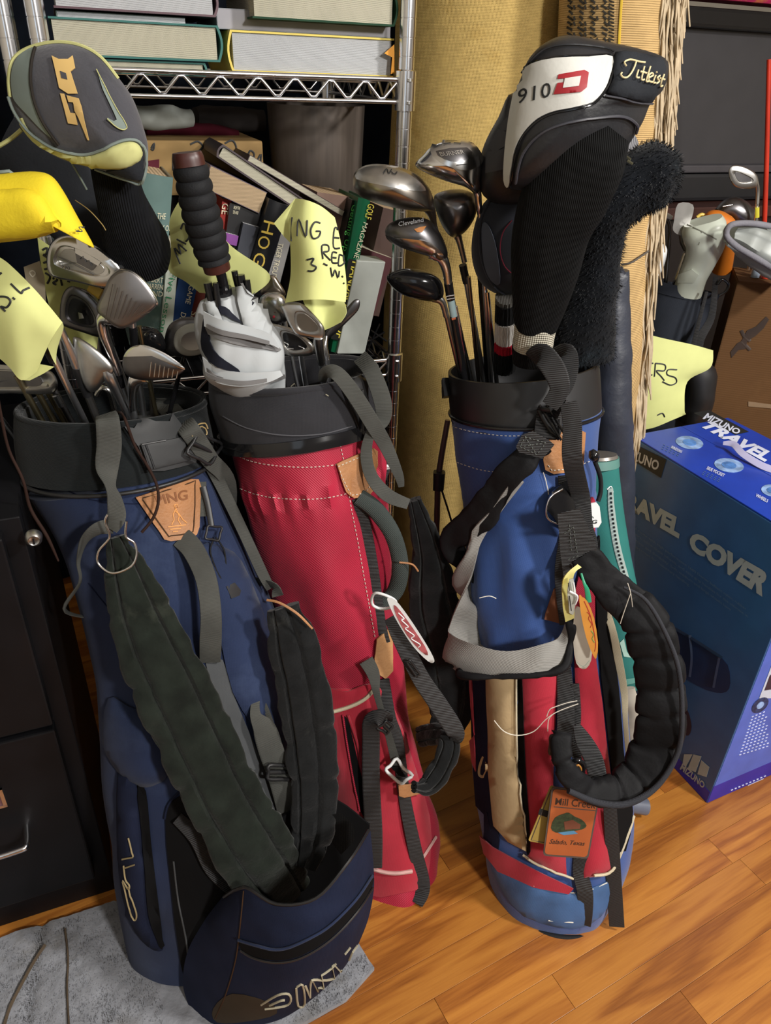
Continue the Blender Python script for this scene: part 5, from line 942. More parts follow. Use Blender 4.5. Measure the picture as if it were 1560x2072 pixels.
cg = thing('oval_tag', 'cream oval tag with dark centre behind the orange oval tag', 'tag', at(1180, 1350, .845)); panel('plate', [(1162, 1236), (1172, 1228), (1190, 1260), (1198, 1320), (1192, 1346), (1180, 1354), (1166, 1342), (1160, 1300)], Depth(.85), flat('tag_cream', 'b3ada0', .5), cg, th=.004, res=9, smooth=2); panel('dark_centre', [(1168, 1244), (1178, 1250), (1188, 1290), (1190, 1316), (1178, 1322), (1168, 1296)], Depth(.85), flat('tag_brown', '4a2a1a', .5), cg, off=.0045, th=.0004, res=8, smooth=2); strokes('rim_print', [[(1166, 1338), (1180, 1348), (1192, 1336)]], Depth(.85), 1.6, flat('print_teal', '3f8a7c', .5), cg, off=.0046)
yg = thing('paper_tags', 'bundle of folded yellow and cream paper tags tied to the blue bag yoke', 'tag', at(1150, 1260, .84)); sheet('tag_sheet', [[(1168, 1142, .86), (1176, 1148, .858)], [(1140, 1170, .845), (1160, 1166, .85)], [(1138, 1220, .84), (1162, 1225, .84)], [(1144, 1258, .84), (1162, 1250, .84)]], flat('tag_yellow', 'c9c076', .6, dirt=H('c9b425'), dsc=16, dth=.5), yg, th=.002, disp=lambda u, v, p: .004*noise.noise(p*60)); sheet('tag_sheet', [[(1152, 1172, .838), (1160, 1170, .838)], [(1148, 1200, .834), (1166, 1208, .834)], [(1152, 1240, .836), (1160, 1244, .836)]], flat('tag_white', 'a9aaa0', .6), yg, th=.0015); sweep('white_tie', [(1160, 1178, .83), (1162, 1200, .828), (1152, 1196, .828), (1168, 1206, .828), (1164, 1222, .83)], 4, None, white_pl, yg); strokes('tag_print', [[(1150, 1180), (1152, 1196)], [(1152, 1206), (1156, 1236)]], Depth(.832), 2, ink, yg)
gt = thing('green_tag', 'small green plastic tie on the blue bag yoke', 'tag', at(1190, 1218, .84)); sweep('tie', [(1176, 1160, .85), (1182, 1180, .842), (1188, 1195, .84), (1191, 1218, .838)], [4, 6, 10, 12], [4, 5, 5, 5], flat('tie_green', '2c8f6a', .4), gt, prof=4)
# course tag
mt = thing('course_tag', 'orange-brown leather bag tag lettered Mill Creek Salado, Texas on the blue bag', 'tag', at(1150, 1735, .745)); MP = Plane(at(1150, 1660, .742), (-.02, -1, .35))
tagm = flat('tag_rust', 'a2552c', .45); edge = flat('tag_edge', '4f453f', .5)
def rrect(q, r=8):
    out = []; n = len(q)
    for i in range(n):
        a, b, c = Vector(q[i-1]), Vector(q[i]), Vector(q[(i+1) % n]); p, s = b+(a-b).normalized()*r, b+(c-b).normalized()*r
        for k in range(5): t = k/4; out.append(tuple(p*(1-t)**2+b*2*t*(1-t)+s*t*t))
    return out
panel('border', rrect([(1116, 1590), (1214, 1602), (1190, 1736), (1098, 1730)]), MP, edge, mt, off=0, th=.0022, res=14); panel('face', rrect([(1119, 1594), (1210, 1606), (1187, 1732), (1101, 1726)]), MP, tagm, mt, off=.0022, th=.0006, res=14)
db = flat('tag_print_dark', '3a2418', .6)
text('lettering', 'Mill Creek', [(1122, 1626), (1204, 1634), (1206, 1618), (1124, 1612)], MP, db, mt, off=.0032, bold=.012); text('lettering', 'Salado, Texas', [(1110, 1706), (1182, 1710), (1183, 1700), (1112, 1695)], MP, db, mt, off=.0032, shear=.3, bold=.01); strokes('rule', [[(1120, 1630), (1204, 1638)]], MP, 2, db, mt, off=.003, smooth=0)
panel('tree_print', [(1114, 1672), (1122, 1652), (1140, 1644), (1150, 1642), (1162, 1650), (1176, 1656), (1186, 1668), (1176, 1676), (1150, 1680), (1124, 1682)], MP, flat('print_tree', '2f3a22', .6, var=.5, vs=200), mt, off=.003, th=.0003, res=9, smooth=2); panel('mill_print', [(1140, 1660), (1158, 1656), (1174, 1666), (1172, 1674), (1142, 1676)], MP, flat('print_mill', '6a3a26', .6), mt, off=.0034, th=.0003, res=9); panel('water_print', [(1128, 1682), (1160, 1678), (1168, 1684), (1140, 1687)], MP, flat('print_water', '4f7fa0', .6), mt, off=.0034, th=.0003, res=9)
ms = thing('yellow_tag', 'yellow bag tag with black bar behind the orange-brown one', 'tag', at(1090, 1705, .75)); MQ = Plane(at(1100, 1660, .752), (-.02, -1, .35)); panel('face', rrect([(1114, 1588), (1150, 1600), (1110, 1708), (1068, 1700)], 5), MQ, flat('tag_mustard', 'a98f48', .5), ms, off=0, th=.002, res=12); strokes('border_line', [[(1114, 1596), (1074, 1698), (1100, 1703)]], MQ, 1.8, edge, ms, off=.0024, smooth=0); panel('black_bar', [(1092, 1634), (1110, 1640), (1106, 1652), (1088, 1646)], MQ, ink, ms, off=.002, th=.0004, res=8)
# ================================================================ teal tube bag and slate sleeve behind
tl = mat('teal_canvas', H('2f6f6a'), .75, kind='weave', bs=320, bd=.1, var=.08)
tt = thing('teal_ball_bag', 'small teal tube bag with white zipper and grey lid behind the blue bag', 'bag', at(1262, 1400, 1.02))
tbm = loft('body', [(1205, 940, 1.13, 44, .95), (1212, 1020, 1.12, 46, .95), (1226, 1120, 1.105, 48, .95), (1244, 1230, 1.09, 48, .9), (1252, 1330, 1.075, 42, .85), (1258, 1385, 1.07, 36, .8)], tl, tt, n=8, seg=40, disp=wr(.002, (12, 12, 8), 6)); tbs = Surf(tbm)
g = loftg([(1205, 925, 1.135, 46, .97), (1205, 942, 1.13, 47, .97)], full=True, n=3, seg=40); mk('lid_band', *ringsg(g), flat('lid_edge', '4f7a72', .6), tt); g2 = loftg([(1205, 919, 1.137, 42, .97), (1205, 925, 1.135, 44, .97)], full=True, n=3, seg=40); mk('lid', *ringsg(g2), flat('lid_grey', '77726c', .35, metal=.4), tt)
band('zipper', [on(tbs, 1234, 988, .003), on(tbs, 1236, 1030, .003), on(tbs, 1246, 1100, .003), on(tbs, 1262, 1160, .003), on(tbs, 1274, 1196, .003)], [10, 13, 14, 13, 10], flat('zip_white', 'a9bab4', .6), tt); strokes('zip_teeth', [[(1234, 995), (1237, 1040), (1248, 1110), (1266, 1175)]], tbs, 3.5, steel_dk, tt, off=.0055, t=.001, dash=4)
strokes('zip_outline', [[(1228, 990), (1236, 984), (1240, 996)]], tbs, 2, white_pl, tt); panel('white_print', [(1254, 1300), (1262, 1292), (1268, 1318), (1276, 1330), (1262, 1328)], tbs, flat('print_pale', '9fc0b4', .7), tt, off=.001, th=.0005, res=7)
panel('hem', [(1250, 1376), (1286, 1370), (1287, 1380), (1252, 1388)], tbs, flat('hem_teal', '5f958c', .7), tt, off=.002, th=.001, res=8)
wcl = cloth('white_rag', [(1272, 1392, 1.0), (1278, 1450, .99), (1280, 1520, .98), (1270, 1560, .98)], [30, 36, 34, 16], [16, 20, 20, 10], flat('rag_white', '9a9388', .9), 'pale rag hanging below the teal tube bag')
sc_ = thing('club_foot_tube', 'grey plastic foot tip on the floor behind the blue bag', 'tube', atz(1300, 1640, 0)); sweep('tube', [atz(1270, 1628, .03), atz(1306, 1632, .02)], [30, 34], None, flat('tube_grey', '5d6270', .4), sc_, n=3, seg=16)
sl = mat('slate_nylon', H('2b2f3a'), .45, kind='noise', bs=90, bd=.2, var=.2)
su = thing('slate_sleeve', 'tall slate nylon travel sleeve standing between the blue bag and fringed rug', 'sleeve', atz(1180, 1700, 0)); dd = wr(.0025, (8, 8, 26), 17)
sv = loft('body', [(1240, 548, 1.22, 30, .9), (1238, 600, 1.215, 35, .9), (1240, 720, 1.20, 37, .9), (1240, 850, 1.185, 38, .9), (1244, 1000, 1.185, 40, .9), (1236, 1200, 1.18, 42, .9), (1200, 1500, 1.15, 42, .9), (1172, 1650, 1.13, 40, .9)], sl, su, n=12, seg=36, disp=dd)
panel('torn_top', [(1246, 552), (1258, 546), (1266, 560), (1262, 580), (1250, 575)], Surf(sv), sl, su, off=.004, th=.004, res=8)
# ================================================================ blue cardboard carton
bxm = flat('carton_blue', '315a8a', .42, dirt=H('38608c'), dsc=3, dth=.5, coat=.15); bxt = flat('carton_bright_blue', '1238a0', .4, kind='rib', bs=40, bd=.06, coat=.2)
bx = thing('blue_carton', 'large blue printed cardboard carton for a golf travel cover on the floor at right', 'box', atz(1430, 1625, 0))
A0 = atz(1430, 1625, 0); q = atz(1370, 1560, 0); dl = (q-A0); dl.z = 0; dl.normalize(); TPp = Plane(A0, Vector((-dl.y, dl.x, 0))); tl0 = TPp.hit(1287, 886); HZ = .624
ln = .43; dr = atz(1560, 1568, 0)-A0; dr.z = 0; dr.normalize(); wR = .265
fr3 = boxg(A0, dl*ln, dr*wR, UP*HZ); mk('carton_body', *fr3, bxm, bx, smooth=False, bev=.0015)
RPp = Plane(A0, Vector((-dr.y, dr.x, 0)))
v, f = boxg(A0+UP*(HZ+.0005)+dl*.002+dr*.001, dl*(ln-.004), dr*(.13), UP*.003); mk('top_flap', v, f, bxt, bx, smooth=False, bev=.001); v, f = boxg(A0+UP*(HZ+.0005)+dl*.002+dr*.132, dl*(ln-.004), dr*(.132), UP*.003); mk('top_flap', v, f, bxt, bx, smooth=False, bev=.001)
def qbox(plane, pts, m, nm, **k): return panel(nm, pts, plane, m, bx, **k)
rm = flat('carton_side_blue', '4a66c0', .38, dirt=H('3c58b4'), dsc=5, dth=.5); 
v, f = boxg(A0+dr*.003-Vector((-dr.y, dr.x, 0)).normalized()*0+UP*.05, dr*(wR-.006), (RPp.n)*.0006, UP*(HZ-.052)); mk('side_print', v, f, rm, bx, smooth=False)
v, f = boxg(A0+dr*.001+UP*.001, dr*(wR-.002), (RPp.n)*.0007, UP*.049); mk('side_base_print', v, f, flat('carton_royal', '26269a', .4), bx, smooth=False)
v, f = boxg(A0+dl*.001+UP*.001, dl*(ln-.002), TPp.n*.0007, UP*.03); mk('front_base_print', v, f, MATS['carton_royal'], bx, smooth=False)
gy = flat('print_grey', 'a6afac', .5); wp = flat('print_white', 'c6cbe0', .5)
panel('logo_block', [(1276, 894), (1349, 930), (1338, 967), (1270, 925)], TPp, ink, bx, off=.0004, th=.0006, res=14)
text('logo_lettering', 'MIZUNO', [(1262, 922), (1332, 953), (1336, 933), (1264, 901)], TPp, flat('print_silver', 'b9bcc0', .5), bx, off=.0016, bold=.03, shear=.1)
text('title_lettering', 'TRAVEL', [(1241, 1012), (1374, 1090), (1382, 1052), (1245, 978)], TPp, gy, bx, off=.001, bold=.06); text('title_lettering', 'COVER', [(1392, 1108), (1543, 1208), (1566, 1165), (1402, 1072)], TPp, gy, bx, off=.001, bold=.06)
dg = flat('print_dim', '5f7890', .5)
for i, s in enumerate(('Travel cover with high performance 1680 Denier ballistic nylon, rubber', 'bumpers, inline skate wheels, and easy grip handles for the ultimate in', 'protection and durability. Soft, medium and large wheels have', 'been approved for customary handling.')):
    L_ = 70/len(s); n = len(s)/71; x0, y0 = 1268, 1052+i*12
    text('small_print', s, [(x0, y0+7), (x0+246*n, y0+7+180*n), (x0+246*n, y0+180*n), (x0, y0)], TPp, dg, bx, off=.001)
ghost = flat('print_ghost', '182840', .45)
strokes('picture_print', [[(1325, 1255), (1350, 1262), (1400, 1290), (1450, 1322), (1462, 1330)], [(1398, 1285), (1402, 1330), (1398, 1370)], [(1458, 1330), (1452, 1360), (1446, 1392)]], TPp, 8, ghost, bx, off=.0008, t=.0005); panel('picture_print', [(1330, 1268), (1360, 1272), (1460, 1330), (1478, 1370), (1470, 1400), (1430, 1396), (1370, 1362), (1335, 1330)], TPp, flat('print_case', '1a2f55', .45, var=.2), bx, off=.0003, th=.0004, res=20, smooth=3); panel('wheel_print', [(1384, 1432), (1394, 1442), (1400, 1470), (1394, 1488), (1382, 1482), (1374, 1460)], TPp, flat('print_wheel', '2a2033', .5), bx, off=.0006, th=.0004, res=9, smooth=3)
panel('runbird_mark', [(1385, 1526), (1402, 1526), (1388, 1552), (1382, 1545)], TPp, gy, bx, off=.0008, th=.0004, res=9)
panel('runbird_mark', [(1404, 1526), (1420, 1530), (1408, 1562), (1392, 1556)], TPp, gy, bx, off=.0008, th=.0004, res=9); panel('runbird_mark', [(1420, 1538), (1436, 1552), (1430, 1572), (1412, 1566)], TPp, gy, bx, off=.0008, th=.0004, res=9)
text('mark_lettering', 'MIZUNO', [(1376, 1556), (1424, 1596), (1428, 1584), (1382, 1544)], TPp, gy, bx, off=.0012, bold=.03)
ZP = Plane(A0+UP*(HZ+.0038), UP)
panel('top_black_band', [(1404, 836), (1434, 830), (1515, 874), (1488, 880)], ZP, ink, bx, off=.0002, th=.0004, res=16)
text('top_lettering', 'MIZUNO', [(1421, 848), (1492, 880), (1500, 871), (1432, 836)], ZP, wp, bx, off=.001, bold=.03); text('top_lettering', 'TRAVEL', [(1414, 862), (1548, 936), (1566, 918), (1436, 853)], ZP, wp, bx, off=.0008, bold=.05, shear=.15)
for cx, cy, w_, h_ in ((1395, 896, 28, 13), (1475, 942, 30, 14), (1562, 993, 22, 12)):
    el = [(cx+w_*cos(a), cy+h_*sin(a)+w_*.12*cos(a)) for a in [2*pi*i/20 for i in range(20)]]; panel('round_picture', el, ZP, flat('pic_pale', '7f9cc8', .4, var=.5, vs=60), bx, off=.0002, th=.0004, res=10); panel('round_picture_core', [(cx+(x-cx)*.5, cy+(y-cy)*.5) for x, y in el], ZP, flat('pic_blue', '4a78b8', .4, var=.4, vs=90), bx, off=.0008, th=.0003, res=9)
text('caption', 'WINDOWS', [(1356, 907), (1378, 918), (1381, 913), (1360, 902)], ZP, wp, bx, off=.0008, bold=.02); text('caption', 'SIDE POCKET', [(1429, 950), (1464, 966), (1467, 960), (1432, 944)], ZP, wp, bx, off=.0008, bold=.02); text('caption', 'WHEELS', [(1528, 1005), (1552, 1018), (1555, 1012), (1531, 999)], ZP, wp, bx, off=.0008, bold=.02)
for i in range(3): strokes('caption_lines', [[(1342-i*2, 900+i*4), (1378-i*2, 918+i*3)], [(1424-i*2, 954+i*3), (1460-i*2, 970+i*3)]], ZP, 1.2, dg, bx, smooth=0, off=.0006, dash=5)
stp = thing('carton_strap', 'white plastic strap end lying on the blue carton', 'strap', ZP.hit(1470, 915)); band('strap', [ZP.hit(1460, 908, .012), ZP.hit(1480, 914, .016), ZP.hit(1500, 930, .012), ZP.hit(1540, 948, .006), ZP.hit(1580, 960, .004)], [8, 14, 14, 15, 15], flat('strap_white', 'a9a8c8', .4), stp, twist=20)
# side face details
panel('white_picture', [(1535, 1412), (1566, 1330), (1600, 1335), (1572, 1412)], RPp, flat('pic_white', 'bfc6d8', .5), bx, off=.001, th=.0004, res=16); panel('dark_picture', [(1545, 1396), (1556, 1366), (1572, 1352), (1580, 1390)], RPp, flat('pic_dark', '35293a', .5), bx, off=.0015, th=.0004, res=12)
el = [(1537+17*cos(a), 1426+14*sin(a)-8*cos(a)) for a in [2*pi*i/18 for i in range(18)]]; panel('wheel_picture', el, RPp, flat('pic_wheel', '22355f', .5, var=.6, vs=120), bx, off=.001, th=.0004, res=9); panel('wheel_hub', [(1537+(x-1537)*.45, 1426+(y-1426)*.45) for x, y in el], RPp, MATS['pic_pale'], bx, off=.0015, th=.0003, res=8)
for i in range(13): strokes('side_text_lines', [[(1520-i*2.1, 1450+i*6.4), (1552+i*.4, 1437+i*5.9)]], RPp, 2.2, wp, bx, smooth=0, off=.0009, dash=5)
strokes('base_text_line', [[(1478, 1598), (1550, 1568)]], RPp, 2.4, wp, bx, smooth=0, off=.0012, dash=5); panel('base_badge', [(1512, 1588), (1544, 1574), (1545, 1582), (1514, 1596)], RPp, wp, bx, off=.0012, th=.0003, res=8)

lin = loftg([(1060, 800, 1.072, 146, .95), (1060, 804, 1.071, 146, .95)], full=True, n=2, seg=40); mk('collar_lining', *ringsg(lin), dark_in, bb_)
# ================================================================ grey bath mat
mm = mat('grey_terry', H('85878d'), .98, kind='noise', bs=170, bd=.9, var=.14, vs=60, dirt=H('66625b'), dsc=5, dth=.56, sheen=.2)
ZF = Plane((0, 0, 0), UP); tz = lambda x, y: x
mv, mf = panelg([(-160, 1955), (0, 1903), (232, 1828), (480, 1862), (722, 1908), (757, 1964), (700, 2028), (600, 2085), (520, 2160), (200, 2230), (-200, 2200)], ZF, off=.0005, th=.008, res=9, base=.0003)
nm = len(mv)//2
for i in range(nm):
    p = mv[i]; mv[i] = p + UP*(.0025*noise.noise(p*60)+.003*noise.noise(p*22)+.002*noise.noise(p*150)-.006*math.exp(-((p.x+.52+.25*(p.y-.6))/.006)**2))
top(mk('bath_mat', mv, mf, mm), 'grey terry bath mat spread on the floor under the navy bag', 'mat'); mat_o = bpy.context.scene.objects['bath_mat']
rn = random.Random(8); tf = []
def tuft(p, h=.006): return sweepg([p, p+Vector((rn.uniform(-.002, .002), rn.uniform(-.002, .002), h))], [.0016, .0006], wm=True, n=1, seg=3, cap=False)
for i in range(6000):
    x, y = (rn.uniform(0, 330), rn.uniform(1835, 2072)) if i < 3600 else (rn.uniform(520, 750), rn.uniform(1930, 2072))
    if inpoly((x, y), [(0, 1908), (232, 1833), (330, 1850), (330, 2072), (0, 2072)]) or inpoly((x, y), [(520, 2072), (740, 1930), (752, 1964), (700, 2024), (600, 2080)]): tf.append(tuft(atz(x, y, .006), rn.uniform(.003, .0065)))
stuff(join('terry_pile', tf, mm, mat_o))
strokes('brown_thread_line', [[(92, 1912), (70, 1945), (45, 1990), (20, 2040), (8, 2080)]], Plane((0, 0, .012), UP), 6, flat('mat_brown', '55493c', .95), mat_o, off=.001); strokes('crease_line', [[(132, 1880), (138, 1940), (136, 2000), (140, 2080)]], Plane((0, 0, .011), UP), 4, flat('mat_brown', '55493c', .95), mat_o, off=.001, t=.004)
# ================================================================ club builders
def dome(name, outline, Y, df, db, m, parent, sm=4, tilt=(0, 0), nr=7):
    o = sm2(outline, sm); cx, cy = sum(p[0] for p in o)/len(o), sum(p[1] for p in o)/len(o)
    def ring(k, d): return [at(cx+(x-cx)*k, cy+(y-cy)*k, Y+(x-cx)*tilt[0]*k+(y-cy)*tilt[1]*k)+ray(x, y).normalized()*d for x, y in o]
    R = []
    for i in range(nr): a = pi/2*(i+.35)/nr; R.append(ring(sin(a), -df*cos(a)**.9))
    R.append(ring(1, 0))
    for i in range(nr-1, -1, -1): a = pi/2*(i+.35)/nr; R.append(ring(sin(a), db*cos(a)))
    return mk(name, *ringsg(R), m, parent)
def club(label, loc, group=None): return thing('golf_club', label, 'golf club', at(*loc), group)
def shaft(p, a, b, d=8, ext=.28, m=None, nm='shaft'): return mk(nm, *shaftg(a, b, d, ext), m or shaft_m, p)
# ---- clubs in the navy bag
c = club('long cavity-back iron, pale silver head pointing left above the navy bag', (270, 800, .95))
blade(c, [(96, 545), (95, 515), (106, 488), (132, 475), (165, 482), (205, 505), (240, 536), (246, 556), (236, 580), (205, 583), (160, 572), (110, 562)], .88, th=.014, m=steel_lt, cav=[(110, 535), (113, 508), (128, 496), (160, 505), (205, 530), (224, 550), (205, 562), (160, 553)], cm=steel, dip=.007, bev=.10)
DD = Depth(.884); panel('badge', [(150, 502), (178, 514), (196, 536), (186, 548), (156, 532)], DD, steel_dk, c, off=.0, th=.002, res=8); panel('badge_highlight', [(152, 498), (204, 530), (198, 538), (152, 512)], DD, steel_lt, c, off=.001, th=.002, res=8)
strokes('badge_mark', [[(162, 524), (168, 518), (174, 530), (180, 526), (186, 538)]], DD, 2, ink, c, off=.003, smooth=0); text('head_number', '790', [(124, 543), (141, 546), (142, 540), (125, 537)], DD, ink, c, off=.003); strokes('sole_line', [[(118, 520), (150, 535), (190, 556)]], DD, 1.5, steel_dk, c, off=.001)
sweep('hosel', [(238, 545, .885), (250, 572, .90), (262, 620, .92), (268, 660, .93)], [26, 20, 18, 16], None, shaft_m, c, seg=16); sweep('ferrule', [(269, 662, .93), (272, 700, .94)], [17, 16], None, blk_gloss, c, n=2); shaft(c, (272, 700, .94), (284, 790, .955), 12)
c = club('wedge with grooved grey face turned to the viewer, highest face above navy bag', (262, 830, .94))
h, P_ = blade(c, [(195, 625), (208, 592), (222, 562), (244, 545), (272, 552), (298, 578), (318, 612), (300, 634), (262, 660), (238, 664), (212, 646)], .855, th=.014, m=gunface)
dome('muscle_rim', [(222, 562), (244, 543), (272, 550), (300, 576), (320, 610), (314, 618), (294, 590), (268, 566), (244, 556)], .862, .006, .010, steel_lt, c)
strokes('face_groove', [[(212+i*9, 650-i*1.5), (228+i*9.5, 575+i*7)] for i in range(9)], Depth(.8535), 1.6, steel_dk, c, smooth=0, off=.0015)
sweep('hosel', [(218, 640, .862), (206, 650, .868), (210, 676, .876), (224, 712, .888), (240, 756, .90)], [40, 24, 20, 18, 16], [14, 18, 18, 18, 16], chrome, c, seg=18, n=6); sweep('ferrule', [(240, 756, .90), (247, 782, .906)], [15, 14], None, blk_gloss, c, n=2); shaft(c, (247, 782, .906), (262, 836, .92), 13)
c = club('dark cavity iron head between the pale iron and the grooved wedge', (230, 800, .95))
blade(c, [(121, 648), (124, 604), (138, 581), (160, 583), (196, 612), (214, 650), (206, 682), (165, 672), (130, 660)], .915, m=steel_dk, cav=[(132, 640), (136, 606), (148, 596), (176, 612), (196, 648), (190, 664), (150, 656)], cm=blk_gloss, dip=.006); panel('chrome_badge', [(158, 632), (166, 634), (170, 644), (160, 645)], Depth(.914), chrome, c, th=.002, res=6)
sweep('hosel', [(150, 584, .925), (180, 600, .93), (205, 640, .94), (225, 700, .95)], [10, 16, 16, 15], None, steel_dk, c); shaft(c, (222, 694, .95), (262, 800, .97), 12)
c = club('thin-topped iron seen from behind with bright hosel, centre of navy bag', (260, 840, .93))
dome('head', [(147, 690), (158, 683), (190, 702), (222, 732), (230, 752), (214, 768), (196, 790), (178, 790), (160, 752)], .885, .008, .010, steel, c); sweep('hosel', [(214, 748, .885), (222, 764, .888), (236, 792, .895), (246, 815, .90)], [20, 24, 19, 16], None, shaft_m, c, seg=16); shaft(c, (244, 808, .90), (262, 848, .91), 15)
c = club('black-faced wedge with pale top edge pointing right, at the navy bag rim', (272, 835, .93))
dome('head', [(249, 746), (250, 720), (264, 704), (292, 700), (335, 717), (369, 741), (371, 752), (345, 765), (300, 770), (264, 764)], .88, .007, .012, steel_dk, c); dome('top_edge', [(250, 722), (264, 703), (292, 698), (335, 715), (371, 741), (368, 748), (330, 728), (290, 712), (266, 714)], .876, .004, .006, steel_lt, c, nr=4)
strokes('face_groove', [[(306+i*9, 732+i*3.2), (303+i*9, 762+i*.6)] for i in range(7)], Depth(.869), 1.6, steel_lt, c, smooth=0, off=.0008)
sweep('hosel', [(286, 758, .884), (272, 772, .886), (268, 800, .892), (270, 835, .90)], [40, 26, 18, 16], [12, 16, 16, 16], chrome, c, seg=18); shaft(c, (269, 820, .897), (272, 850, .90), 14)
c = club('black fairway head in the shade behind the black-faced wedge', (300, 760, .99)); dome('head', [(268, 690), (272, 668), (300, 660), (325, 672), (336, 700), (325, 712), (290, 708)], .98, .02, .02, blk_gloss, c); shaft(c, (300, 700, .985), (306, 790, .99), 10, m=steel)
c = club('ring-shaped silver and cream mallet putter head beside the umbrella', (360, 780, 1.0)); dome('head', [(334, 705), (338, 665), (360, 645), (395, 642), (420, 660), (424, 700), (400, 722), (360, 722)], .985, .010, .02, steel_dk, c); dome('ring', [(352, 700), (356, 672), (378, 656), (402, 656), (418, 672), (420, 700), (402, 718), (370, 718)], .975, .010, .008, flat('cream_enamel', 'b3b2a8', .35), c)
panel('centre_recess', [(366, 696), (370, 680), (385, 672), (402, 674), (410, 690), (404, 706), (380, 708)], Depth(.962), steel, c, th=.002, res=8, smooth=3); shaft(c, (372, 720, .985), (352, 800, .99), 9, m=blk_gloss)
c = club('grey cavity-back iron lying level under the yellow note at left edge', (60, 830, .93)); blade(c, [(-60, 738), (20, 738), (75, 742), (104, 752), (117, 772), (112, 792), (92, 798), (20, 796), (-60, 794)], .905, m=steel, cav=[(-50, 748), (20, 748), (70, 752), (100, 766), (100, 782), (70, 786), (-50, 784)], cm=steel_dk, dip=.006, bev=.06); shaft(c, (-50, 780, .91), (20, 870, .93), 10)
gs = mat('gold_shaft', (.42, .36, .22), .3, 1)
for i, (x, w_, mm_, lb_) in enumerate(((52, 13, gs, 'leftmost gold-toned shaft entering the navy bag'), (76, 12, gs, 'second gold-toned shaft from the left in the navy bag'), (97, 12, gs, 'third gold-toned shaft from the left in the navy bag'), (112, 12, steel_dk, 'dark shaft with silver band right of the gold-toned shafts'))):
    c = club(lb_, (x+40, 850, .91+i*.008)); mk('shaft', *sweepg([(x-18, 760, .905+i*.01), (x+16, 822, .912+i*.01), (x+48, 880, .92+i*.01), (x+110, 1000, .93)], w_, n=3, seg=14), mm_, c)
    if i == 3: sweep('silver_band', [(112, 800, .902), (124, 822, .905)], 13, None, chrome, c, n=1)
c = club('chrome shaft with black ferrule rising into the yellow note at left', (170, 850, .90)); shaft(c, (92, 690, .85), (176, 862, .89), 13); sweep('ferrule', [(86, 684, .848), (97, 708, .853), (108, 732, .858)], [20, 19, 17], None, blk_plastic, c, n=2, seg=16); sweep('hosel', [(78, 660, .846), (86, 684, .848)], [14, 16], None, chrome, c, n=2)
c = club('thick chrome hosel and black ferrule second from the yellow note', (200, 850, .92)); sweep('hosel', [(122, 664, .872), (138, 700, .88), (156, 742, .888)], [14, 17, 20], None, shaft_m, c, seg=16); sweep('ferrule', [(156, 742, .888), (166, 770, .893), (178, 800, .899)], [22, 21, 19], None, blk_plastic, c, seg=16); shaft(c, (176, 794, .898), (204, 866, .912), 15, m=steel)
c = club('bent chrome putter neck deep in the navy bag', (210, 850, .95)); sweep('neck', [(196, 800, .93), (206, 786, .93), (220, 792, .93), (228, 815, .935), (238, 860, .94)], [12, 13, 12, 11, 11], None, steel_lt, c)
c = club('slim steel shaft at the rear right of the navy bag', (310, 820, .98)); mk('shaft', *sweepg([(282, 660, .96), (296, 740, .97), (312, 820, .98), (330, 900, .99)], 9, n=3), gs, c)
tt_ = thing('tan_putter_tag', 'tan flat plastic piece with a round hole left of the pale iron', 'tag', at(70, 620, .93)); panel('plate', [(48, 540), (80, 528), (90, 560), (94, 625), (70, 640), (54, 580)], Depth(.93), flat('tan_plastic', '8c8370', .5), tt_, th=.004, res=10); piping('hole_ring', [(60, 552), (66, 548), (72, 553), (66, 560)], Depth(.93), 3, flat('ring_pale', 'b8b2a2', .4), tt_, off=.005, closed=True)
yb = thing('yellow_wooden_tees', 'yellow pencil-like piece between the iron heads of the navy bag', 'pencil', at(195, 600, .93)); sweep('piece', [(180, 582, .925), (205, 596, .925)], [16, 22], None, flat('tee_yellow', 'b89a3a', .5), yb, prof=4, n=2)
# ---- clubs in the red bag
c = club('muscle-back iron with long oval cavity just below the front note', (650, 740, 1.0))
blade(c, [(568, 618), (580, 613), (603, 612), (622, 622), (652, 655), (657, 672), (652, 688), (626, 684), (600, 678), (588, 662), (574, 634)], .925, th=.014, m=steel, cav=[(596, 634), (604, 629), (620, 633), (645, 657), (648, 672), (630, 676), (606, 670), (597, 655)], cm=bronze, dip=.005); sweep('hosel', [(644, 680, .93), (645, 700, .94), (650, 735, .96)], [22, 20, 15], None, steel_lt, c, seg=16); shaft(c, (649, 725, .955), (652, 750, .965), 12)
c = club('dark-cavity iron directly below the oval-cavity one in the red bag', (612, 750, 1.0)); blade(c, [(540, 664), (548, 655), (566, 658), (590, 664), (625, 688), (637, 704), (634, 716), (618, 721), (590, 721), (568, 711), (550, 688)], .95, th=.014, m=steel, cav=[(566, 674), (574, 668), (600, 676), (622, 694), (628, 706), (612, 712), (590, 713), (573, 702)], cm=blk_gloss, dip=.006); shaft(c, (608, 716, .955), (614, 752, .965), 11); strokes('cavity_script', [[(574, 692), (584, 698), (580, 704), (594, 706)], [(604, 700), (616, 706), (612, 710)]], Depth(.95), 1.8, steel_lt, c, off=.0)
c = club('dark wedge seen edge-on right of the front note', (662, 740, 1.0)); dome('head', [(656, 676), (680, 646), (702, 622), (718, 606), (728, 609), (725, 627), (706, 648), (680, 673), (660, 688)], .99, .005, .007, steel_dk, c); sweep('hosel', [(660, 680, .985), (658, 700, .98), (663, 728, .98)], [8, 10, 10], None, chrome, c); shaft(c, (662, 722, .98), (664, 750, .985), 9)
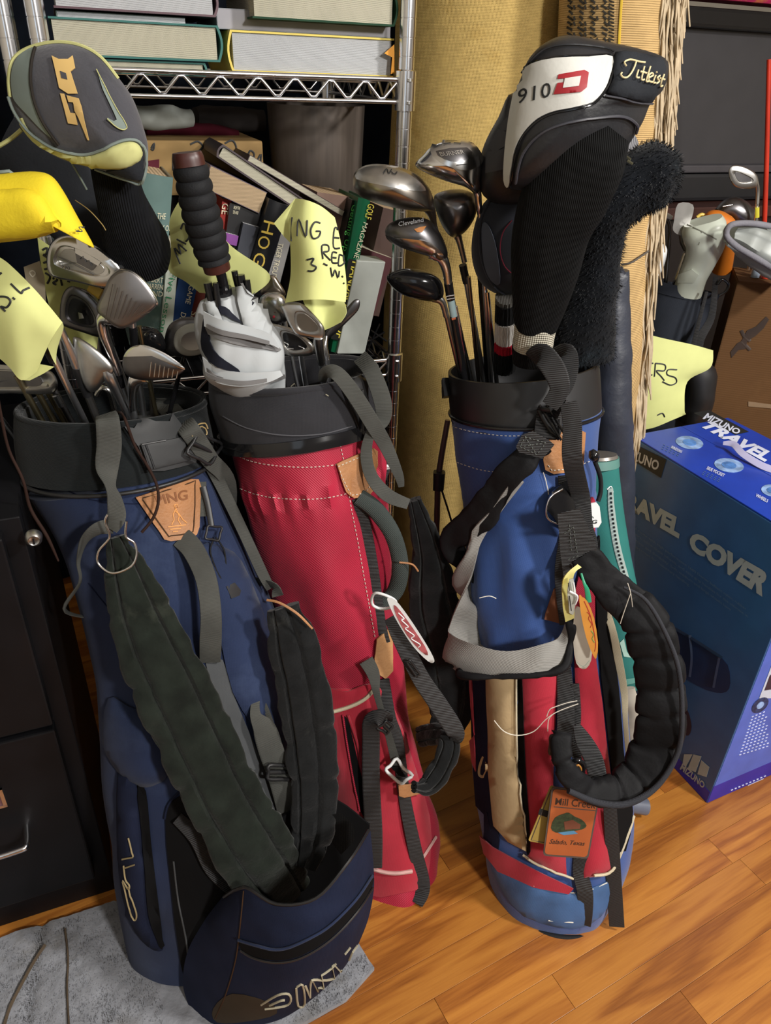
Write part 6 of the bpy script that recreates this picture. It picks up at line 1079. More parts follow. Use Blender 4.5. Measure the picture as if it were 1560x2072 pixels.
c = club('bright round-backed putter head peeking out behind the umbrella', (560, 700, 1.02)); dome('head', [(524, 612), (532, 596), (552, 590), (574, 598), (584, 625), (580, 650), (550, 655), (528, 640)], 1.02, .018, .018, steel_lt, c); strokes('red_dot', [[(552, 640), (556, 642)]], Depth(1.0), 5, flat('dot_red', '8a1c2a', .4), c, smooth=0); shaft(c, (556, 650, 1.02), (570, 745, 1.03), 10, m=blk_gloss)
c = club('brownish blade iron above the bright putter head', (560, 660, 1.05)); dome('head', [(528, 596), (536, 566), (552, 556), (566, 572), (578, 596), (560, 604)], 1.045, .008, .008, bronze, c); shaft(c, (566, 596, 1.045), (590, 720, 1.05), 8)
# ---- clubs in the blue bag
c = club('bronze driver head, left of the yellow rug in front of the post', (930, 760, 1.08))
dh = dome('head', [(714, 370), (720, 346), (752, 332), (806, 337), (848, 356), (872, 386), (879, 424), (868, 428), (832, 426), (778, 416), (738, 402), (720, 388)], 1.02, .045, .05, bronze, c); ds = Surf(dh)
panel('sole_plate', [(722, 362), (730, 344), (760, 337), (806, 344), (842, 364), (860, 386), (820, 384), (770, 374)], ds, steel, c, off=.0005, th=.001, res=9, smooth=3); strokes('sole_script', [[(775, 352), (782, 344), (786, 352), (792, 345)], [(792, 350), (797, 354), (803, 350)]], ds, 2, ink, c, off=.0025)
sweep('hosel', [(852, 408, 1.02), (866, 418, 1.02), (875, 438, 1.03), (878, 458, 1.04)], [34, 26, 16, 12], None, bronze, c, seg=16); shaft(c, (878, 452, 1.04), (948, 745, 1.10), 10, m=steel)
c = club('polished silver fairway head with framed sole lettering, above the bronze driver', (965, 745, 1.1))
dh = dome('head', [(840, 334), (856, 314), (872, 298), (904, 285), (950, 291), (974, 318), (974, 362), (966, 392), (940, 378), (900, 366), (862, 350)], 1.03, .035, .04, chrome, c); ds = Surf(dh)
so = panel('sole_plate', [(874, 302), (890, 288), (922, 285), (954, 295), (972, 320), (964, 337), (940, 344), (905, 335), (880, 320)], ds, steel_lt, c, off=.001, th=.004, res=9, smooth=3); so = Surf(so); panel('sole_recess', [(882, 306), (944, 299), (954, 318), (925, 327), (900, 322)], so, steel_dk, c, off=.0005, th=.0008, res=8, smooth=2)
text('sole_lettering', 'BURNER', [(893, 317), (940, 312), (936, 304), (889, 309)], so, steel_lt, c, off=.002); strokes('sole_marks', [[(897, 292), (912, 290)], [(918, 290), (932, 291)], [(924, 334), (944, 332)]], so, 1.6, ink, c, smooth=0)
sweep('hosel', [(958, 372, 1.03), (966, 390, 1.035), (969, 416, 1.04), (972, 440, 1.05)], [26, 16, 13, 11], None, chrome, c); shaft(c, (971, 430, 1.045), (992, 745, 1.11), 9)
c = club('smoke-grey fairway head under the silver one', (940, 745, 1.1)); dome('head', [(877, 404), (892, 388), (930, 383), (958, 392), (966, 416), (958, 446), (938, 472), (914, 480), (892, 452)], 1.07, .04, .04, steel_dk, c); sweep('hosel', [(922, 466, 1.07), (930, 490, 1.075), (940, 530, 1.08)], [22, 13, 11], None, steel, c); sweep('ferrule', [(936, 536, 1.08), (944, 572, 1.085)], [16, 15], None, blk_plastic, c, n=2); shaft(c, (944, 570, 1.085), (974, 742, 1.12), 11)
c = club('hybrid with chrome sole edge and dark crown beside the shelf post', (938, 755, 1.05))
dh = dome('head', [(779, 470), (790, 451), (826, 440), (866, 444), (892, 474), (906, 512), (898, 526), (868, 516), (826, 504), (794, 490)], 1.01, .028, .03, steel_dk, c); ds = Surf(dh)
panel('sole_edge', [(782, 474), (800, 480), (840, 484), (872, 492), (896, 516), (892, 524), (866, 515), (826, 503), (794, 490)], ds, steel_lt, c, off=.0005, th=.002, res=8, smooth=2); text('crown_lettering', 'Cleveland', [(808, 459), (858, 450), (856, 442), (806, 451)], ds, flat('silver_print', 'a5a6a8', .4), c, off=.002, shear=.2); panel('orange_mark', [(838, 464), (850, 460), (862, 458), (854, 470), (844, 470)], ds, flat('mark_orange', 'b5763a', .4), c, off=.001, th=.0006, res=6)
sweep('hosel', [(876, 508, 1.01), (894, 522, 1.01), (903, 545, 1.015), (907, 572, 1.02)], [34, 24, 19, 17], None, steel_lt, c, seg=16); sweep('ferrule', [(907, 572, 1.02), (912, 606, 1.025)], [18, 17], None, blk_gloss, c, n=2); strokes('ferrule_ring', [[(903, 600), (920, 597)], [(904, 606), (921, 603)]], Depth(1.015), 2, chrome, c, smooth=0)
sweep('shaft_label', [(912, 606, 1.026), (918, 640, 1.03)], [15, 15], None, flat('label_ice', '8fa5a8', .4), c, n=2); shaft(c, (917, 638, 1.03), (938, 758, 1.05), 14, m=blk_gloss); strokes('shaft_mark', [[(914, 646), (922, 644)]], Depth(1.02), 4, flat('label_rust', 'a8532c', .5), c, smooth=0)
c = club('all-black hybrid head lowest on the left of the blue bag', (930, 750, 1.07)); dome('head', [(783, 566), (790, 552), (826, 543), (868, 550), (892, 568), (898, 596), (884, 610), (846, 606), (806, 592)], 1.05, .025, .028, blk_gloss, c); sweep('hosel', [(880, 600, 1.05), (895, 612, 1.05), (903, 640, 1.055)], [24, 14, 12], None, steel, c); shaft(c, (902, 632, 1.055), (930, 752, 1.08), 10, m=bronze)
for i, (x0, y0, x1, Yq, w_, mm_, lb_) in enumerate(((948, 560, 966, 1.10, 8, bronze, 'bronze-toned shaft between two chrome ones in the blue bag'), (986, 590, 1002, 1.10, 9, chrome, 'chrome shaft nearest the striped knit cuff in the blue bag'), (922, 620, 948, 1.08, 7, chrome, 'thin chrome shaft just right of the black shaft in the blue bag'), (966, 470, 986, 1.12, 12, blk_gloss, 'black graphite shaft behind the chrome shafts in the blue bag'))):
    c = club(lb_, (x1, 750, Yq)); mk('shaft', *shaftg((x0, y0, Yq-.03), (x1, 745, Yq), w_, .28), mm_, c)
# ================================================================ umbrella in the red bag
um = thing('umbrella', 'rolled white and grey golf umbrella, handle up, in the red bag', 'umbrella', at(520, 790, .94))
cap_ = flat('cap_brown', '3b1b16', .4)
sweep('handle_cap', [(378, 308, .90), (380, 318, .90), (384, 336, .90)], [58, 63, 64], None, cap_, um, seg=28, prof=2.4, n=4)
sweep('grip', [(384, 334, .90), (394, 380, .902), (406, 430, .905), (420, 480, .91), (434, 528, .915)], [66, 68, 72, 70, 62], None, blk_rubber, um, seg=32, n=36, disp=lambda u, s, p, f: .0030*abs(sin(s*215))**.6-.0012)
sweep('grip_base', [(433, 522, .915), (440, 546, .918)], [56, 54], None, cap_, um, seg=28, n=3)
sweep('shaft', [(444, 545, .918), (452, 575, .922), (466, 640, .93), (490, 760, .95)], [22, 20, 20, 18], None, blk_gloss, um, seg=20); sweep('slider', [(452, 582, .920), (464, 640, .928)], [32, 28], None, blk_gloss, um, seg=20, n=3)
for a, b, w_ in (((420, 572, .905), (436, 640, .905), 17), ((436, 572, .90), (446, 650, .90), 12), ((486, 556, .925), (500, 640, .925), 18), ((474, 548, .935), (486, 600, .935), 13), ((500, 566, .92), (508, 630, .918), 12)): sweep('rib_tip', [a, tuple((p+q)/2 for p, q in zip(a, b)), b], [w_, w_, w_*.7], None, blk_gloss, um, seg=14)
uw, ug, ud = flat('canopy_white', 'a9adaf', .7, var=.05), flat('canopy_grey', '6f6e6e', .8), flat('canopy_navy', '1c1e28', .7)
US = [(452, 596, .925, 36, .9), (462, 640, .925, 58, .9), (478, 690, .93, 76, .88), (494, 728, .935, 82, .86), (506, 758, .95, 72, .8), (520, 790, .975, 54, .7), (540, 850, 1.0, 38, .7)]
def ufold(u, t, p): return .006*max(0, sin(u*5+t*9))*(1-t)+.0035*sin(u*3+t*14)
ub = loft('canopy', US, uw, um, n=10, seg=64, disp=ufold); us = Surf(ub)
panel('navy_fold', [(414, 640), (420, 632), (426, 690), (444, 720), (470, 738), (486, 752), (440, 742), (418, 720), (408, 690)], us, ud, um, off=.001, th=.002, res=9, smooth=2); panel('navy_fold', [(484, 590), (500, 598), (530, 625), (543, 640), (541, 656), (520, 640), (494, 618)], us, ud, um, off=.004, th=.003, res=9, smooth=2); panel('navy_fold', [(444, 618), (456, 622), (476, 640), (490, 655), (470, 648), (450, 636)], us, ud, um, off=.003, th=.002, res=8)
panel('grey_stripe', [(418, 652), (428, 664), (470, 680), (520, 692), (560, 702), (562, 712), (520, 704), (466, 694), (424, 676)], us, ug, um, off=.0025, th=.0015, res=9, smooth=2); panel('grey_stripe', [(420, 742), (440, 758), (480, 766), (530, 764), (572, 756), (574, 764), (530, 774), (480, 778), (438, 770)], us, ug, um, off=.0025, th=.0015, res=9, smooth=2)
sheet('hem_fold', [[(412, 630, .895), (450, 648, .885), (500, 660, .89), (545, 676, .90), (562, 700, .91)], [(414, 660, .892), (450, 676, .882), (500, 686, .887), (545, 696, .90), (564, 706, .91)]], uw, um, nu=4, nv=6, th=.002); sheet('hem_fold', [[(410, 722, .89), (440, 744, .885), (490, 754, .885), (540, 752, .895), (566, 750, .91)], [(418, 760, .89), (446, 776, .885), (492, 782, .885), (540, 774, .895), (572, 760, .91)]], uw, um, nu=4, nv=6, th=.002)
for G_ in ([[(420, 655, .8875), (450, 668, .8785), (500, 678, .8835), (545, 690, .896)], [(420, 664, .8875), (450, 678, .8785), (500, 687, .8835), (545, 698, .896)]], [[(416, 752, .884), (446, 765, .8795), (492, 771, .8795), (540, 766, .890)], [(420, 762, .884), (448, 773, .8795), (492, 779, .8795), (540, 773, .890)]]): sheet('hem_ribbon', G_, ug, um, nu=2, nv=6, th=.0012)
panel('top_petal', [(478, 588), (494, 578), (506, 590), (520, 618), (538, 640), (546, 690), (500, 676), (486, 640)], us, uw, um, off=.005, th=.002, res=10, smooth=2, puff=(.006, 16)); panel('petal_grey', [(484, 584), (496, 578), (512, 596), (528, 620), (510, 612)], us, ug, um, off=.013, th=.002, res=8); panel('top_petal', [(414, 612), (426, 600), (440, 610), (452, 650), (440, 656), (424, 640)], us, uw, um, off=.003, th=.002, res=8, puff=(.004, 10))
# ================================================================ yellow notes
def note_t(name, label, loc): return thing(name, label, 'note', at(*loc))
nt = note_t('paper_note', 'yellow note lettered NG E, RED, 3-W hanging over the red bag irons', (640, 660, .93))
a = sheet('front_sheet', [[(597, 402, .94), (620, 405, .925), (650, 418, .925), (677, 440, .94)], [(585, 450, .93), (615, 455, .91), (650, 462, .91), (687, 480, .93)], [(588, 500, .925), (618, 506, .90), (655, 512, .90), (696, 530, .925)], [(588, 560, .925), (618, 562, .90), (655, 566, .90), (701, 580, .925)], [(577, 613, .93), (615, 607, .90), (655, 606, .90), (699, 611, .925)]], note, nt, nu=6, nv=8, th=.0006, disp=lambda u, v, p: .0015*noise.noise(p*28)); aS = Surf(a)
sheet('inner_sheet', [[(612, 605, .935), (650, 603, .95), (695, 606, .945)], [(626, 640, .94), (662, 642, .95), (701, 632, .935)], [(640, 660, .94), (656, 668, .945), (690, 652, .935)]], note, nt, th=.0006); panel('side_flap', [(597, 402), (554, 452), (574, 478), (588, 492), (586, 450)], Depth(.94), note, nt, th=.0006, res=12)
strokes('lettering', [[(592, 440), (590, 488)], [(602, 478), (605, 444), (619, 480), (622, 446)], [(648, 452), (637, 450), (629, 466), (633, 482), (644, 480), (648, 469), (639, 468)], [(686, 464), (676, 463), (674, 500), (687, 502)], [(675, 481), (686, 482)], [(653, 524), (651, 498), (663, 497), (664, 508), (654, 511), (668, 527)], [(681, 512), (672, 511), (671, 530), (682, 532)], [(672, 521), (680, 522)], [(686, 515), (684, 537), (695, 533), (696, 520), (686, 515)], [(621, 526), (635, 523), (630, 534), (640, 540), (634, 548), (623, 548)], [(654, 533), (662, 537)], [(668, 541), (672, 560), (677, 546), (683, 562), (686, 548)], [(691, 558), (693, 561)], [(694, 572), (696, 574)]], aS, 3.4, ink, nt, off=.001)
nt = note_t('paper_note', 'yellow note lettered MIZ tucked behind the umbrella grip', (430, 590, .97)); b = sheet('sheet', [[(372, 392, .985), (392, 398, .98), (412, 400, .985)], [(344, 444, .975), (385, 448, .965), (430, 446, .975)], [(346, 500, .97), (400, 506, .96), (468, 498, .97)], [(341, 546, .97), (425, 552, .96), (546, 556, .975)], [(376, 570, .975), (440, 580, .965), (517, 593, .975)], [(404, 592, .98), (450, 596, .97), (500, 596, .98)]], note, nt, nu=6, nv=7, th=.0006, disp=lambda u, v, p: .002*noise.noise(p*24)); bS = Surf(b)
strokes('lettering', [[(365, 534), (353, 502), (366, 514), (361, 494), (378, 508)], [(358, 484), (377, 494)], [(366, 464), (373, 452), (383, 478), (376, 489), (393, 470)]], bS, 3.4, ink, nt, off=.001)
nt = note_t('paper_note', 'yellow note lettered W.L wrapped over shafts at left edge', (60, 770, .84)); c_ = sheet('sheet', [[(-50, 495, .84), (0, 521, .83), (28, 543, .825), (76, 592, .825), (126, 652, .84)], [(-50, 560, .83), (0, 590, .815), (38, 616, .81), (78, 648, .815), (112, 672, .83)], [(-50, 630, .83), (-2, 660, .815), (32, 684, .81), (66, 698, .82), (96, 702, .83)], [(-50, 690, .84), (-2, 724, .83), (20, 744, .825), (44, 769, .825), (74, 752, .835)]], note, nt, nu=7, nv=7, th=.0006, disp=lambda u, v, p: .002*noise.noise(p*26)); cS = Surf(c_)
sheet('curled_corner', [[(126, 652, .84), (128, 664, .85), (120, 690, .855)], [(112, 672, .83), (116, 700, .85), (112, 720, .86)], [(96, 702, .832), (108, 730, .85), (118, 745, .86)]], note, nt, th=.0006); panel('lower_flap', [(44, 769), (66, 734), (110, 742), (88, 756), (60, 770)], Depth(.838), note, nt, th=.0006, res=9)
strokes('lettering', [[(-2, 600), (14, 601), (22, 610), (14, 622), (2, 620), (12, 630)], [(26, 602), (31, 606)], [(22, 574), (42, 593), (47, 588), (60, 582)], [(-6, 560), (4, 552)]], cS, 4, ink, nt, off=.001)
nt = note_t('paper_note', 'pale yellow note with partly hidden lettering behind the pale iron', (140, 690, .99)); d_ = sheet('sheet', [[(76, 480, .97), (98, 496, .97), (130, 520, .975)], [(84, 540, .965), (130, 560, .96), (190, 575, .975)], [(100, 620, .965), (150, 630, .96), (200, 640, .975)], [(124, 690, .97), (160, 700, .965), (196, 712, .975)]], flat('note_pale', 'b7bb78', .85), nt, nu=5, nv=5, th=.0006); dS = Surf(d_)
strokes('lettering', [[(86, 506), (96, 502), (94, 514), (88, 516), (98, 522)], [(88, 532), (98, 530), (100, 541), (90, 545)], [(92, 552), (102, 560), (96, 574)], [(108, 565), (112, 557), (116, 566), (108, 572), (114, 576)], [(122, 560), (126, 578)], [(136, 568), (142, 570)]], dS, 4, ink, nt, off=.001)
# ================================================================ headcovers above the navy bag
knit = mat('black_rib_knit', (.006, .0065, .008), .95, kind='vrib', bs=130, bd=.5, var=.3, vs=50); neo = mat('black_neoprene_cover', (.018, .020, .024), .85, kind='noise', bs=300, bd=.1, var=.2)
lime = mat('lime_trim', H('b3b37a'), .75, var=.1, vs=30); gg = flat('trim_grey_green', '76817c', .8); suede = mat('charcoal_suede', H('45454a'), .9, var=.18, vs=14, dirt=H('303034'), dsc=16, dth=.55, kind='noise', bs=300, bd=.12, sheen=.3)
hc = thing('headcover', 'charcoal and lime driver headcover with gold SQ lettering above the navy bag', 'headcover', at(275, 540, .88))
body = dome('body', [(14, 172), (18, 128), (42, 104), (80, 89), (122, 84), (168, 92), (208, 116), (242, 160), (268, 198), (286, 245), (300, 300), (294, 348), (285, 370), (252, 362), (205, 344), (145, 330), (92, 305), (54, 268), (32, 235), (18, 205)], .83, .038, .06, suede, hc, sm=4, nr=9); bS_ = Surf(body)
panel('grey_band', [(26, 190), (24, 150), (34, 120), (52, 104), (70, 98), (63, 125), (62, 165), (70, 205), (84, 240), (106, 278), (84, 262), (54, 230), (34, 208)], bS_, gg, hc, off=.0, th=.0012, res=10, smooth=3)
panel('lime_panel', [(46, 238), (58, 262), (88, 288), (130, 306), (172, 312), (208, 304), (240, 290), (268, 286), (284, 300), (282, 322), (256, 338), (214, 338), (160, 328), (108, 308), (70, 284), (44, 250)], bS_, lime, hc, off=.0005, th=.003, res=10, smooth=3, puff=(.004, 10))
piping('dark_seam', [(73, 98), (66, 125), (64, 165), (72, 208), (90, 250), (120, 292)], bS_, 6, flat('seam_dark', '2a2622', .8), hc, off=.002)
piping('grey_piping', [(22, 196), (19, 160), (26, 125), (48, 104), (84, 91), (124, 87), (166, 95), (204, 118), (238, 160)], bS_, 7, lime, hc, off=.001); piping('grey_piping', [(22, 196), (34, 226), (60, 262), (100, 292), (140, 306), (172, 310), (206, 302), (240, 286), (266, 282), (284, 292), (292, 312), (290, 340), (284, 366)], bS_, 6, gg, hc, off=.004)
panel('tip_panel', [(286, 312), (288, 362), (262, 358), (216, 343), (250, 340), (278, 326)], bS_, neo, hc, off=.001, th=.003, res=8); piping('tip_piping', [(192, 338), (230, 352), (262, 362), (283, 368), (290, 340)], bS_, 5, gg, hc, off=.003)
gt_ = mat('gold_thread', H('c9a868'), .6, var=.1); L_ = dict(off=.001, th=.0014, res=7)
panel('letter_q', [(106, 114), (120, 121), (139, 121), (148, 114), (153, 139), (144, 146), (158, 190), (139, 190), (121, 178), (111, 133)], bS_, gt_, hc, **L_); panel('letter_q_counter', [(123, 145), (135, 149), (138, 162), (126, 159)], bS_, suede, hc, off=.0024, th=.0004, res=6)
panel('letter_s', [(123, 189), (131, 190), (143, 228), (153, 229), (158, 252), (139, 249)], bS_, gt_, hc, **L_); panel('letter_s', [(136, 193), (160, 199), (166, 217), (152, 215), (149, 207), (140, 206)], bS_, gt_, hc, **L_); panel('letter_s', [(150, 208), (165, 213), (172, 245), (181, 283), (178, 282), (160, 238), (152, 224)], bS_, gt_, hc, **L_)
panel('swoosh_mark', [(195, 142), (203, 159), (231, 212), (254, 252), (254, 261), (248, 264), (235, 258), (216, 242), (218, 238), (230, 245), (236, 242), (231, 230), (208, 182)], bS_, gg, hc, off=.001, th=.0014, res=6); piping('swoosh_edge', [(195, 142), (203, 159), (231, 212), (254, 252), (253, 261), (246, 262), (234, 256), (217, 240)], bS_, 2, lime, hc, off=.0028)
sweep('knit_sock', [(230, 340, .87), (243, 400, .875), (262, 455, .89), (278, 500, .915), (284, 538, .93)], [86, 96, 118, 132, 112], [70, 80, 90, 96, 90], knit, hc, n=8, seg=40, disp=lambda u, s, p, f: .0012*sin(u*40)+.003*noise.noise(p*16))
hc2 = thing('headcover', 'bright yellow and black headcover at left edge under the charcoal one', 'headcover', at(180, 520, .86))
sweep('neoprene_body', [(20, 290, .98), (80, 330, .98), (130, 400, .975), (165, 460, .97), (196, 540, .965)], [150, 190, 170, 120, 70], [90, 110, 100, 80, 50], neo, hc2, n=8, seg=32, prof=2.3)
yel_m = mat('bright_yellow_cloth', H('d9c22c'), .7, var=.08, vs=14, kind='noise', bs=280, bd=.1)
yy = dome('yellow_panel', [(-120, 400), (-60, 362), (20, 350), (72, 347), (104, 356), (128, 386), (158, 440), (190, 498), (176, 494), (150, 474), (128, 462), (90, 478), (30, 488), (-50, 492), (-110, 470)], .80, .035, .04, yel_m, hc2, nr=8); yS = Surf(yy)
panel('yellow_lobe', [(-60, 395), (20, 384), (62, 384), (90, 402), (110, 436), (124, 458), (80, 474), (20, 482), (-60, 482)], yS, yel_m, hc2, off=.0, th=.003, res=12, smooth=3, puff=(.008, 26)); piping('grey_piping', [(-80, 366), (0, 352), (40, 345), (80, 345), (108, 356), (134, 392), (160, 440), (192, 500)], yS, 7, gg, hc2, off=.002)
piping('tan_stitching', [(152, 405), (180, 425), (205, 452), (214, 466)], Depth(.838), 2, flat('stitch_tan', '8f7a4c', .7), hc2); piping('grey_seam', [(-10, 300), (20, 282), (44, 262)], Depth(.85), 8, lime, hc2); piping('seam_line', [(143, 326), (160, 355), (176, 384)], Depth(.84), 4, gg, hc2); text('small_lettering', 'S', [(149, 470), (159, 474), (161, 464), (151, 461)], yS, ink, hc2, off=.012)
# ================================================================ headcovers above the blue bag
bl = mat('black_soft_leather', (.014, .0145, .017), .42, var=.25, kind='noise', bs=200, bd=.08); hc = thing('headcover', 'large black and white driver headcover lettered 910D with long knit neck', 'headcover', at(1085, 720, 1.0))
head = dome('head', [(1056, 152), (1072, 116), (1104, 86), (1150, 71), (1225, 84), (1292, 98), (1346, 118), (1352, 150), (1340, 184), (1318, 206), (1302, 244), (1288, 268), (1262, 305), (1215, 345), (1150, 372), (1080, 384), (1028, 380), (1020, 350), (1024, 290), (1036, 210)], .95, .06, .07, bl, hc, sm=4, nr=10); hS = Surf(head)
wl = mat('white_leather', H('c4c4be'), .5, var=.04, kind='noise', bs=200, bd=.06)
wp_ = panel('white_panel', [(1051, 156), (1068, 136), (1098, 124), (1140, 118), (1190, 117), (1238, 117), (1232, 158), (1220, 184), (1198, 206), (1160, 217), (1120, 225), (1088, 240), (1062, 266), (1044, 300), (1036, 340), (1030, 376), (1022, 364), (1024, 310), (1032, 240), (1042, 190)], hS, wl, hc, off=.0005, th=.0025, res=11, smooth=3); wS = Surf(wp_)
text('lettering', '910', [(1046, 211), (1114, 196), (1115, 166), (1050, 181)], wS, ink, hc, off=.001, bold=.004, sp=1.1); panel('letter_d', [(1130, 151), (1182, 142), (1191, 147), (1187, 177), (1176, 186), (1120, 191), (1128, 168), (1140, 167), (1143, 159), (1128, 160)], wS, flat('letter_red', '8e101c', .5), hc, off=.0006, th=.0008, res=7); panel('letter_d_counter', [(1143, 159), (1175, 154), (1171, 174), (1139, 178), (1141, 168)], wS, wl, hc, off=.0016, th=.0003, res=7)
piping('black_piping', [(1048, 158), (1068, 133), (1098, 121), (1140, 115), (1190, 114), (1240, 115), (1236, 160), (1222, 188), (1200, 210), (1162, 221), (1122, 229), (1090, 244), (1064, 270), (1048, 304), (1040, 345), (1032, 382)], hS, 4, blk_gloss, hc, off=.002); piping('crown_seam', [(1058, 148), (1080, 120), (1112, 98), (1160, 92), (1220, 98), (1242, 106)], hS, 4, bl, hc, off=.002)
spn = panel('side_panel', [(1243, 110), (1290, 112), (1340, 126), (1338, 156), (1322, 196), (1306, 206), (1262, 196), (1228, 188), (1240, 160)], hS, neo, hc, off=.001, th=.003, res=12, smooth=2, puff=(.003, 10)); piping('side_seam', [(1224, 194), (1262, 200), (1300, 208), (1316, 208)], hS, 4, flat('seam_satin', '3a3a40', .35), hc, off=.004)
sS = Surf(spn, head)
strokes('script_lettering', [[(1266, 136), (1262, 128), (1274, 123), (1290, 127), (1304, 129)], [(1286, 127), (1280, 142), (1270, 156), (1260, 158), (1255, 152), (1258, 148)], [(1290, 143), (1286, 157), (1292, 158)], [(1302, 136), (1296, 160), (1302, 161)], [(1294, 146), (1307, 149)], [(1314, 136), (1305, 163), (1311, 164)], [(1311, 157), (1319, 153), (1316, 148), (1310, 154), (1311, 164), (1318, 166)], [(1324, 152), (1319, 166), (1324, 167)], [(1333, 153), (1327, 158), (1331, 164), (1325, 169)], [(1340, 150), (1333, 171), (1338, 172)], [(1332, 158), (1342, 161)], [(1325, 146), (1326, 148)]], sS, 3.2, flat('script_cream', 'c9b98c', .6), hc, off=.003)
piping('neck_piping', [(1044, 368), (1060, 310), (1096, 270), (1150, 248), (1210, 238), (1260, 236), (1286, 252), (1284, 268)], hS, 6, flat('seam_satin', '3a3a40', .35), hc, off=.003)
kn2 = mat('black_long_knit', (.006, .0062, .0065), .9, kind='vrib', bs=150, bd=.6, var=.25, vs=60)
sweep('knit_neck', [(1236, 262, .91), (1196, 320, .91), (1150, 385, .925), (1118, 460, .94), (1103, 540, .955), (1092, 610, .97), (1084, 662, .98)], [90, 150, 176, 158, 138, 112, 86], [40, 80, 100, 100, 90, 80, 70], kn2, hc, n=8, seg=56, disp=lambda u, s, p, f: .0011*sin(u*52)+.002*noise.noise(p*18))
ck = mat('cream_knit', H('b5b0a0'), .9, kind='knit', bs=110, bd=.7, var=.1); sweep('cream_cuff', [(1084, 656, .98), (1080, 682, .982), (1078, 702, .985)], [86, 82, 80], [72, 70, 70], ck, hc, seg=40, n=5, disp=lambda u, s, p, f: .0012*sin(u*40)); sweep('black_cuff', [(1078, 700, .986), (1077, 730, .99)], [84, 80], [72, 70], kn2, hc, seg=30, n=3)
hc = thing('headcover', 'dark headcover with grey side facets half hidden left of the 910D cover', 'headcover', at(1030, 420, 1.03)); fc = dome('body', [(1038, 188), (1008, 238), (980, 292), (968, 345), (978, 396), (1030, 420), (1080, 400), (1090, 260)], 1.04, .04, .05, bl, hc); fS = Surf(fc)
for q in ([(1034, 232), (1010, 256), (1016, 268), (1034, 262)], [(1010, 262), (990, 296), (1000, 310), (1030, 290), (1034, 270)], [(986, 308), (984, 350), (1024, 340), (1028, 300)]): panel('grey_facet', q, fS, flat('facet_grey', '34353a', .6), hc, off=.001, th=.002, res=10)
hc = thing('headcover', 'round navy-grey headcover with knit cuff striped white and red', 'headcover', at(1024, 720, 1.04)); nv_ = mat('slate_soft', H('23262e'), .75, var=.2, sheen=.2); rd_ = dome('body', [(1018, 386), (978, 412), (957, 470), (956, 530), (978, 578), (1030, 602), (1100, 602), (1152, 572), (1182, 530), (1190, 440), (1172, 392), (1100, 372)], 1.06, .05, .04, nv_, hc, nr=8); rS = Surf(rd_)
panel('pale_panel', [(976, 464), (984, 450), (998, 476), (1008, 520), (1012, 572), (994, 566), (980, 530)], rS, flat('slate_pale', '474c57', .7), hc, off=.001, th=.002, res=10, smooth=3); piping('edge_seam', [(1000, 396), (976, 440), (972, 500), (984, 550), (1006, 584), (1036, 600)], rS, 5, nv_, hc, off=.002); piping('red_stitch_ring', [(1036, 446), (1018, 470), (1012, 505), (1020, 536), (1034, 552)], rS, 2, flat('stitch_red', '5e1a28', .7), hc, off=.001); panel('pale_panel', [(1158, 400), (1184, 430), (1184, 520), (1150, 566), (1140, 540), (1152, 460)], rS, MATS['slate_pale'], hc, off=.001, th=.002, res=12, smooth=3)
for y0, y1, m_, nm_ in ((598, 613, flat('knit_grey', '5a5854', .9, kind='vrib', bs=150, bd=.5), 'grey_band'), (613, 650, kn2, 'black_band'), (650, 689, flat('knit_white', 'b9b4ae', .9, kind='vrib', bs=150, bd=.5), 'white_band'), (689, 709, flat('knit_red', '9c1428', .9, kind='vrib', bs=150, bd=.5), 'red_band'), (709, 745, kn2, 'black_band')): sweep(nm_, [(1024-(y0-600)*.02, y0, 1.04), (1024-(y1-600)*.02, y1+1, 1.045)], [42, 43], [60, 60], m_, hc, n=3, seg=48, disp=lambda u, s, p, f: .0009*sin(u*30))
fur = mat('black_plush', (.003, .004, .006), 1.0, kind='noise', bs=160, bd=.6, var=.4, vs=30, dirt=(.012, .020, .026), dsc=10, dth=.55, sheen=.12)
hc = thing('headcover', 'furry black plush headcover bent to the right over the blue bag', 'headcover', at(1172, 720, 1.03)); P = [(1370, 345, 1.0), (1336, 352, 1.0), (1286, 370, 1.0), (1240, 412, 1.0), (1220, 470, 1.01), (1205, 550, 1.02), (1186, 640, 1.03), (1174, 715, 1.045)]; W_ = [58, 124, 122, 116, 92, 98, 116, 132]
fb_ = sweep('plush_body', P, W_, [50, 100, 104, 100, 84, 86, 96, 90], fur, hc, n=10, seg=44, disp=lambda u, s, p, f: .003*noise.noise(p*30)+.001*noise.noise(p*140)); fSf = Surf(fb_); rn = random.Random(2); me = fb_.data; off_ = root_loc(hc); hair = []
vl = [v for v in me.vertices]
for i in range(15000):
    v = rn.choice(vl); n_ = v.normal; p = v.co+off_+Vector((rn.uniform(-1, 1), rn.uniform(-1, 1), rn.uniform(-1, 1)))*.004; L0 = rn.uniform(.0015, .003)
    q = p+n_*L0+Vector((0, 0, -L0*.5)); s_ = n_.cross(Vector((rn.uniform(-1, 1), rn.uniform(-1, 1), 1))).normalized()*.0007; hair.append(([p-s_-n_*.002, p+s_-n_*.002, q], [(0, 1, 2)]))
stuff(join('plush_pile', hair, fur, hc)); strokes('light_scuff', [[(1264, 318), (1276, 326)], [(1270, 328), (1280, 334)]], fSf, 5, flat('scuff_tan', '6a6652', .9), hc, off=.004)
hc = thing('headcover', 'pale grey ribbed headcover edge between the 910D and plush covers', 'headcover', at(1250, 420, 1.09)); sweep('body', [(1232, 340, 1.09), (1252, 305, 1.09), (1284, 280, 1.09)], [40, 44, 30], [60, 60, 40], flat('knit_pale', '88888c', .9, kind='vrib', bs=120, bd=.6), hc, n=6, seg=30)
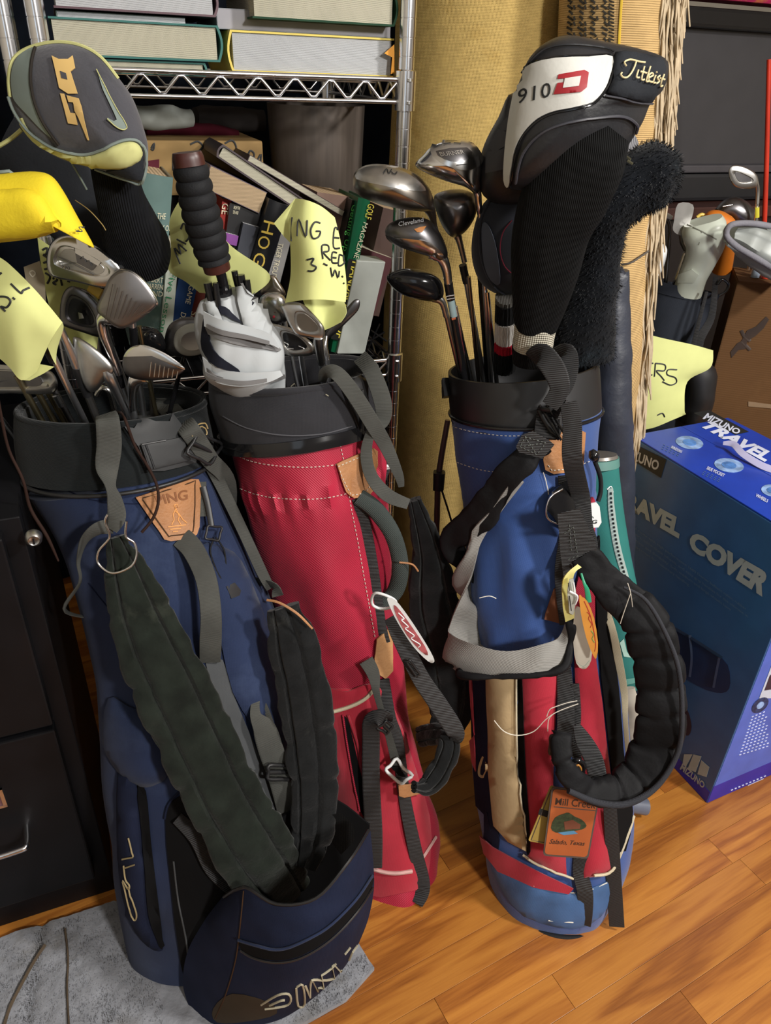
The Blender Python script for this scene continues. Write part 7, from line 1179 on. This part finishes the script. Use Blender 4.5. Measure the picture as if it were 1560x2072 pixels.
hl = thing('shaft_band', 'black and white lettered band on a shaft behind the knit neck', 'label', at(1140, 640, 1.10)); sweep('band', [(1136, 570, 1.10), (1130, 650, 1.10)], 22, None, flat('band_pale', '8f8c84', .6), hl, n=2, seg=16); strokes('band_lettering', [[(1128, 580), (1146, 582)], [(1128, 590), (1146, 592)], [(1137, 580), (1137, 592)], [(1126, 606), (1144, 608)], [(1124, 620), (1142, 622)], [(1124, 632), (1142, 634)]], Depth(1.085), 4, ink, hl, smooth=0)
# ================================================================ details become sub-parts of the part they sit on
SUB = {'head': ('cavity_plate', 'badge', 'badge_highlight', 'badge_mark', 'head_number', 'sole_line', 'face_groove', 'muscle_rim', 'top_edge', 'chrome_badge', 'sole_plate', 'sole_edge', 'crown_lettering', 'orange_mark', 'sole_script', 'sole_recess', 'sole_lettering', 'sole_marks', 'cavity_script', 'centre_recess', 'ring'),
       'leather_patch': ('edge_stitching', 'emboss_lettering', 'emboss_golfer', 'patch_stitching'), 'cover': ('title', 'author', 'small_print', 'title_band'), 'front_sheet': ('lettering',), 'sheet': ('lettering',),
       'face': ('lettering', 'rule', 'tree_print', 'mill_print', 'water_print', 'border_line', 'black_bar'), 'plate': ('lettering', 'golfer', 'inset', 'print', 'dark_centre', 'rim_print', 'hole_ring'), 'tag_plate': ('tag_print', 'tag_script'),
       'strap_buckle': ('strap_buckle_bar', 'frayed_thread'), 'adjuster_buckle': ('adjuster_buckle_bar',), 'ladder_buckle': ('ladder_buckle_bar',), 'collar_plate': ('collar_buckle', 'buckle_rib'), 'white_buckle': ('buckle_core',),
       'front_pocket': ('pocket_rim', 'zipper_slit', 'zipper_edge', 'gusset_seam', 'outlined_logo', 'dusty_patch'), 'side_pouch': ('pouch_opening', 'pouch_script'), 'base_panel': ('base_stitching',), 'tan_zip_flap': ('zip_edge',),
       'white_panel': ('letter_d', 'letter_d_counter', 'lettering'), 'side_panel': ('script_lettering', 'side_seam'), 'yellow_panel': ('yellow_lobe', 'small_lettering', 'grey_piping'), 'canopy': ('navy_fold', 'grey_stripe', 'top_petal', 'petal_grey', 'hem_fold', 'hem_ribbon'),
       'carton_body': ('logo_block', 'logo_lettering', 'title_lettering', 'small_print', 'picture_print', 'wheel_print', 'runbird_mark', 'mark_lettering', 'front_base_print', 'side_print', 'side_base_print', 'white_picture', 'dark_picture', 'wheel_picture', 'wheel_hub', 'side_text_lines', 'base_text_line', 'base_badge'),
       'top_flap': ('top_black_band', 'top_lettering', 'round_picture', 'round_picture_core', 'caption', 'caption_lines'), 'yoke': ('yoke_stitching',), 'stitched_tab': ('box_stitching',), 'roll': ('ribbed_edge', 'woven_motif', 'woven_border'),
       'plush_body': ('plush_pile', 'light_scuff'), 'zipper': ('zip_teeth', 'zip_outline'), 'collar': ('collar_rim', 'collar_lining', 'collar_tab'), 'side_pocket': ('pocket_edge',)}
for root in [o for o in list(SC.objects) if o.parent is None and o.type == 'EMPTY']:
    parts = {}
    for ch in root.children: parts.setdefault(ch.name.split('.')[0], []).append(ch)
    for host, subs in SUB.items():
        if host not in parts: continue
        for s in subs:
            for ch in parts.get(s, []):
                if ch.parent == root and not ch.children and s not in [k for k in SUB if k in parts and False]: ch.parent = parts[host][0]
    # never deeper than thing > part > sub-part
    for ch in root.children:
        for g in ch.children:
            for h in list(g.children): h.parent = ch
for m in bpy.data.materials: m.use_fake_user = False
